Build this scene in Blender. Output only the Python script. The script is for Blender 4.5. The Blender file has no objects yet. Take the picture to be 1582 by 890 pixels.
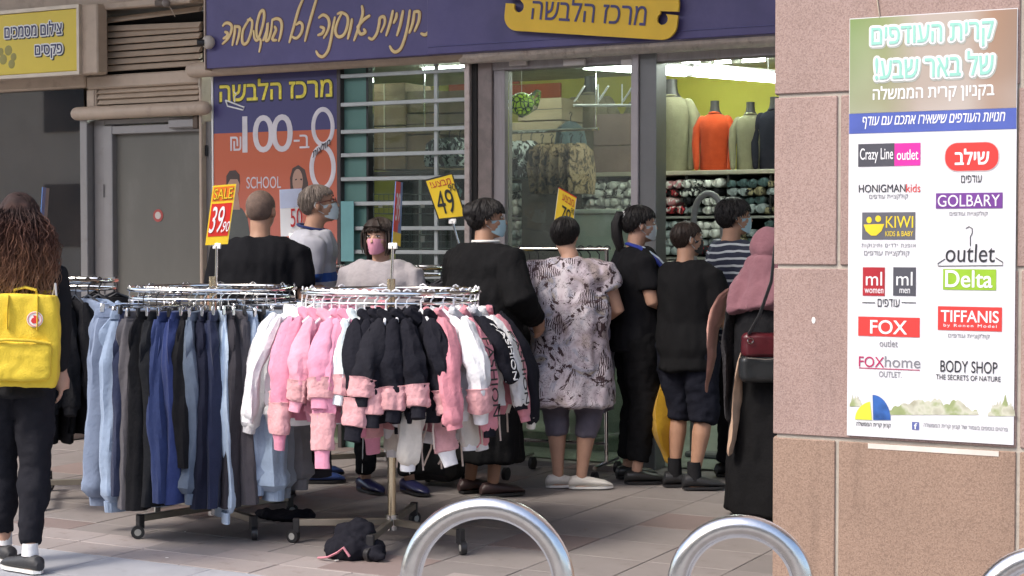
import bpy, bmesh, math, random
import numpy as np
from mathutils import Vector, Matrix, noise as mnoise
R = math.radians
random.seed(7)
scene = bpy.context.scene
col = scene.collection

# ---------------------------------------------------------------- camera
PSI = R(28.0); FPX = 2500.0; PITCH = math.atan(80 / FPX); CAMH = 1.5
Fh = Vector((-math.sin(PSI), math.cos(PSI), 0)); RT = Vector((math.cos(PSI), math.sin(PSI), 0)); UZ = Vector((0, 0, 1))
FW = (Fh * math.cos(PITCH) - UZ * math.sin(PITCH)); UP = (Fh * math.sin(PITCH) + UZ * math.cos(PITCH))
CAM = Vector((0, 0, CAMH))
cam = bpy.data.cameras.new('camera'); cam.sensor_width = 36; cam.lens = 36 * FPX / 1582
cam.clip_start = 0.1; cam.clip_end = 500
camo = bpy.data.objects.new('camera', cam); col.objects.link(camo)
camo.location = CAM; camo.rotation_euler = (math.pi / 2 - PITCH, 0, PSI)
scene.camera = camo

# ---------------------------------------------------------------- light
SUN_EL, SUN_AZ = R(48), R(205)      # azimuth: direction towards the sun, measured from +Y clockwise
w = bpy.data.worlds.new('World'); scene.world = w; w.use_nodes = True
nt = w.node_tree
sky = nt.nodes.new('ShaderNodeTexSky'); sky.sky_type = 'NISHITA'; sky.sun_disc = False
sky.sun_elevation = SUN_EL; sky.sun_rotation = SUN_AZ; sky.air_density = 1.0; sky.dust_density = 3.0
bg = nt.nodes['Background']; nt.links.new(sky.outputs[0], bg.inputs[0]); bg.inputs[1].default_value = 0.15
sl = bpy.data.lights.new('sun', 'SUN'); sl.energy = 1.05; sl.angle = R(14); sl.color = (1, .94, .85)
so = bpy.data.objects.new('sun', sl); col.objects.link(so)
sd = Vector((math.sin(SUN_AZ) * math.cos(SUN_EL), math.cos(SUN_AZ) * math.cos(SUN_EL), math.sin(SUN_EL)))
so.rotation_euler = sd.to_track_quat('Z', 'Y').to_euler()
scene.view_settings.view_transform = 'Standard'; scene.view_settings.look = 'None'
scene.view_settings.exposure = 1.3
scene.view_settings.gamma = 1
scene.cycles.max_bounces = 8; scene.cycles.transparent_max_bounces = 16

# ---------------------------------------------------------------- where a sight line meets a plane of the place
def ray(px, py): return (FW + RT * ((px - 791) / FPX) + UP * ((445 - py) / FPX))
def onY(px, py, Y):
    d = ray(px, py); return CAM + d * (Y / d.y)
def onZ(px, py, Z=0.0):
    d = ray(px, py); return CAM + d * ((Z - CAMH) / d.z)
def atD(px, py, D):
    d = ray(px, py); return CAM + d * (D / d.dot(Fh))

# ---------------------------------------------------------------- materials
MATS = {}
def srgb(r, g, b):
    f = lambda c: ((c / 255) / 12.92) if c / 255 <= .04045 else (((c / 255) + .055) / 1.055) ** 2.4
    return (f(r), f(g), f(b), 1)
def newmat(name):
    m = bpy.data.materials.new(name); m.use_nodes = True
    n = m.node_tree; return m, n, n.nodes['Principled BSDF'], n.nodes['Material Output']
def N(n, t, **kw):
    x = n.nodes.new(t)
    for k, v in kw.items():
        if hasattr(x, k): setattr(x, k, v)
        else: x.inputs[k.replace('_', ' ')].default_value = v
    return x
def mat(name, c, rough=.6, metal=0, var=.12, vs=6, bump=.0, bs=60, spec=.5, sheen=0, wear=None, stretch=None, coat=0):
    """procedural: colour broken up by two octaves of noise, bump by a finer noise"""
    if name in MATS: return MATS[name]
    m, n, p, o = newmat(name); L = n.links.new
    tc = N(n, 'ShaderNodeTexCoord'); mp = N(n, 'ShaderNodeMapping'); L(tc.outputs['Object'], mp.inputs[0])
    if stretch: mp.inputs['Scale'].default_value = stretch
    nz = N(n, 'ShaderNodeTexNoise', Scale=vs, Detail=6, Roughness=.6); L(mp.outputs[0], nz.inputs[0])
    mr = N(n, 'ShaderNodeMapRange'); L(nz.outputs[0], mr.inputs[0])
    mr.inputs[1].default_value = .3; mr.inputs[2].default_value = .7
    mr.inputs[3].default_value = 1 - var; mr.inputs[4].default_value = 1 + var
    vm = N(n, 'ShaderNodeVectorMath', operation='SCALE'); vm.inputs[0].default_value = c[:3]; L(mr.outputs[0], vm.inputs['Scale'])
    out = vm.outputs[0]
    if wear:
        wc, lo, hi, ws = wear
        n2 = N(n, 'ShaderNodeTexNoise', Scale=ws, Detail=8, Roughness=.7); L(mp.outputs[0], n2.inputs[0])
        m2 = N(n, 'ShaderNodeMapRange'); m2.inputs[1].default_value = lo; m2.inputs[2].default_value = hi; L(n2.outputs[0], m2.inputs[0])
        mx = N(n, 'ShaderNodeMix', data_type='RGBA'); L(m2.outputs[0], mx.inputs[0]); L(out, mx.inputs[6]); mx.inputs[7].default_value = wc
        out = mx.outputs[2]
    L(out, p.inputs['Base Color'])
    p.inputs['Roughness'].default_value = rough; p.inputs['Metallic'].default_value = metal
    p.inputs['Specular IOR Level'].default_value = spec
    if sheen: p.inputs['Sheen Weight'].default_value = sheen
    if coat: p.inputs['Coat Weight'].default_value = coat
    if bump:
        nb = N(n, 'ShaderNodeTexNoise', Scale=bs, Detail=4); L(mp.outputs[0], nb.inputs[0])
        b = N(n, 'ShaderNodeBump', Strength=bump, Distance=.01); L(nb.outputs[0], b.inputs['Height']); L(b.outputs[0], p.inputs['Normal'])
    MATS[name] = m; return m
def cloth(name, c, var=.10, bump=.35):
    dk = max(c) < .06
    return mat(name, tuple(x * (.92 if dk else 1) for x in c), rough=.95, var=var, vs=14, bump=bump, bs=55, spec=.05 if dk else .15, sheen=.0 if dk else .10)
def emis(name, c, s):
    m, n, p, o = newmat(name); p.inputs['Base Color'].default_value = c
    p.inputs['Emission Color'].default_value = c; p.inputs['Emission Strength'].default_value = s; return m
def glass(name, tint, refl, haze, hazec=(.6, .65, .6, 1)):
    """thin pane: clear glass with a mirror coat by Fresnel and a film of dust"""
    m, n, p, o = newmat(name); L = n.links.new
    tr = N(n, 'ShaderNodeBsdfTransparent'); tr.inputs[0].default_value = tint
    gl = N(n, 'ShaderNodeBsdfGlossy'); gl.inputs['Roughness'].default_value = .02
    fr = N(n, 'ShaderNodeLayerWeight', Blend=.35)
    mr = N(n, 'ShaderNodeMapRange'); L(fr.outputs['Fresnel'], mr.inputs[0]); mr.inputs[3].default_value = refl; mr.inputs[4].default_value = 1
    mx = N(n, 'ShaderNodeMixShader'); L(mr.outputs[0], mx.inputs[0]); L(tr.outputs[0], mx.inputs[1]); L(gl.outputs[0], mx.inputs[2])
    df = N(n, 'ShaderNodeBsdfDiffuse'); df.inputs[0].default_value = hazec
    tc = N(n, 'ShaderNodeTexCoord'); nz = N(n, 'ShaderNodeTexNoise', Scale=1.7, Detail=7, Roughness=.65); L(tc.outputs['Object'], nz.inputs[0])
    m2 = N(n, 'ShaderNodeMapRange'); m2.inputs[1].default_value = .35; m2.inputs[2].default_value = .75; m2.inputs[3].default_value = haze * .4; m2.inputs[4].default_value = haze * 1.6
    L(nz.outputs[0], m2.inputs[0])
    mz = N(n, 'ShaderNodeMixShader'); L(m2.outputs[0], mz.inputs[0]); L(mx.outputs[0], mz.inputs[1]); L(df.outputs[0], mz.inputs[2])
    L(mz.outputs[0], o.inputs[0]); n.nodes.remove(p); return m
def ramp(n, stops, interp='LINEAR'):
    r = n.nodes.new('ShaderNodeValToRGB'); r.color_ramp.interpolation = interp
    e = r.color_ramp.elements
    while len(e) > 1: e.remove(e[-1])
    e[0].position, e[0].color = stops[0]
    for p_, c_ in stops[1:]:
        x = e.new(p_); x.color = c_
    return r
def granite(name, c1, c2, c3, scale=90):
    m, n, p, o = newmat(name); L = n.links.new
    tc = N(n, 'ShaderNodeTexCoord')
    v = N(n, 'ShaderNodeTexVoronoi', Scale=scale); L(tc.outputs['Object'], v.inputs[0])
    hs = N(n, 'ShaderNodeSeparateColor'); L(v.outputs['Color'], hs.inputs[0])
    rp = ramp(n, [(0, c1), (.34, c1), (.42, c2), (.7, c2), (.8, c3), (1, c3)]); L(hs.outputs[0], rp.inputs[0])
    nz = N(n, 'ShaderNodeTexNoise', Scale=3.2, Detail=6); L(tc.outputs['Object'], nz.inputs[0])
    mr = N(n, 'ShaderNodeMapRange'); L(nz.outputs[0], mr.inputs[0]); mr.inputs[3].default_value = .8; mr.inputs[4].default_value = 1.18
    oi = N(n, 'ShaderNodeObjectInfo'); m3 = N(n, 'ShaderNodeMapRange'); L(oi.outputs['Random'], m3.inputs[0]); m3.inputs[3].default_value = .90; m3.inputs[4].default_value = 1.08
    ms_ = N(n, 'ShaderNodeMapping'); ms_.inputs['Scale'].default_value = (7, 7, .5); L(tc.outputs['Object'], ms_.inputs[0])
    ns = N(n, 'ShaderNodeTexNoise', Scale=1.4, Detail=5, Roughness=.7); L(ms_.outputs[0], ns.inputs[0]); m4 = N(n, 'ShaderNodeMapRange'); L(ns.outputs[0], m4.inputs[0])
    m4.inputs[1].default_value = .52; m4.inputs[2].default_value = .75; m4.inputs[3].default_value = 1; m4.inputs[4].default_value = .80
    m5 = N(n, 'ShaderNodeMath', operation='MULTIPLY'); L(m3.outputs[0], m5.inputs[0]); L(m4.outputs[0], m5.inputs[1]); m3 = m5
    mu = N(n, 'ShaderNodeMath', operation='MULTIPLY'); L(mr.outputs[0], mu.inputs[0]); L(m3.outputs[0], mu.inputs[1])
    vm = N(n, 'ShaderNodeVectorMath', operation='SCALE'); L(rp.outputs[0], vm.inputs[0]); L(mu.outputs[0], vm.inputs['Scale'])
    L(vm.outputs[0], p.inputs['Base Color']); p.inputs['Roughness'].default_value = .6
    b = N(n, 'ShaderNodeBump', Strength=.15, Distance=.004); L(v.outputs['Distance'], b.inputs['Height']); L(b.outputs[0], p.inputs['Normal'])
    MATS[name] = m; return m

# ---------------------------------------------------------------- mesh builder
class MB:
    def __init__(s): s.v = []; s.f = []
    def add(s, vs, fs):
        o = len(s.v); s.v += [tuple(x) for x in vs]; s.f += [tuple(i + o for i in f) for f in fs]; return s
    def box(s, x0, y0, z0, x1, y1, z1, bev=0, M=None):
        if x0 > x1: x0, x1 = x1, x0
        if y0 > y1: y0, y1 = y1, y0
        if z0 > z1: z0, z1 = z1, z0
        if not bev:
            vs = [(x, y, z) for z in (z0, z1) for y in (y0, y1) for x in (x0, x1)]
            fs = [(0, 2, 3, 1), (4, 5, 7, 6), (0, 1, 5, 4), (2, 6, 7, 3), (0, 4, 6, 2), (1, 3, 7, 5)]
        else:
            b = min(bev, (x1 - x0) * .45, (y1 - y0) * .45, (z1 - z0) * .45)
            bm = bmesh.new(); bmesh.ops.create_cube(bm, size=1)
            for v in bm.verts: v.co = Vector(((x0 + x1) / 2 + v.co.x * (x1 - x0), (y0 + y1) / 2 + v.co.y * (y1 - y0), (z0 + z1) / 2 + v.co.z * (z1 - z0)))
            bmesh.ops.bevel(bm, geom=bm.edges[:], offset=b, segments=1, affect='EDGES')
            bm.verts.index_update()
            vs = [v.co.copy() for v in bm.verts]; fs = [[v.index for v in f.verts] for f in bm.faces]; bm.free()
        if M is not None: vs = [M @ Vector(v) for v in vs]
        return s.add(vs, fs)
    def cbox(s, c, sx, sy, sz, bev=0, rot=None):
        M = Matrix.Translation(Vector(c)) @ (rot.to_4x4() if rot is not None else Matrix())
        return s.box(-sx / 2, -sy / 2, -sz / 2, sx / 2, sy / 2, sz / 2, bev, M)
    def loft(s, rings, n=12, caps=True, fn=None):
        """rings: (centre, u, v) ; point = c + u cos + v sin, times fn(theta, i)"""
        o = len(s.v)
        for i, (c, u, v) in enumerate(rings):
            c = Vector(c); u = Vector(u); v = Vector(v)
            for k in range(n):
                a = 2 * math.pi * k / n; g = fn(a, i) if fn else 1
                s.v.append(tuple(c + (u * math.cos(a) + v * math.sin(a)) * g))
        for i in range(len(rings) - 1):
            for k in range(n):
                a = o + i * n + k; b = o + i * n + (k + 1) % n
                s.f.append((a, b, b + n, a + n))
        if caps:
            for i, rv in ((0, True), (len(rings) - 1, False)):
                ci = len(s.v); s.v.append(tuple(Vector(rings[i][0])))
                for k in range(n):
                    a = o + i * n + k; b = o + i * n + (k + 1) % n
                    s.f.append((b, a, ci) if rv else (a, b, ci))
        return s
    def tube(s, pts, r, n=8, closed=False, caps=True, flat=1.0, fn=None, rend=False):
        pts = [Vector(p) for p in pts]; m = len(pts)
        rs = r if isinstance(r, (list, tuple)) else [r] * m
        rings = []; pu = None
        for i, p in enumerate(pts):
            if closed: t = pts[(i + 1) % m] - pts[i - 1]
            else: t = pts[min(i + 1, m - 1)] - pts[max(i - 1, 0)]
            if t.length < 1e-9: t = Vector((0, 0, 1))
            t.normalize()
            if pu is None:
                a = Vector((0, 0, 1)) if abs(t.z) < .9 else Vector((1, 0, 0))
                u = t.cross(a).normalized()
            else:
                u = pu - t * pu.dot(t)
                u = u.normalized() if u.length > 1e-6 else t.orthogonal().normalized()
            v = t.cross(u); pu = u
            rings.append((p, u * rs[i], v * rs[i] * flat))
        if rend and not closed:
            a, b = rings[0], rings[-1]; ta = (pts[0] - pts[1]).normalized(); tb = (pts[-1] - pts[-2]).normalized()
            pre = [(a[0] + ta * rs[0] * math.sin(q), a[1] * math.cos(q), a[2] * math.cos(q)) for q in (1.35, .8, .4)]
            post = [(b[0] + tb * rs[-1] * math.sin(q), b[1] * math.cos(q), b[2] * math.cos(q)) for q in (.4, .8, 1.35)]
            rings = pre + rings + post
        if closed:
            o = len(s.v); s.loft(rings, n, caps=False, fn=fn)
            for k in range(n):
                a = o + (m - 1) * n + k; b = o + (m - 1) * n + (k + 1) % n
                s.f.append((a, b, o + (k + 1) % n, o + k))
        else: s.loft(rings, n, caps=caps, fn=fn)
        return s
    def ell(s, c, rx, ry, rz, n=16, m=10, rot=None):
        c = Vector(c); rings = []
        for i in range(1, m):
            a = math.pi * i / m; z = -math.cos(a); q = math.sin(a)
            cc = Vector((0, 0, z * rz)); u = Vector((rx * q, 0, 0)); v = Vector((0, ry * q, 0))
            if rot is not None: cc = rot @ cc; u = rot @ u; v = rot @ v
            rings.append((c + cc, u, v))
        o = len(s.v); s.loft(rings, n, caps=True)
        e = Vector((0, 0, rz)); e = rot @ e if rot is not None else e
        s.v[-2] = tuple(c - e); s.v[-1] = tuple(c + e)
        return s
    def prism(s, poly, fn, d):
        """poly: 2D outline, fn(a,b,depth)->3D"""
        n = len(poly); o = len(s.v)
        s.v += [tuple(fn(a, b, 0)) for a, b in poly] + [tuple(fn(a, b, d)) for a, b in poly]
        s.f.append(tuple(o + i for i in range(n))); s.f.append(tuple(o + n + i for i in reversed(range(n))))
        for i in range(n):
            j = (i + 1) % n; s.f.append((o + i, o + n + i, o + n + j, o + j))
        return s
    def wrinkle(s, amp, fr, seed=0, zs=.4):
        o = Vector((seed * 7.3, seed * 3.1, seed * 5.7))
        for i, v in enumerate(s.v):
            q = Vector((v[0] * fr, v[1] * fr, v[2] * fr * zs)) + o
            a = mnoise.noise_vector(q); b = mnoise.noise_vector(q * 2.3)
            s.v[i] = (v[0] + amp * (a.x + .45 * b.x), v[1] + amp * (a.y + .45 * b.y), v[2] + amp * .5 * a.z)
        return s
    def xf(s, M): s.v = [tuple(M @ Vector(v)) for v in s.v]; return s
    def mesh(s, name='mesh', smooth=True, recalc=True, sharp=40):
        me = bpy.data.meshes.new(name); me.from_pydata(s.v, [], s.f)
        if recalc:
            bm = bmesh.new(); bm.from_mesh(me); bmesh.ops.recalc_face_normals(bm, faces=bm.faces[:]); bm.to_mesh(me); bm.free()
        if smooth:
            me.polygons.foreach_set('use_smooth', [True] * len(me.polygons))
            me.set_sharp_from_angle(angle=R(sharp))
        me.update(); return me
    def build(s, name, m, parent=None, **kw):
        return link(name, s.mesh(name, **kw), m, parent)
def link(name, me, m, parent=None, loc=None):
    if m is not None and not me.materials: me.materials.append(m)
    o = bpy.data.objects.new(name, me); col.objects.link(o); o.parent = parent
    if loc is not None: o.location = loc
    return o
def thing(name, label, cat, loc=(0, 0, 0), rz=0, group=None):
    o = bpy.data.objects.new(name, None); col.objects.link(o); o.empty_display_size = .1
    o.location = loc; o.rotation_euler = (0, 0, rz); o['label'] = label; o['category'] = cat
    if group: o['group'] = group
    return o
def tag(o, label, cat, group=None):
    o['label'] = label; o['category'] = cat
    if group: o['group'] = group
    return o
def struct(o): o['kind'] = 'structure'; return o
def kids(o): return [c for c in bpy.data.objects if c.parent == o]
def dup(o, loc=None, rz=None, label=None, parent=None):
    ch = kids(o); c = o.copy(); col.objects.link(c); c.parent = parent if parent is not None else (o.parent)
    if loc is not None: c.location = loc
    if rz is not None: c.rotation_euler = (0, 0, rz)
    if label: c['label'] = label
    for k in ch: dup(k, parent=c)
    return c
TMP = bpy.data.scenes.new('workbench')      # shapes are worked out here, one at a time, so the big scene need not be re-evaluated
DEAD, BENCH = [], {}
def remeshed(mb, voxel, smooth=3, name='body', noise=None):
    """union of closed shapes -> one continuous skin; noise(co, normal) -> displacement"""
    me = mb.mesh(name, smooth=False); DEAD.append(me)
    if 'o' not in BENCH:
        o = BENCH['o'] = bpy.data.objects.new('tmp', me); TMP.collection.objects.link(o)
        md = o.modifiers.new('r', 'REMESH'); md.mode = 'VOXEL'; ms = o.modifiers.new('s', 'SMOOTH'); ms.factor = .5
    o = BENCH['o']; o.data = me; o.modifiers[0].voxel_size = voxel; o.modifiers[1].iterations = smooth
    with bpy.context.temp_override(scene=TMP, view_layer=TMP.view_layers[0]): dg = bpy.context.evaluated_depsgraph_get(); dg.update()
    out = bpy.data.meshes.new_from_object(o.evaluated_get(dg))
    out.name = name
    if noise is not None:
        n_ = len(out.vertices); co = np.empty(n_ * 3, 'f'); out.vertices.foreach_get('co', co)
        nr = np.empty(n_ * 3, 'f'); out.vertices.foreach_get('normal', nr); co = co.reshape(-1, 3); nr = nr.reshape(-1, 3)
        dd = np.array([noise(Vector(a), Vector(b)) for a, b in zip(co.tolist(), nr.tolist())], 'f'); co += nr * dd[:, None]
        out.vertices.foreach_set('co', co.reshape(-1))
    out.polygons.foreach_set('use_smooth', [True] * len(out.polygons)); out.update()
    return out

# ---------------------------------------------------------------- lettering
HEB = lambda s: s[::-1]
from mathutils.geometry import delaunay_2d_cdt, interpolate_bezier
def text_mesh(s, weight=0, shear=0, extrude=.05, spacing=1):
    """letters as solid shapes: outlines of the default font, filled by winding number"""
    if 'c' not in BENCH:
        c = BENCH['c'] = bpy.data.curves.new('t', 'FONT'); o = BENCH['t'] = bpy.data.objects.new('t', c); TMP.collection.objects.link(o)
    c = BENCH['c']; c.body = s; c.size = 1; c.shear = shear; c.space_character = spacing; c.align_x = 'LEFT'
    with bpy.context.temp_override(scene=TMP, view_layer=TMP.view_layers[0]): dg = bpy.context.evaluated_depsgraph_get(); dg.update()
    cv = BENCH['t'].evaluated_get(dg).to_curve(dg)
    cs = []
    for sp in cv.splines:
        P = []; bp = sp.bezier_points; n_ = len(bp)
        if n_:
            for i in range(n_):
                a, b = bp[i], bp[(i + 1) % n_]
                straight = (a.handle_right - a.co).length < 1e-5 and (b.handle_left - b.co).length < 1e-5
                seg = [a.co] if straight else interpolate_bezier(a.co, a.handle_right, b.handle_left, b.co, 6)[:-1]
                P += [(q.x, q.y) for q in seg]
        else: P = [(q.co.x, q.co.y) for q in sp.points]
        Q_ = [P[0]]
        for q in P[1:]:
            if (q[0] - Q_[-1][0]) ** 2 + (q[1] - Q_[-1][1]) ** 2 > 1e-9: Q_.append(q)
        if len(Q_) > 2: cs.append(Q_)
    BENCH['t'].evaluated_get(dg).to_curve_clear()
    # letters side by side are worked out apart: group outlines whose boxes touch
    gr = []
    for P in cs:
        lo, hi = min(q[0] for q in P), max(q[0] for q in P); hit = [g for g in gr if g[0] < hi and g[1] > lo]
        n_ = [lo, hi, [P]]
        for g in hit: n_ = [min(n_[0], g[0]), max(n_[1], g[1]), n_[2] + g[2]]; gr.remove(g)
        gr.append(n_)
    V, F = [], []
    for _, _, cc in gr:
        vs, es = [], []
        for P in cc:
            o = len(vs); vs += [Vector(q) for q in P]; es += [(o + i, o + (i + 1) % len(P)) for i in range(len(P))]
        r = delaunay_2d_cdt(vs, es, [], 0, 1e-6); ov, of = r[0], r[2]
        A = [np.array(P) for P in cc]; keep = []
        for f in of:
            x = sum(ov[i].x for i in f) / len(f); y = sum(ov[i].y for i in f) / len(f); wn = 0
            for P in A:
                a = P; b = np.roll(P, -1, 0)
                side = (b[:, 0] - a[:, 0]) * (y - a[:, 1]) - (x - a[:, 0]) * (b[:, 1] - a[:, 1])
                wn += int(((a[:, 1] <= y) & (b[:, 1] > y) & (side > 0)).sum()) - int(((a[:, 1] > y) & (b[:, 1] <= y) & (side < 0)).sum())
            if wn: keep.append(tuple(f))
        o = len(V); m_ = len(ov); V += [(q.x, q.y, extrude) for q in ov] + [(q.x, q.y, -extrude) for q in ov]
        ed = {}
        for f in keep:
            F.append(tuple(o + i for i in f))
            for k in range(len(f)): ed[(f[k], f[(k + 1) % len(f)])] = 1
        for (a, b) in ed:
            if (b, a) not in ed: F.append((o + a, o + a + m_, o + b + m_, o + b))
    me = bpy.data.meshes.new('lettering'); me.from_pydata(V, [], F)
    bm = bmesh.new(); bm.from_mesh(me); bmesh.ops.delete(bm, geom=[v for v in bm.verts if not v.link_faces], context='VERTS'); bm.to_mesh(me); bm.free()
    return me
def lettering(s, m, parent, x0, x1, z0, z1, Y, weight=0, shear=0, depth=.002, name='lettering', tilt=0, origin=(0, 0, 0), spacing=1, rim=0):
    """text fitted to the rectangle x0..x1, z0..z1 of the plane Y (facing -Y); origin = parent's location"""
    me = text_mesh(s, weight, shear, .05, spacing)
    n = len(me.vertices); a = np.empty(n * 3); me.vertices.foreach_get('co', a); a = a.reshape(-1, 3)
    lo, hi = a.min(0), a.max(0)
    b = np.empty_like(a)
    b[:, 0] = x0 + (a[:, 0] - lo[0]) / (hi[0] - lo[0]) * (x1 - x0)
    b[:, 2] = z0 + (a[:, 1] - lo[1]) / (hi[1] - lo[1]) * (z1 - z0)
    b[:, 1] = Y - depth * (a[:, 2] > 0)
    if tilt:
        cx, cz = (x0 + x1) / 2, (z0 + z1) / 2; t = math.tan(tilt)
        b[:, 2] += (b[:, 0] - cx) * t
    b -= np.array(origin)
    me.vertices.foreach_set('co', b.reshape(-1)); me.update()
    if weight > .002 and not rim: rim = weight * (z1 - z0) * .9
    if rim:      # the letters repeated round a small circle give a rim of even width
        fs = [tuple(p.vertices) for p in me.polygons]; bpy.data.meshes.remove(me); mb = MB()
        for k in range(12 if rim > .004 else 6):
            a = 2 * math.pi * k / (12 if rim > .004 else 6); mb.add(b + np.array([rim * math.cos(a), -.00004 * k, rim * math.sin(a)]), fs)
        me = mb.mesh(name, smooth=False, recalc=False)
    me.materials.clear(); me.name = name
    return link(name, me, m, parent)
def pxrect(xl, xr, yt, yb, Y):
    """rectangle on plane Y whose middle column spans yt..yb"""
    xc = (xl + xr) / 2; ym = (yt + yb) / 2
    return onY(xl, ym, Y).x, onY(xr, ym, Y).x, onY(xc, yb, Y).z, onY(xc, yt, Y).z
def ptext(s, m, parent, px, Y, **kw):
    x0, x1, z0, z1 = pxrect(*px, Y)
    return lettering(s, m, parent, x0, x1, z0, z1, Y, **kw)
# ================================================================ SETTING
FY = 9.57                      # plane of the shop front
PY = 5.70                      # plane of the pillar's face
fx = lambda px, Y=FY: onY(px, 350, Y).x
fz = lambda px, py, Y=FY: onY(px, py, Y).z

M_beige = mat('beige_metal', (.46, .36, .275), .55, var=.08, bump=.05, wear=((.22, .16, .11, 1), .55, .9, 5))
M_beige2 = mat('beige_slat_paint', (.46, .36, .27), .5, var=.08, wear=((.25, .18, .13, 1), .6, .95, 7))
M_frame = mat('aluminium_frame', (.27, .255, .25), .42, metal=.35, var=.06, wear=((.16, .13, .11, 1), .6, .95, 9))
M_frame2 = mat('aluminium_post', (.30, .27, .27), .45, metal=.2, var=.1, wear=((.17, .13, .11, 1), .55, .9, 4), stretch=(6, 6, .6))
M_galv = mat('galvanised_tube', (.74, .66, .58), .38, metal=.35, var=.15, vs=18, bump=.2, bs=30, wear=((.3, .2, .15, 1), .55, .8, 12))
M_dark = mat('dark_void', (.015, .013, .012), .8)
M_chrome = mat('chrome', (.85, .84, .82), .12, metal=1, var=.04, bump=.02, bs=20)
M_steel = mat('brushed_steel', (.62, .61, .60), .26, metal=1, var=.08, vs=30, bump=.04, bs=120, wear=((.42, .38, .36, 1), .62, .8, 9))
M_white = mat('white_paint', (.78, .77, .74), .5, var=.03)
M_whitep = mat('white_plastic', (.8, .79, .77), .35, var=.03)
M_black = mat('black_plastic', (.018, .018, .02), .4, var=.1)
M_greenglass = mat('green_jamb_glass', (.13, .24, .21), .15, var=.12, vs=2)
M_yel = mat('yellow_sign_face', (.66, .50, .045), .35, var=.05, vs=2, wear=((.4, .34, .12, 1), .6, .8, 2.5))
M_yelplate = mat('yellow_plate', (.80, .50, .03), .4, var=.05)
M_blue = mat('blue_sign_vinyl', (.078, .066, .19), .38, var=.16, vs=1.6, wear=((.12, .10, .24, 1), .45, .8, 1.2))
M_navy = mat('navy_ink', (.035, .035, .13), .45)
M_gold = mat('gold_lettering', (.78, .58, .27), .45, var=.06)
M_goldedge = mat('dark_lettering_edge', (.16, .06, .04), .5)
M_ink = mat('black_ink', (.02, .02, .02), .5)
M_red = mat('red_ink', (.55, .03, .03), .45)

# ---- ground
g = struct(MB().box(-150, -150, -.30, 150, 150, -.012).build('ground', mat('ground_pale_paving', (.36, .34, .32), .9, bump=.3), smooth=False))
bed = struct(MB().box(-9.9, 2.6, -.012 + .004, 3.0, 13.6, -.005).build('paving_bed', mat('joint_mortar', (.21, .19, .18), .95, bump=.3), smooth=False))
def paving(name, m, xs, ys, slab, j, z=0.0, parent=None, off=0.0, names='paving_slab', pick=None):
    me = MB().box(j / 2, j / 2, -.03, slab[0] - j / 2, slab[1] - j / 2, 0, bev=.002).mesh(names, smooth=False)
    mm = {}
    r = 0; y = ys[0]
    while y < ys[1] - 1e-4:
        x = xs[0] - (off * slab[0] if r % 2 else 0)
        while x < xs[1]:
            k = pick(x, y) if pick else m
            if k.name not in mm:
                a = me.copy(); a.materials.append(k); mm[k.name] = a
            o = bpy.data.objects.new(names, mm[k.name]); col.objects.link(o); o.parent = parent
            o.location = (x, y, z + random.uniform(-.0012, .0012))
            x += slab[0]
        y += slab[1]; r += 1
def slabmat(name, c, **kw):
    m = mat(name, c, .75, var=.10, vs=3.0, bump=.12, bs=140, **kw)
    n = m.node_tree; L = n.links.new; p = n.nodes['Principled BSDF']
    src = p.inputs['Base Color'].links[0].from_socket
    oi = N(n, 'ShaderNodeObjectInfo'); mr = N(n, 'ShaderNodeMapRange'); L(oi.outputs['Random'], mr.inputs[0]); mr.inputs[3].default_value = .90; mr.inputs[4].default_value = 1.08
    vm = N(n, 'ShaderNodeVectorMath', operation='SCALE'); L(src, vm.inputs[0]); L(mr.outputs[0], vm.inputs['Scale']); L(vm.outputs[0], p.inputs['Base Color'])
    return m
S_light = slabmat('pale_grey_paving', (.34, .345, .37), wear=((.22, .21, .22, 1), .55, .8, 4))
S_band = slabmat('pink_brown_kerb_stone', (.31, .27, .255), wear=((.16, .12, .11, 1), .5, .8, 6))
S_floor = slabmat('grey_brown_floor_tile', (.215, .192, .183), wear=((.13, .10, .09, 1), .55, .85, 5))
S_acc = slabmat('reddish_floor_tile', (.21, .162, .150))
plaza = struct(bpy.data.objects.new('plaza_paving', None)); col.objects.link(plaza)
paving('paving_slab', S_light, (-7.0, 1.6), (3.77, 5.77), (.6, .4), .005, parent=plaza, off=.5)
kerb = struct(bpy.data.objects.new('kerb_band', None)); col.objects.link(kerb)
paving('kerb_stone', S_band, (-8, 1.6), (5.775, 6.0), (.4, .22), .006, parent=kerb, names='kerb_stone')
arc = struct(bpy.data.objects.new('arcade_floor', None)); col.objects.link(arc)
def pick(x, y):
    i, j = round(x / .42), round((y - 6) / .42)
    return S_acc if (i + j * 2) % 5 == 0 and j % 2 == 0 else S_floor
paving('floor_tile', S_floor, (-9.24, 1.3), (6.005, 9.78), (.42, .42), .006, parent=arc, names='floor_tile', pick=pick)

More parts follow.
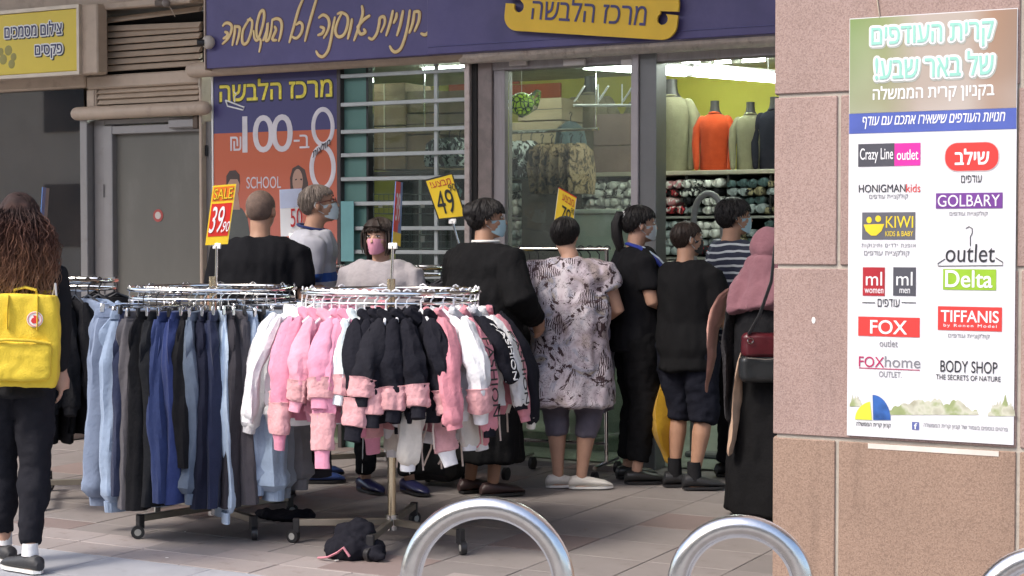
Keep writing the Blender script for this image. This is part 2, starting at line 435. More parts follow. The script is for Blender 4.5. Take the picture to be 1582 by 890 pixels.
# ---- pillar of granite tiles
G_pink = granite('pink_granite', (.305, .208, .178, 1), (.345, .243, .212, 1), (.255, .17, .145, 1), 230)
G_tan = granite('orange_granite', (.285, .188, .135, 1), (.325, .220, .160, 1), (.235, .152, .11, 1), 230)
PX0 = fx(1193, PY); PX1 = PX0 + 1.85
zj = [fz(1250, 146.5, PY), fz(1250, 412, PY), fz(1250, 676, PY)]
th = zj[0] - zj[1]
pil = thing('granite_pillar', 'pink granite tiled pillar with the tall mall poster stuck on it', 'pillar', (PX0, PY, 0))
MB().box(PX0 + .02, PY + .009, 0, PX1 - .02, PY + .78, 5.2).xf(Matrix.Translation((-PX0, -PY, 0))).build('core', mat('grey_mortar', (.40, .36, .31), .9, bump=.4), pil, smooth=False)
w1 = fx(1295, PY) - PX0; w2 = fx(1576, PY) - PX0
rows = [(zj[0], zj[0] + th, [0, w2, 1.85]), (zj[1], zj[0], [0, w1, w1 + .62, 1.85]), (zj[2], zj[1], [0, w2 , 1.85]), (zj[2] - th, zj[2], [0, w1, w2, 1.85]), (0, zj[2] - th, [0, w2, 1.85]),
        (zj[0] + th, zj[0] + 2 * th, [0, w1, w1 + .62, 1.85]), (zj[0] + 2 * th, 5.2, [0, w2, 1.85])]
jj = .007
for z0, z1, xs in rows:
    mtl = G_tan if z1 <= zj[2] + .01 else G_pink
    for a, b in zip(xs[:-1], xs[1:]):
        MB().box(a + jj, 0, z0 + jj, b - jj, .03, z1 - jj, bev=.003).build('stone_tile', mtl, pil, smooth=False)
    MB().box(-.001, .036, z0 + jj, .028, .77, z1 - jj, bev=.003).build('stone_tile', mtl, pil, smooth=False)
    MB().box(1.822, .036, z0 + jj, 1.851, .77, z1 - jj, bev=.003).build('stone_tile', mtl, pil, smooth=False)

# ---- the building: upper storey, soffit, side wall
XS = fx(320)
bld = thing('arcade_building', 'beige building whose upper floor roofs the arcade above the shops', 'building', (-3, FY, 0))
def bpart(name, m, *a, bev=0): return MB().box(*a, bev=bev).xf(Matrix.Translation((3, -FY, 0))).build(name, m, bld, smooth=False)
M_wall = mat('beige_render', (.38, .30, .23), .85, var=.1, vs=2, bump=.15)
bpart('soffit', mat('grey_soffit', (.33, .30, .27), .9), -14, 5.7, 5.2, 4, 14, 5.3)
bpart('upper_wall', M_wall, -14, 5.7, 5.3, 4, 14, 7.0)
bpart('upper_facade', M_wall, -14, FY - .1, 3.56, 4, FY + .2, 5.19)
bpart('shop_lintel', M_wall, XS, FY - .005, 2.86, -.80, FY + .19, 3.55)
bpart('end_pier', M_wall, -.80, FY - .15, 0, 4, FY + .2, 3.55)
bpart('fascia_back', M_wall, -14, FY + .21, fz(160, 18), XS, FY + .3, 5.19)
bpart('party_wall', mat('inside_wall_white', (.5, .48, .42), .9), -9.7, FY + .55, 0, -9.6, 13.4, 3.6)
bpart('end_wall', MATS['inside_wall_white'], -.9, FY + .05, 0, -.8, 13.4, 3.6)
bpart('dark_room', M_dark, -13, 12.2, 0, -9.701, 12.3, 3.6)
bpart('end_wall', M_wall, -14.2, FY, 0, -14, 12, 3.6)
# fascia above the left shop and the louvres

bpart('fascia', M_beige, -14, FY - .12, fz(160, 18), XS - .01, FY + .2, 3.6)
bpart('fascia_moulding', M_beige, -14, FY - .16, fz(160, 21), XS - .012, FY - .12, fz(160, 10), bev=.01)
bpart('lintel', M_beige, fx(143), FY - .06, fz(235, 134), XS - .005, FY + .15, fz(235, 113), bev=.012)
bpart('lintel_under_sign', M_beige, -14, FY - .07, fz(60, 140), fx(143), FY + .15, fz(60, 120), bev=.012)
bpart('mullion', M_beige, fx(142), FY - .05, fz(235, 163), fx(154), FY + .15, fz(235, 134) - .002, bev=.006)
bpart('mullion', M_beige, fx(150), FY - .05, fz(235, 113) + .002, fx(155), FY + .15, fz(160, 21) - .002, bev=.006)
bpart('mullion', M_beige, fx(315), FY - .055, 0, XS - .004, FY + .15, fz(320, 108), bev=.006)
o = MB().tube([(fx(131), FY - .07, fz(235, 172)), (XS + .04, FY - .07, fz(235, 172))], .052, 14, rend=True).xf(Matrix.Translation((3, -FY, 0))).build('door_head_tube', M_beige, bld)
o = MB().tube([(fx(313), FY - .10, fz(500, 99)), (fx(726), FY - .10, fz(500, 99))], .056, 14, rend=True).xf(Matrix.Translation((3, -FY, 0))).build('lintel_tube', M_beige, bld)

# ---- louvre vents, slat by slat
def louvre(label, xl, xr, ys, xm=235, top_gap=False):
    t = thing('louvre_vent', label, 'vent', (fx(xl), FY, 0), group='beige louvre vents over the grey door')
    x0, x1 = 0, fx(xr) - fx(xl)
    MB().box(x0, .10, fz(xm, ys[-1] + 6), x1, .13, fz(xm, ys[0] - 8)).build('backing', M_dark, t, smooth=False)
    for i, y in enumerate(ys):
        za = fz(xm, y); h = .044
        m = MB(); tl = .02 * math.sin(i * 2.1) * .2
        rise = (.035 if (top_gap and i == 0) else 0); drop = (-.028 if (top_gap and i == 1) else 0)
        for (xa, ea) in ((x0, 0), (x1, 1)): pass
        zl, zr = za, za + rise + drop + tl * .3
        vs = []
        for x, z in ((x0 + .01, zl), (x1 - .01, zr)):
            for a, b in ((-.045, -h / 2 + .004), (-.036, -h / 2), (.0, -h / 2 + .012), (.004, h / 2 + .006), (-.016, h / 2)):
                vs.append((x, a, z + b))
        k = 5
        fs = [tuple(range(k)), tuple(range(2 * k - 1, k - 1, -1))] + [(q, q + k, (q + 1) % k + k, (q + 1) % k) for q in range(k)]
        m.add(vs, fs).build('slat', M_beige2, t, smooth=False)
    MB().box(x0 - .012, -.04, fz(xm, ys[-1] + 7), x0, .1, fz(xm, ys[0] - 8)).build('side_frame', M_beige, t, smooth=False)
    return t
louvre('large louvre vent beside the yellow sign, its top slat sprung loose over a dark gap', 155, 316, [28, 39.5, 50.5, 61, 71.5, 82, 92.5, 103], top_gap=True)
louvre('small louvre vent of three slats just above the grey door', 156, 314, [137.5, 146, 155])

# ---- yellow light-box sign (left)
t = thing('lightbox_sign', 'yellow light box sign with dark Hebrew lettering at the top left corner', 'sign', (fx(0), FY - .25, 0))
SG = FY - .26
def into(t, mb): return mb.xf(Matrix.Translation(-t.location))
into(t, MB().box(-14, SG + .02, fz(60, 118, SG), fx(150, SG), FY - .125, fz(60, 12, SG), bev=.01)).build('case', M_beige, t, smooth=False)
into(t, MB().box(-13.9, SG, fz(60, 113, SG), fx(122, SG), SG + .018, fz(60, 18, SG), bev=.004)).build('face', M_yel, t, smooth=False)
M_frm = mat('pale_sign_rim', (.55, .47, .38), .4, metal=.3)
into(t, MB().box(-13.9, SG - .012, fz(60, 119, SG), fx(126, SG), SG + .02, fz(60, 113.5, SG)).box(fx(122.3, SG), SG - .012, fz(60, 113.4, SG), fx(126, SG), SG + .02, fz(60, 12, SG)).box(-13.9, SG - .012, fz(60, 17.6, SG), fx(122.2, SG), SG + .02, fz(60, 12, SG))).build('rim', M_frm, t, smooth=False)
for dx, dz, rm_, m_, dp in ((-1.4, 1.6, .011, M_ink, .002), (0, 0, .011, M_white, .005), (0, 0, 0, mat('sign_navy', (.03, .03, .10), .4), .008)):
    ptext(HEB('צילום מסמכים'), m_, t, (8 - dx, 96 - dx, 35 + dz, 56 + dz), SG, weight=.012, rim=rm_, depth=dp, origin=t.location)
    ptext(HEB('פקסים'), m_, t, (55 - dx, 97 - dx, 69 + dz, 90 + dz), SG, weight=.012, rim=rm_, depth=dp, origin=t.location)
bl = MB()
for a, b, r in ((13, 78, 9), (21, 88, 7), (5, 92, 9), (18, 99, 8), (1, 80, 7)):
    c = onY(a, b, SG); bl.ell((c.x, SG, c.z), r * .0045, .002, r * .0045, 14, 6)
into(t, bl).build('printed_emblem', mat('olive_print', (.30, .26, .06), .5), t)

# ---- dark shop window at the far left
t = thing('dark_shop_window', 'dark shop window under the yellow sign reflecting the plaza', 'window', (fx(60), FY, 0))
into(t, MB().box(-12, FY, fz(60, 700), fx(131), FY + .012, fz(60, 141))).build('pane', glass('dark_glass', (.34, .31, .29, 1), .26, .05, (.5, .4, .35, 1)), t, smooth=False)
into(t, MB().box(fx(131), FY - .05, 0, fx(142), FY + .1, fz(140, 178), bev=.005)).build('frame', M_frame, t, smooth=False)
into(t, MB().box(-12, FY - .02, 0, fx(131) - .002, FY + .1, fz(60, 702), bev=.005)).build('plinth', M_beige, t, smooth=False)
into(t, MB().box(-12, FY + .5, 0, fx(131), FY + .52, 3.2)).build('backing_panel', mat('dark_backing', (.05, .038, .034), .8, var=.5, vs=1.2), t, smooth=False)
# faded shop lettering on a plum panel inside the glass
x0, x1, z0, z1 = pxrect(72, 108, 165, 240, FY + .02)
into(t, MB().box(x0, FY + .02, z0, x1, FY + .03, z1)).build('plum_panel', mat('plum_panel', (.13, .035, .045), .6), t, smooth=False)
for i, s in enumerate(('צילום', 'מסמכים', 'פקסים')):
    ptext(HEB(s), mat('faded_letter', (.30, .17, .18), .6), t, (76, 103, 172 + i * 20, 184 + i * 20), FY + .019, depth=.001, origin=t.location)

# ---- grey door
t = thing('grey_door', 'grey framed door with dull opaque glass and a round red sticker', 'door', (fx(230), FY, 0))
zt = fz(240, 181)
into(t, MB().box(fx(143), FY + .02, 0, fx(160), FY + .12, zt, bev=.006)).build('frame', M_frame, t, smooth=False)
into(t, MB().box(fx(160) + .001, FY + .021, fz(240, 190), fx(315) - .002, FY + .121, zt, bev=.006)).build('frame', M_frame, t, smooth=False)
lf = MB()
for a in ((fx(161), fx(174)), (fx(312), fx(327))):
    lf.box(a[0], FY + .0, .02, a[1], FY + .09, fz(240, 191), bev=.005)
lf.box(fx(174), FY + .002, fz(240, 205), fx(312), FY + .088, fz(240, 192), bev=.004).box(fx(174), FY + .002, .02, fx(312), FY + .088, .15)
into(t, lf).build('leaf_frame', M_frame, t, smooth=False)
into(t, MB().box(fx(174), FY + .05, .15, fx(312), FY + .06, fz(240, 205))).build('pane', mat('opaque_olive_glass', (.155, .148, .128), .28, var=.16, vs=1.5, wear=((.20, .19, .17, 1), .55, .8, 3), stretch=(1, 1, .4)), t, smooth=False)
c = onY(244, 333, FY + .045)
into(t, MB().tube([(c.x, FY + .049, c.z), (c.x, FY + .046, c.z)], .048, 28)).build('sticker', mat('sticker_red', (.42, .07, .06), .5), t)
into(t, MB().tube([(c.x, FY + .046, c.z), (c.x, FY + .044, c.z)], .028, 24)).build('sticker_centre', mat('sticker_pale', (.55, .5, .45), .5), t)
x0, x1, z0, z1 = pxrect(265, 310, 184, 198, FY)
into(t, MB().box(x0, FY - .045, z0, x1, FY, z1, bev=.008)).build('door_closer', M_frame, t, smooth=False)
into(t, MB().box(x1 - .04, FY - .05, z0 - .01, x1 + .01, FY - .01, z1 + .02, bev=.006)).build('closer_bracket', mat('rusty_bracket', (.1, .07, .05), .7), t, smooth=False)
for zz_ in (.35, 1.1, 1.85): into(t, MB().tube([(fx(160.5), FY - .004, zz_ - .05), (fx(160.5), FY - .004, zz_ + .05)], .009, 8)).build('hinge', M_frame, t)
into(t, MB().tube([(fx(307), FY - .002, 1.02), (fx(307), FY - .05, 1.02), (fx(296), FY - .05, 1.02)], .009, 8, rend=True)).build('handle', M_steel, t)
c = onY(320, 233, FY); into(t, MB().box(c.x - .008, FY - .02, c.z - .04, c.x + .012, FY, c.z + .04, bev=.004)).build('lock', M_black, t, smooth=False)

# ---- blue fascia sign
SB = FY - .22
t = thing('blue_fascia_sign', 'long blue shop fascia with gold brush lettering and a yellow plate', 'sign', (fx(700), SB, 0))
zb = fz(320, 106, SB)
into(t, MB().box(fx(320, SB), SB, zb, fx(662, SB), SB + .2, 3.55, bev=.004)).build('panel', M_blue, t, smooth=False)
into(t, MB().box(fx(662.5, SB), SB - .02, zb, -.85, SB + .2, 3.55, bev=.004)).build('panel', M_blue, t, smooth=False)
into(t, MB().box(fx(318, SB), SB - .01, zb - .01, fx(319.8, SB), SB + .2, 3.55)).build('edge_trim', M_beige, t, smooth=False)
into(t, MB().box(fx(664, SB), SB - .026, fz(690, 72, SB), -.86, SB - .021, fz(690, 71, SB))).build('seam', mat('seam_blue', (.09, .085, .24), .5), t, smooth=False)
strokes = [
 [(178,158),(192,143),(214,142),(232,160),(228,195),(210,235),(176,268)],[(192,196),(207,204),(200,225),(182,235)],
 [(252,160),(250,200),(236,275)],[(252,163),(280,168),(276,215),(262,270)],
 [(330,122),(356,128),(352,190),(330,255),(308,270),(296,250),(300,190),(325,140),(345,112)],
 [(366,190),(372,235),(390,245),(412,190),(430,110),(425,66),(405,80),(386,150),(386,220),(410,250),(400,316)],
 [(424,246),(445,190),(452,140),(448,200),(440,246),(458,240),(474,180),(480,120)],
 [(480,124),(505,114),(530,125),(538,160),(530,215),(520,250)],[(495,165),(502,185),(480,240),(505,246)],
 [(665,0),(640,60),(612,160),(584,258)],[(628,150),(650,138),(665,160),(655,205),(628,234),(602,225)],
 [(748,0),(730,60),(700,165),(680,250)],
 [(765,108),(790,92),(818,108),(828,145),(818,190),(795,232)],[(775,165),(795,175),(785,205),(760,215)],
 [(862,108),(850,170),(838,240),(820,310),(790,346),(762,338),(748,314)],
 [(880,85),(905,78),(938,100),(940,150),(922,205),(895,226),(872,215),(866,180),(880,130),(905,80)],
 [(966,120),(958,170),(942,236)],
 [(1028,40),(1032,85),(1010,160),(980,246)],[(1072,98),(1040,120),(1000,165)],[(1000,165),(1018,208),(1048,198),(1040,180)],
 [(1070,232),(1092,240),(1118,205),(1132,150),(1138,112),(1162,104),(1168,140),(1145,195)],
 [(1216,70),(1200,140),(1176,216)],[(1240,84),(1236,110),(1222,140)],[(1278,70),(1262,150),(1242,216)],
 [(1320,66),(1308,150),(1290,230),(1265,295),(1235,318),(1212,308),(1198,284)],
 [(1348,72),(1338,140),(1318,200)],[(1350,72),(1378,76),(1374,130),(1350,190)],
 [(1440,176),(1432,200),(1412,214),(1390,206)]]
def smooth_pts(P, k=4):
    out = []
    for i in range(len(P) - 1):
        p0, p1, p2, p3 = [Vector(P[max(0, min(len(P) - 1, j))]) for j in (i - 1, i, i + 1, i + 2)]
        for q in range(k):
            t_ = q / k
            out.append(.5 * ((2 * p1) + (-p0 + p2) * t_ + (2 * p0 - 5 * p1 + 4 * p2 - p3) * t_ ** 2 + (-p0 + 3 * p1 - 3 * p2 + p3) * t_ ** 3))
    out.append(Vector(P[-1])); return out
me_, mg_ = MB(), MB()
for st in strokes:
    P = smooth_pts(st); pts = [onY(300 + a[0] / 3.955, a[1] / 3.955, SB) for a in P]
    n_ = len(pts)
    for b_, r_, d_ in ((me_, .0165, -.001), (mg_, .0115, -.005)):
        rr = [r_ * (.55 + .45 * math.sin(math.pi * min(1, (i + .8) / n_ * 1.0)) ** .4 if i < n_ else 1) for i in range(n_)]
        k0 = len(b_.v)
        b_.tube([(p.x, 0, p.z) for p in pts], rr, 8, rend=True)
        for i in range(k0, len(b_.v)):
            v = b_.v[i]; b_.v[i] = (v[0], SB + d_ + v[1] * .28, v[2])
into(t, me_).build('lettering_outline', M_goldedge, t); into(t, mg_).build('brush_lettering', M_gold, t)
# the yellow plate, slotted like a hanger at both ends, hung a little crooked
pc = onY(913, 17, SB - .05); PR = R(6.5)
def pl(a, b, d): # plate coordinates in metres
    return Vector((pc.x + a * math.cos(PR) + b * math.sin(PR), SB - .055 - d, pc.z + b * math.cos(PR) - a * math.sin(PR)))
# size from the picture
HL = (fx(1046, SB) - fx(781, SB)) / 2; HH = .155
def plate_outline():
    P = []; r = HH * .62
    # start left slot lower lip, go round anticlockwise
    def arc(cx, cy, rr, a0, a1, k=8): return [(cx + rr * math.cos(R(a0 + (a1 - a0) * i / k)), cy + rr * math.sin(R(a0 + (a1 - a0) * i / k))) for i in range(k + 1)]
    P += [(-HL, .018)] + arc(-HL + r, -HH + r, r, 180, 270) + arc(HL - r, -HH + r, r, 270, 360)
    P += [(HL, .0)] + arc(HL - .10, -.028, .036, 60, -240, 12) + [(HL - .12, .020), (HL, .022)]
    P += arc(HL - r, HH - r, r, 0, 90) + arc(-HL + r, HH - r, r, 90, 180)
    P += [(-HL, .045), (-HL + .10, .045)] + arc(-HL + .10, .0, .036, 60, -200, 12) + [(-HL + .06, .018)]
    return P
into(t, MB().prism(plate_outline(), pl, .02)).build('yellow_plate', M_yelplate, t, smooth=False)
for wgt, mm_, dp in ((.03, mat('plate_shadow_ink', (.20, .12, .05), .5), .021), (.012, mat('plate_navy', (.06, .055, .17), .45), .024)):
    me = text_mesh(HEB('מרכז הלבשה'), wgt, 0, .05)
    a = np.array([v.co[:] for v in me.vertices]); lo, hi = a.min(0), a.max(0)
    for v, c in zip(me.vertices, a):
        q = pl(-.405 + (c[0] - lo[0]) / (hi[0] - lo[0]) * .80, -.075 + (c[1] - lo[1]) / (hi[1] - lo[1]) * .15, dp + .002 * (c[2] > 0)); v.co = q - t.location
    me.materials.clear(); link('lettering', me, mm_, t)

# small dome camera on the fascia's left end, dusty fitting on the beam
c = onY(326, 66, SB)
t = thing('dome_camera', 'small white dome camera at the left end of the blue fascia', 'camera', (c.x, SB - .01, c.z))
MB().ell((0, -.02, 0), .05, .045, .05, 18, 12).build('housing', mat('grubby_white', (.5, .45, .40), .5), t)
MB().tube([(-.01, -.05, -.005), (-.055, -.075, -.005)], .024, 12).build('lens', M_black, t)
c = onY(252, 6, FY - .2)
t = thing('old_lamp_fitting', 'dusty little lamp fitting under the beam above the louvres', 'lamp', (c.x, FY - .2, c.z))
MB().box(-.07, -.02, -.015, .03, .04, .03, bev=.008).build('bracket', mat('dusty_brown', (.14, .11, .09), .8), t, smooth=False)
MB().ell((.045, -.02, 0), .032, .03, .03, 12, 8).build('bulb', mat('dusty_glass', (.2, .17, .15), .3), t)
MB().tube([(.05, 0, -.01), (.08, 0, -.05), (.11, 0, -.10)], .003, 5).build('wire', M_beige, t)
c = onY(308, 110, FY - .08)
tag(MB().tube([(c.x - .02, FY - .08, c.z), (c.x + .015, FY - .09, c.z - .03), (c.x - .005, FY - .08, c.z - .10), (c.x + .01, FY - .085, c.z - .14)], .007, 6).build('hanging_wire', M_frm), 'short loose cable end hanging left of the blue fascia', 'cable')

# ---- orange and blue shop poster in the window
PP = FY - .02
t = thing('window_poster', 'tall blue and orange window poster offering 8 for 100', 'poster', (fx(425), PP, 0))
zP0, zP1 = .35, fz(427, 108, PP)
def printmat(name, top, bot, z_split, z_lo, lowc):
    m, n, p, o = newmat(name); L = n.links.new
    tc = N(n, 'ShaderNodeTexCoord'); sx = N(n, 'ShaderNodeSeparateXYZ'); L(tc.outputs['Object'], sx.inputs[0])
    mr = N(n, 'ShaderNodeMapRange'); L(sx.outputs[2], mr.inputs[0]); mr.inputs[1].default_value = z_lo; mr.inputs[2].default_value = z_split - .25
    mx = N(n, 'ShaderNodeMix', data_type='RGBA'); L(mr.outputs[0], mx.inputs[0]); mx.inputs[6].default_value = lowc; mx.inputs[7].default_value = bot
    gt = N(n, 'ShaderNodeMath', operation='GREATER_THAN'); L(sx.outputs[2], gt.inputs[0]); gt.inputs[1].default_value = z_split
    m2 = N(n, 'ShaderNodeMix', data_type='RGBA'); L(gt.outputs[0], m2.inputs[0]); L(mx.outputs[2], m2.inputs[6]); m2.inputs[7].default_value = top
    L(m2.outputs[2], p.inputs['Base Color']); p.inputs['Roughness'].default_value = .35; return m
M_post = printmat('poster_print', (.06, .055, .16, 1), (.52, .12, .055, 1), fz(427, 203, PP), fz(427, 420, PP), (.60, .20, .16, 1))
into(t, MB().box(fx(331, PP), PP, zP0, fx(523, PP), PP + .008, zP1)).build('sheet', M_post, t, smooth=False)
into(t, MB().box(fx(328.5, PP), PP - .006, zP0, fx(330.8, PP), PP + .01, zP1)).build('white_edge', M_white, t, smooth=False)
into(t, MB().box(fx(524, PP), PP - .03, 0, fx(530, PP), PP + .06, zP1, bev=.004)).build('window_jamb', mat('dark_jamb', (.05, .04, .04), .5), t, smooth=False)
M_py = mat('poster_yellow', (.75, .62, .06), .45, var=.25, vs=40)
M_pw = mat('poster_white', (.62, .58, .60), .45)
ptext(HEB('מרכז הלבשה'), M_ink, t, (339, 514, 120, 155), PP, weight=.01, rim=.008, depth=.001, origin=t.location)
ptext(HEB('מרכז הלבשה'), M_py, t, (340, 513, 121, 153), PP, weight=.022, depth=.003, origin=t.location)
ptext('100', M_pw, t, (375, 452, 178, 235), PP, weight=.010, spacing=.80, depth=.002, origin=t.location)
ptext('-', M_pw, t, (454, 463, 216, 219), PP, depth=.002, origin=t.location)
ptext('ב', M_pw, t, (463, 478, 208, 229), PP, depth=.002, origin=t.location)
ptext('₪', M_pw, t, (356, 373, 211, 233), PP, depth=.002, origin=t.location)
ptext('SCHOOL', M_pw, t, (381, 434, 273, 291), PP, depth=.002, origin=t.location)
# the big 8: two rings
m8 = MB()
def ring8(cx, cy, rx, ry, wpx, mb, Y, off):
    pts = []
    for i in range(36):
        a = 2 * math.pi * i / 36; p_ = onY(cx + rx * math.cos(a), cy + ry * math.sin(a), Y); pts.append((p_.x, 0, p_.z))
    k0 = len(mb.v); mb.tube(pts, wpx * .00225, 8, closed=True)
    for i in range(k0, len(mb.v)):
        v = mb.v[i]; mb.v[i] = (v[0], Y + off + v[1] * .1, v[2])
ring8(499, 196, 15, 27, 7.5, m8, PP, -.001); ring8(498.5, 259, 17, 32, 8.5, m8, PP, -.001)
into(t, m8).build('figure_eight', M_pw, t)
x0, x1, z0, z1 = pxrect(484, 511, 220, 236, PP)
lettering(HEB('חולצות'), M_ink, t, x0, x1, (z0 + z1) / 2 - .028, (z0 + z1) / 2 + .028, PP - .006, depth=.002, tilt=R(30), origin=t.location)
# coat hanger emblem
hp = [(349, 155), (378, 166), (376, 170), (352, 164), (349, 155)]
into(t, MB().tube([Vector((p.x, PP - .002, p.z)) for p in (onY(a, b, PP) for a, b in hp)], .006, 6).tube([Vector((p.x, PP - .002, p.z)) for p in (onY(a, b, PP) for a, b in ((363, 158), (363, 150), (366, 146), (362, 142)))], .005, 6)).build('hanger_emblem', M_white, t)
# two printed figures (flat print)
def flat(parent, pts, m, Y, name, d=.0015):
    P = [(p.x, p.z) for p in (onY(a, b, Y) for a, b in pts)]
    return MB().prism(P, lambda a, b, q: Vector((a, Y - q, b)), d).xf(Matrix.Translation(-parent.location)).build(name, m, parent, smooth=False)
def fell(cx, cy, rx, ry, n=20, sk=0): return [(cx + rx * math.cos(2 * math.pi * i / n) + sk * math.sin(2 * math.pi * i / n), cy + ry * math.sin(2 * math.pi * i / n)) for i in range(n)]
M_pskin = mat('print_skin', (.42, .25, .18), .5); M_phair = mat('print_hair', (.06, .035, .03), .5); M_pshirt = mat('print_grey_shirt', (.09, .095, .085), .5, var=.2, vs=4)
flat(t, [(346, 400), (344, 345), (352, 326), (362, 318), (374, 322), (382, 335), (386, 360), (386, 402)], M_pshirt, PP, 'printed_figure', .001)
flat(t, [(357, 300), (368, 300), (371, 324), (356, 324)], M_pskin, PP, 'printed_figure', .0015)
flat(t, fell(361, 287, 9, 18), M_pskin, PP, 'printed_figure', .002)
flat(t, [(350, 288), (350, 272), (355, 264), (364, 263), (370, 270), (371, 285), (367, 277), (356, 277)], M_phair, PP, 'printed_figure', .0025)
flat(t, [(450, 320), (448, 275), (452, 260), (461, 255), (471, 262), (476, 282), (477, 322)], M_phair, PP, 'printed_figure', .001)
flat(t, fell(460, 280, 8, 19), M_pskin, PP, 'printed_figure', .0015)
flat(t, [(456, 277), (459, 276), (459, 278), (456, 279)], M_phair, PP, 'printed_figure', .002); flat(t, [(464, 276), (467, 276), (467, 279), (464, 278)], M_phair, PP, 'printed_figure', .002)
flat(t, [(457, 291), (465, 290), (462, 294)], mat('print_lips', (.45, .12, .12), .5), PP, 'printed_figure', .002)
# ================================================================ SHOP FRONT AND INTERIOR
t = thing('shop_front', 'clothes shop front with barred window, wide glass pane and open doorway', 'shop front', (fx(760), FY, 0))
ZL = fz(500, 99)            # lintel height
M_bar = mat('dull_grille_bar', (.40, .42, .41), .5, metal=.3, var=.12)
into(t, MB().box(fx(530.5), FY, 0, fx(566), FY + .05, ZL)).build('green_side_panel', M_greenglass, t, smooth=False)
into(t, MB().box(fx(566) + .001, FY + .001, 0, fx(569), FY + .08, ZL)).build('dark_edge', M_black, t, smooth=False)
G_win = glass('window_glass', (.90, .95, .92, 1), .02, .045, (.42, .52, .47, 1))
into(t, MB().box(fx(569.5), FY + .06, .02, fx(724), FY + .068, ZL)).build('window_pane', G_win, t, smooth=False)
for y in (118, 129 + 33, 204, 240, 277, 315, 353, 389):
    z = fz(536, y, FY - .03)
    into(t, MB().box(fx(531), FY - .045, z - .014, fx(724), FY - .02, z + .014, bev=.003)).build('grille_bar', M_bar, t, smooth=False)
for k in range(1, 8):
    z = fz(536, 389, FY - .03) - .17 * k
    into(t, MB().box(fx(531), FY - .045, z - .014, fx(724), FY - .02, z + .014, bev=.003)).build('grille_bar', M_bar, t, smooth=False)
into(t, MB().box(fx(673), FY - .019, 0, fx(678), FY + .0, ZL)).build('grille_upright', M_bar, t, smooth=False)
into(t, MB().box(fx(725), FY - .07, 0, fx(733), FY + .02, fz(728, 82), bev=.004)).build('shutter_rail', mat('worn_pale_rail', (.50, .42, .38), .4, metal=.3, wear=((.25, .15, .12, 1), .5, .8, 14)), t, smooth=False)
into(t, MB().box(fx(733) + .001, FY - .04, 0, fx(741), FY + .05, fz(740, 86)).box(fx(733)+.001, FY - .042, fz(740, 92), -.86, FY - .01, fz(740, 84))).build('shutter_slot', M_dark, t, smooth=False)
into(t, MB().box(fx(741) + .001, FY - .03, 0, fx(763), FY + .09, fz(740, 92), bev=.004)).build('post', mat('rusty_brown_post', (.20, .16, .145), .5, var=.25, vs=3, wear=((.28, .22, .2, 1), .45, .7, 6)), t, smooth=False)
into(t, MB().box(fx(763) + .001, FY - .01, 0, fx(781), FY + .1, fz(740, 92), bev=.004)).build('post', M_frame2, t, smooth=False)
into(t, MB().box(fx(979), FY - .05, 0, fx(990), FY + .08, fz(980, 82), bev=.004)).build('post', mat('pale_mauve_post', (.38, .34, .345), .45, metal=.2, var=.08), t, smooth=False)
into(t, MB().box(fx(990) + .001, FY - .03, 0, fx(1016), FY + .14, fz(980, 82), bev=.004)).build('post', mat('steel_grey_post', (.19, .19, .19), .35, metal=.35, var=.08), t, smooth=False)
into(t, MB().box(fx(742), FY - .02, fz(870, 104), -.82, FY + .1, fz(870, 90), bev=.004)).build('head_frame', M_frame2, t, smooth=False)
for a, b in ((788, 815), (872, 905), (961, 979)):
    x0, x1, z0, z1 = pxrect(a, b, 92, 99, FY - .03)
    into(t, MB().box(x0, FY - .05, z0 - .012, x1, FY - .021, z1, bev=.003)).build('clamp_plate', mat('pale_clamp', (.5, .45, .42), .4), t, smooth=False)
G_pane = glass('dusty_pane', (.90, .93, .90, 1), .02, .075, (.46, .50, .44, 1))
into(t, MB().box(fx(782), FY + .03, .02, fx(978.5), FY + .038, fz(870, 104))).build('glass_pane', G_pane, t, smooth=False)
# galvanised shutter tube
into(t, MB().tube([(fx(724), FY - .09, fz(960, 72, FY - .09)), (-.87, FY - .09, fz(960, 72, FY - .09))], .055, 16, caps=True)
     .box(fx(724), FY - .12, fz(960, 83, FY - .09), -.87, FY - .04, fz(960, 77, FY - .09), bev=.004)).build('shutter_tube', M_galv, t)
into(t, MB().tube([(fx(722), FY - .10, fz(728, 78)), (fx(725), FY - .10, fz(728, 78))], .03, 12)).build('tube_end_cap', M_black, t)

# room
BY = 12.6
RXA, RXB = -9.5, -.92
room = struct(MB().box(RXA - .1, FY + .12, .008, RXB, 13.4, .012).build('shop_floor', mat('shop_floor_green_grey', (.30, .33, .27), .35, var=.1), smooth=False))
cl = struct(MB().box(RXA - .1, FY + .16, 2.93, RXB, 13.4, 3.0).build('shop_ceiling', mat('ceiling_white', (.62, .62, .55), .9), smooth=False))
bw = thing('shop_back_wall', 'yellow back wall of the shop above the clothes shelves', 'wall', (-4, 13.3, 0))
into(bw, MB().box(RXA - .1, 13.3, 0, RXB, 13.4, 2.93)).build('panel', mat('acid_yellow_wall', (.46, .42, .07), .8, var=.07, vs=1.5), bw, smooth=False)
def on(px0, px1, py0, py1, Y):
    x0, x1, z0, z1 = pxrect(px0, px1, py0, py1, Y); return x0, z0, x1, z1
M_orw = mat('orange_wall_paint', (.50, .11, .04), .8)
for q in ((694, 740, 100, 146), (782, 866, 86, 112), (782, 866, 130, 152), (782, 802, 112, 130)):
    x0, z0, x1, z1 = on(*q, 13.28); into(bw, MB().box(x0, 13.27, z0, x1, 13.299, z1)).build('orange_panel', M_orw, bw, smooth=False)

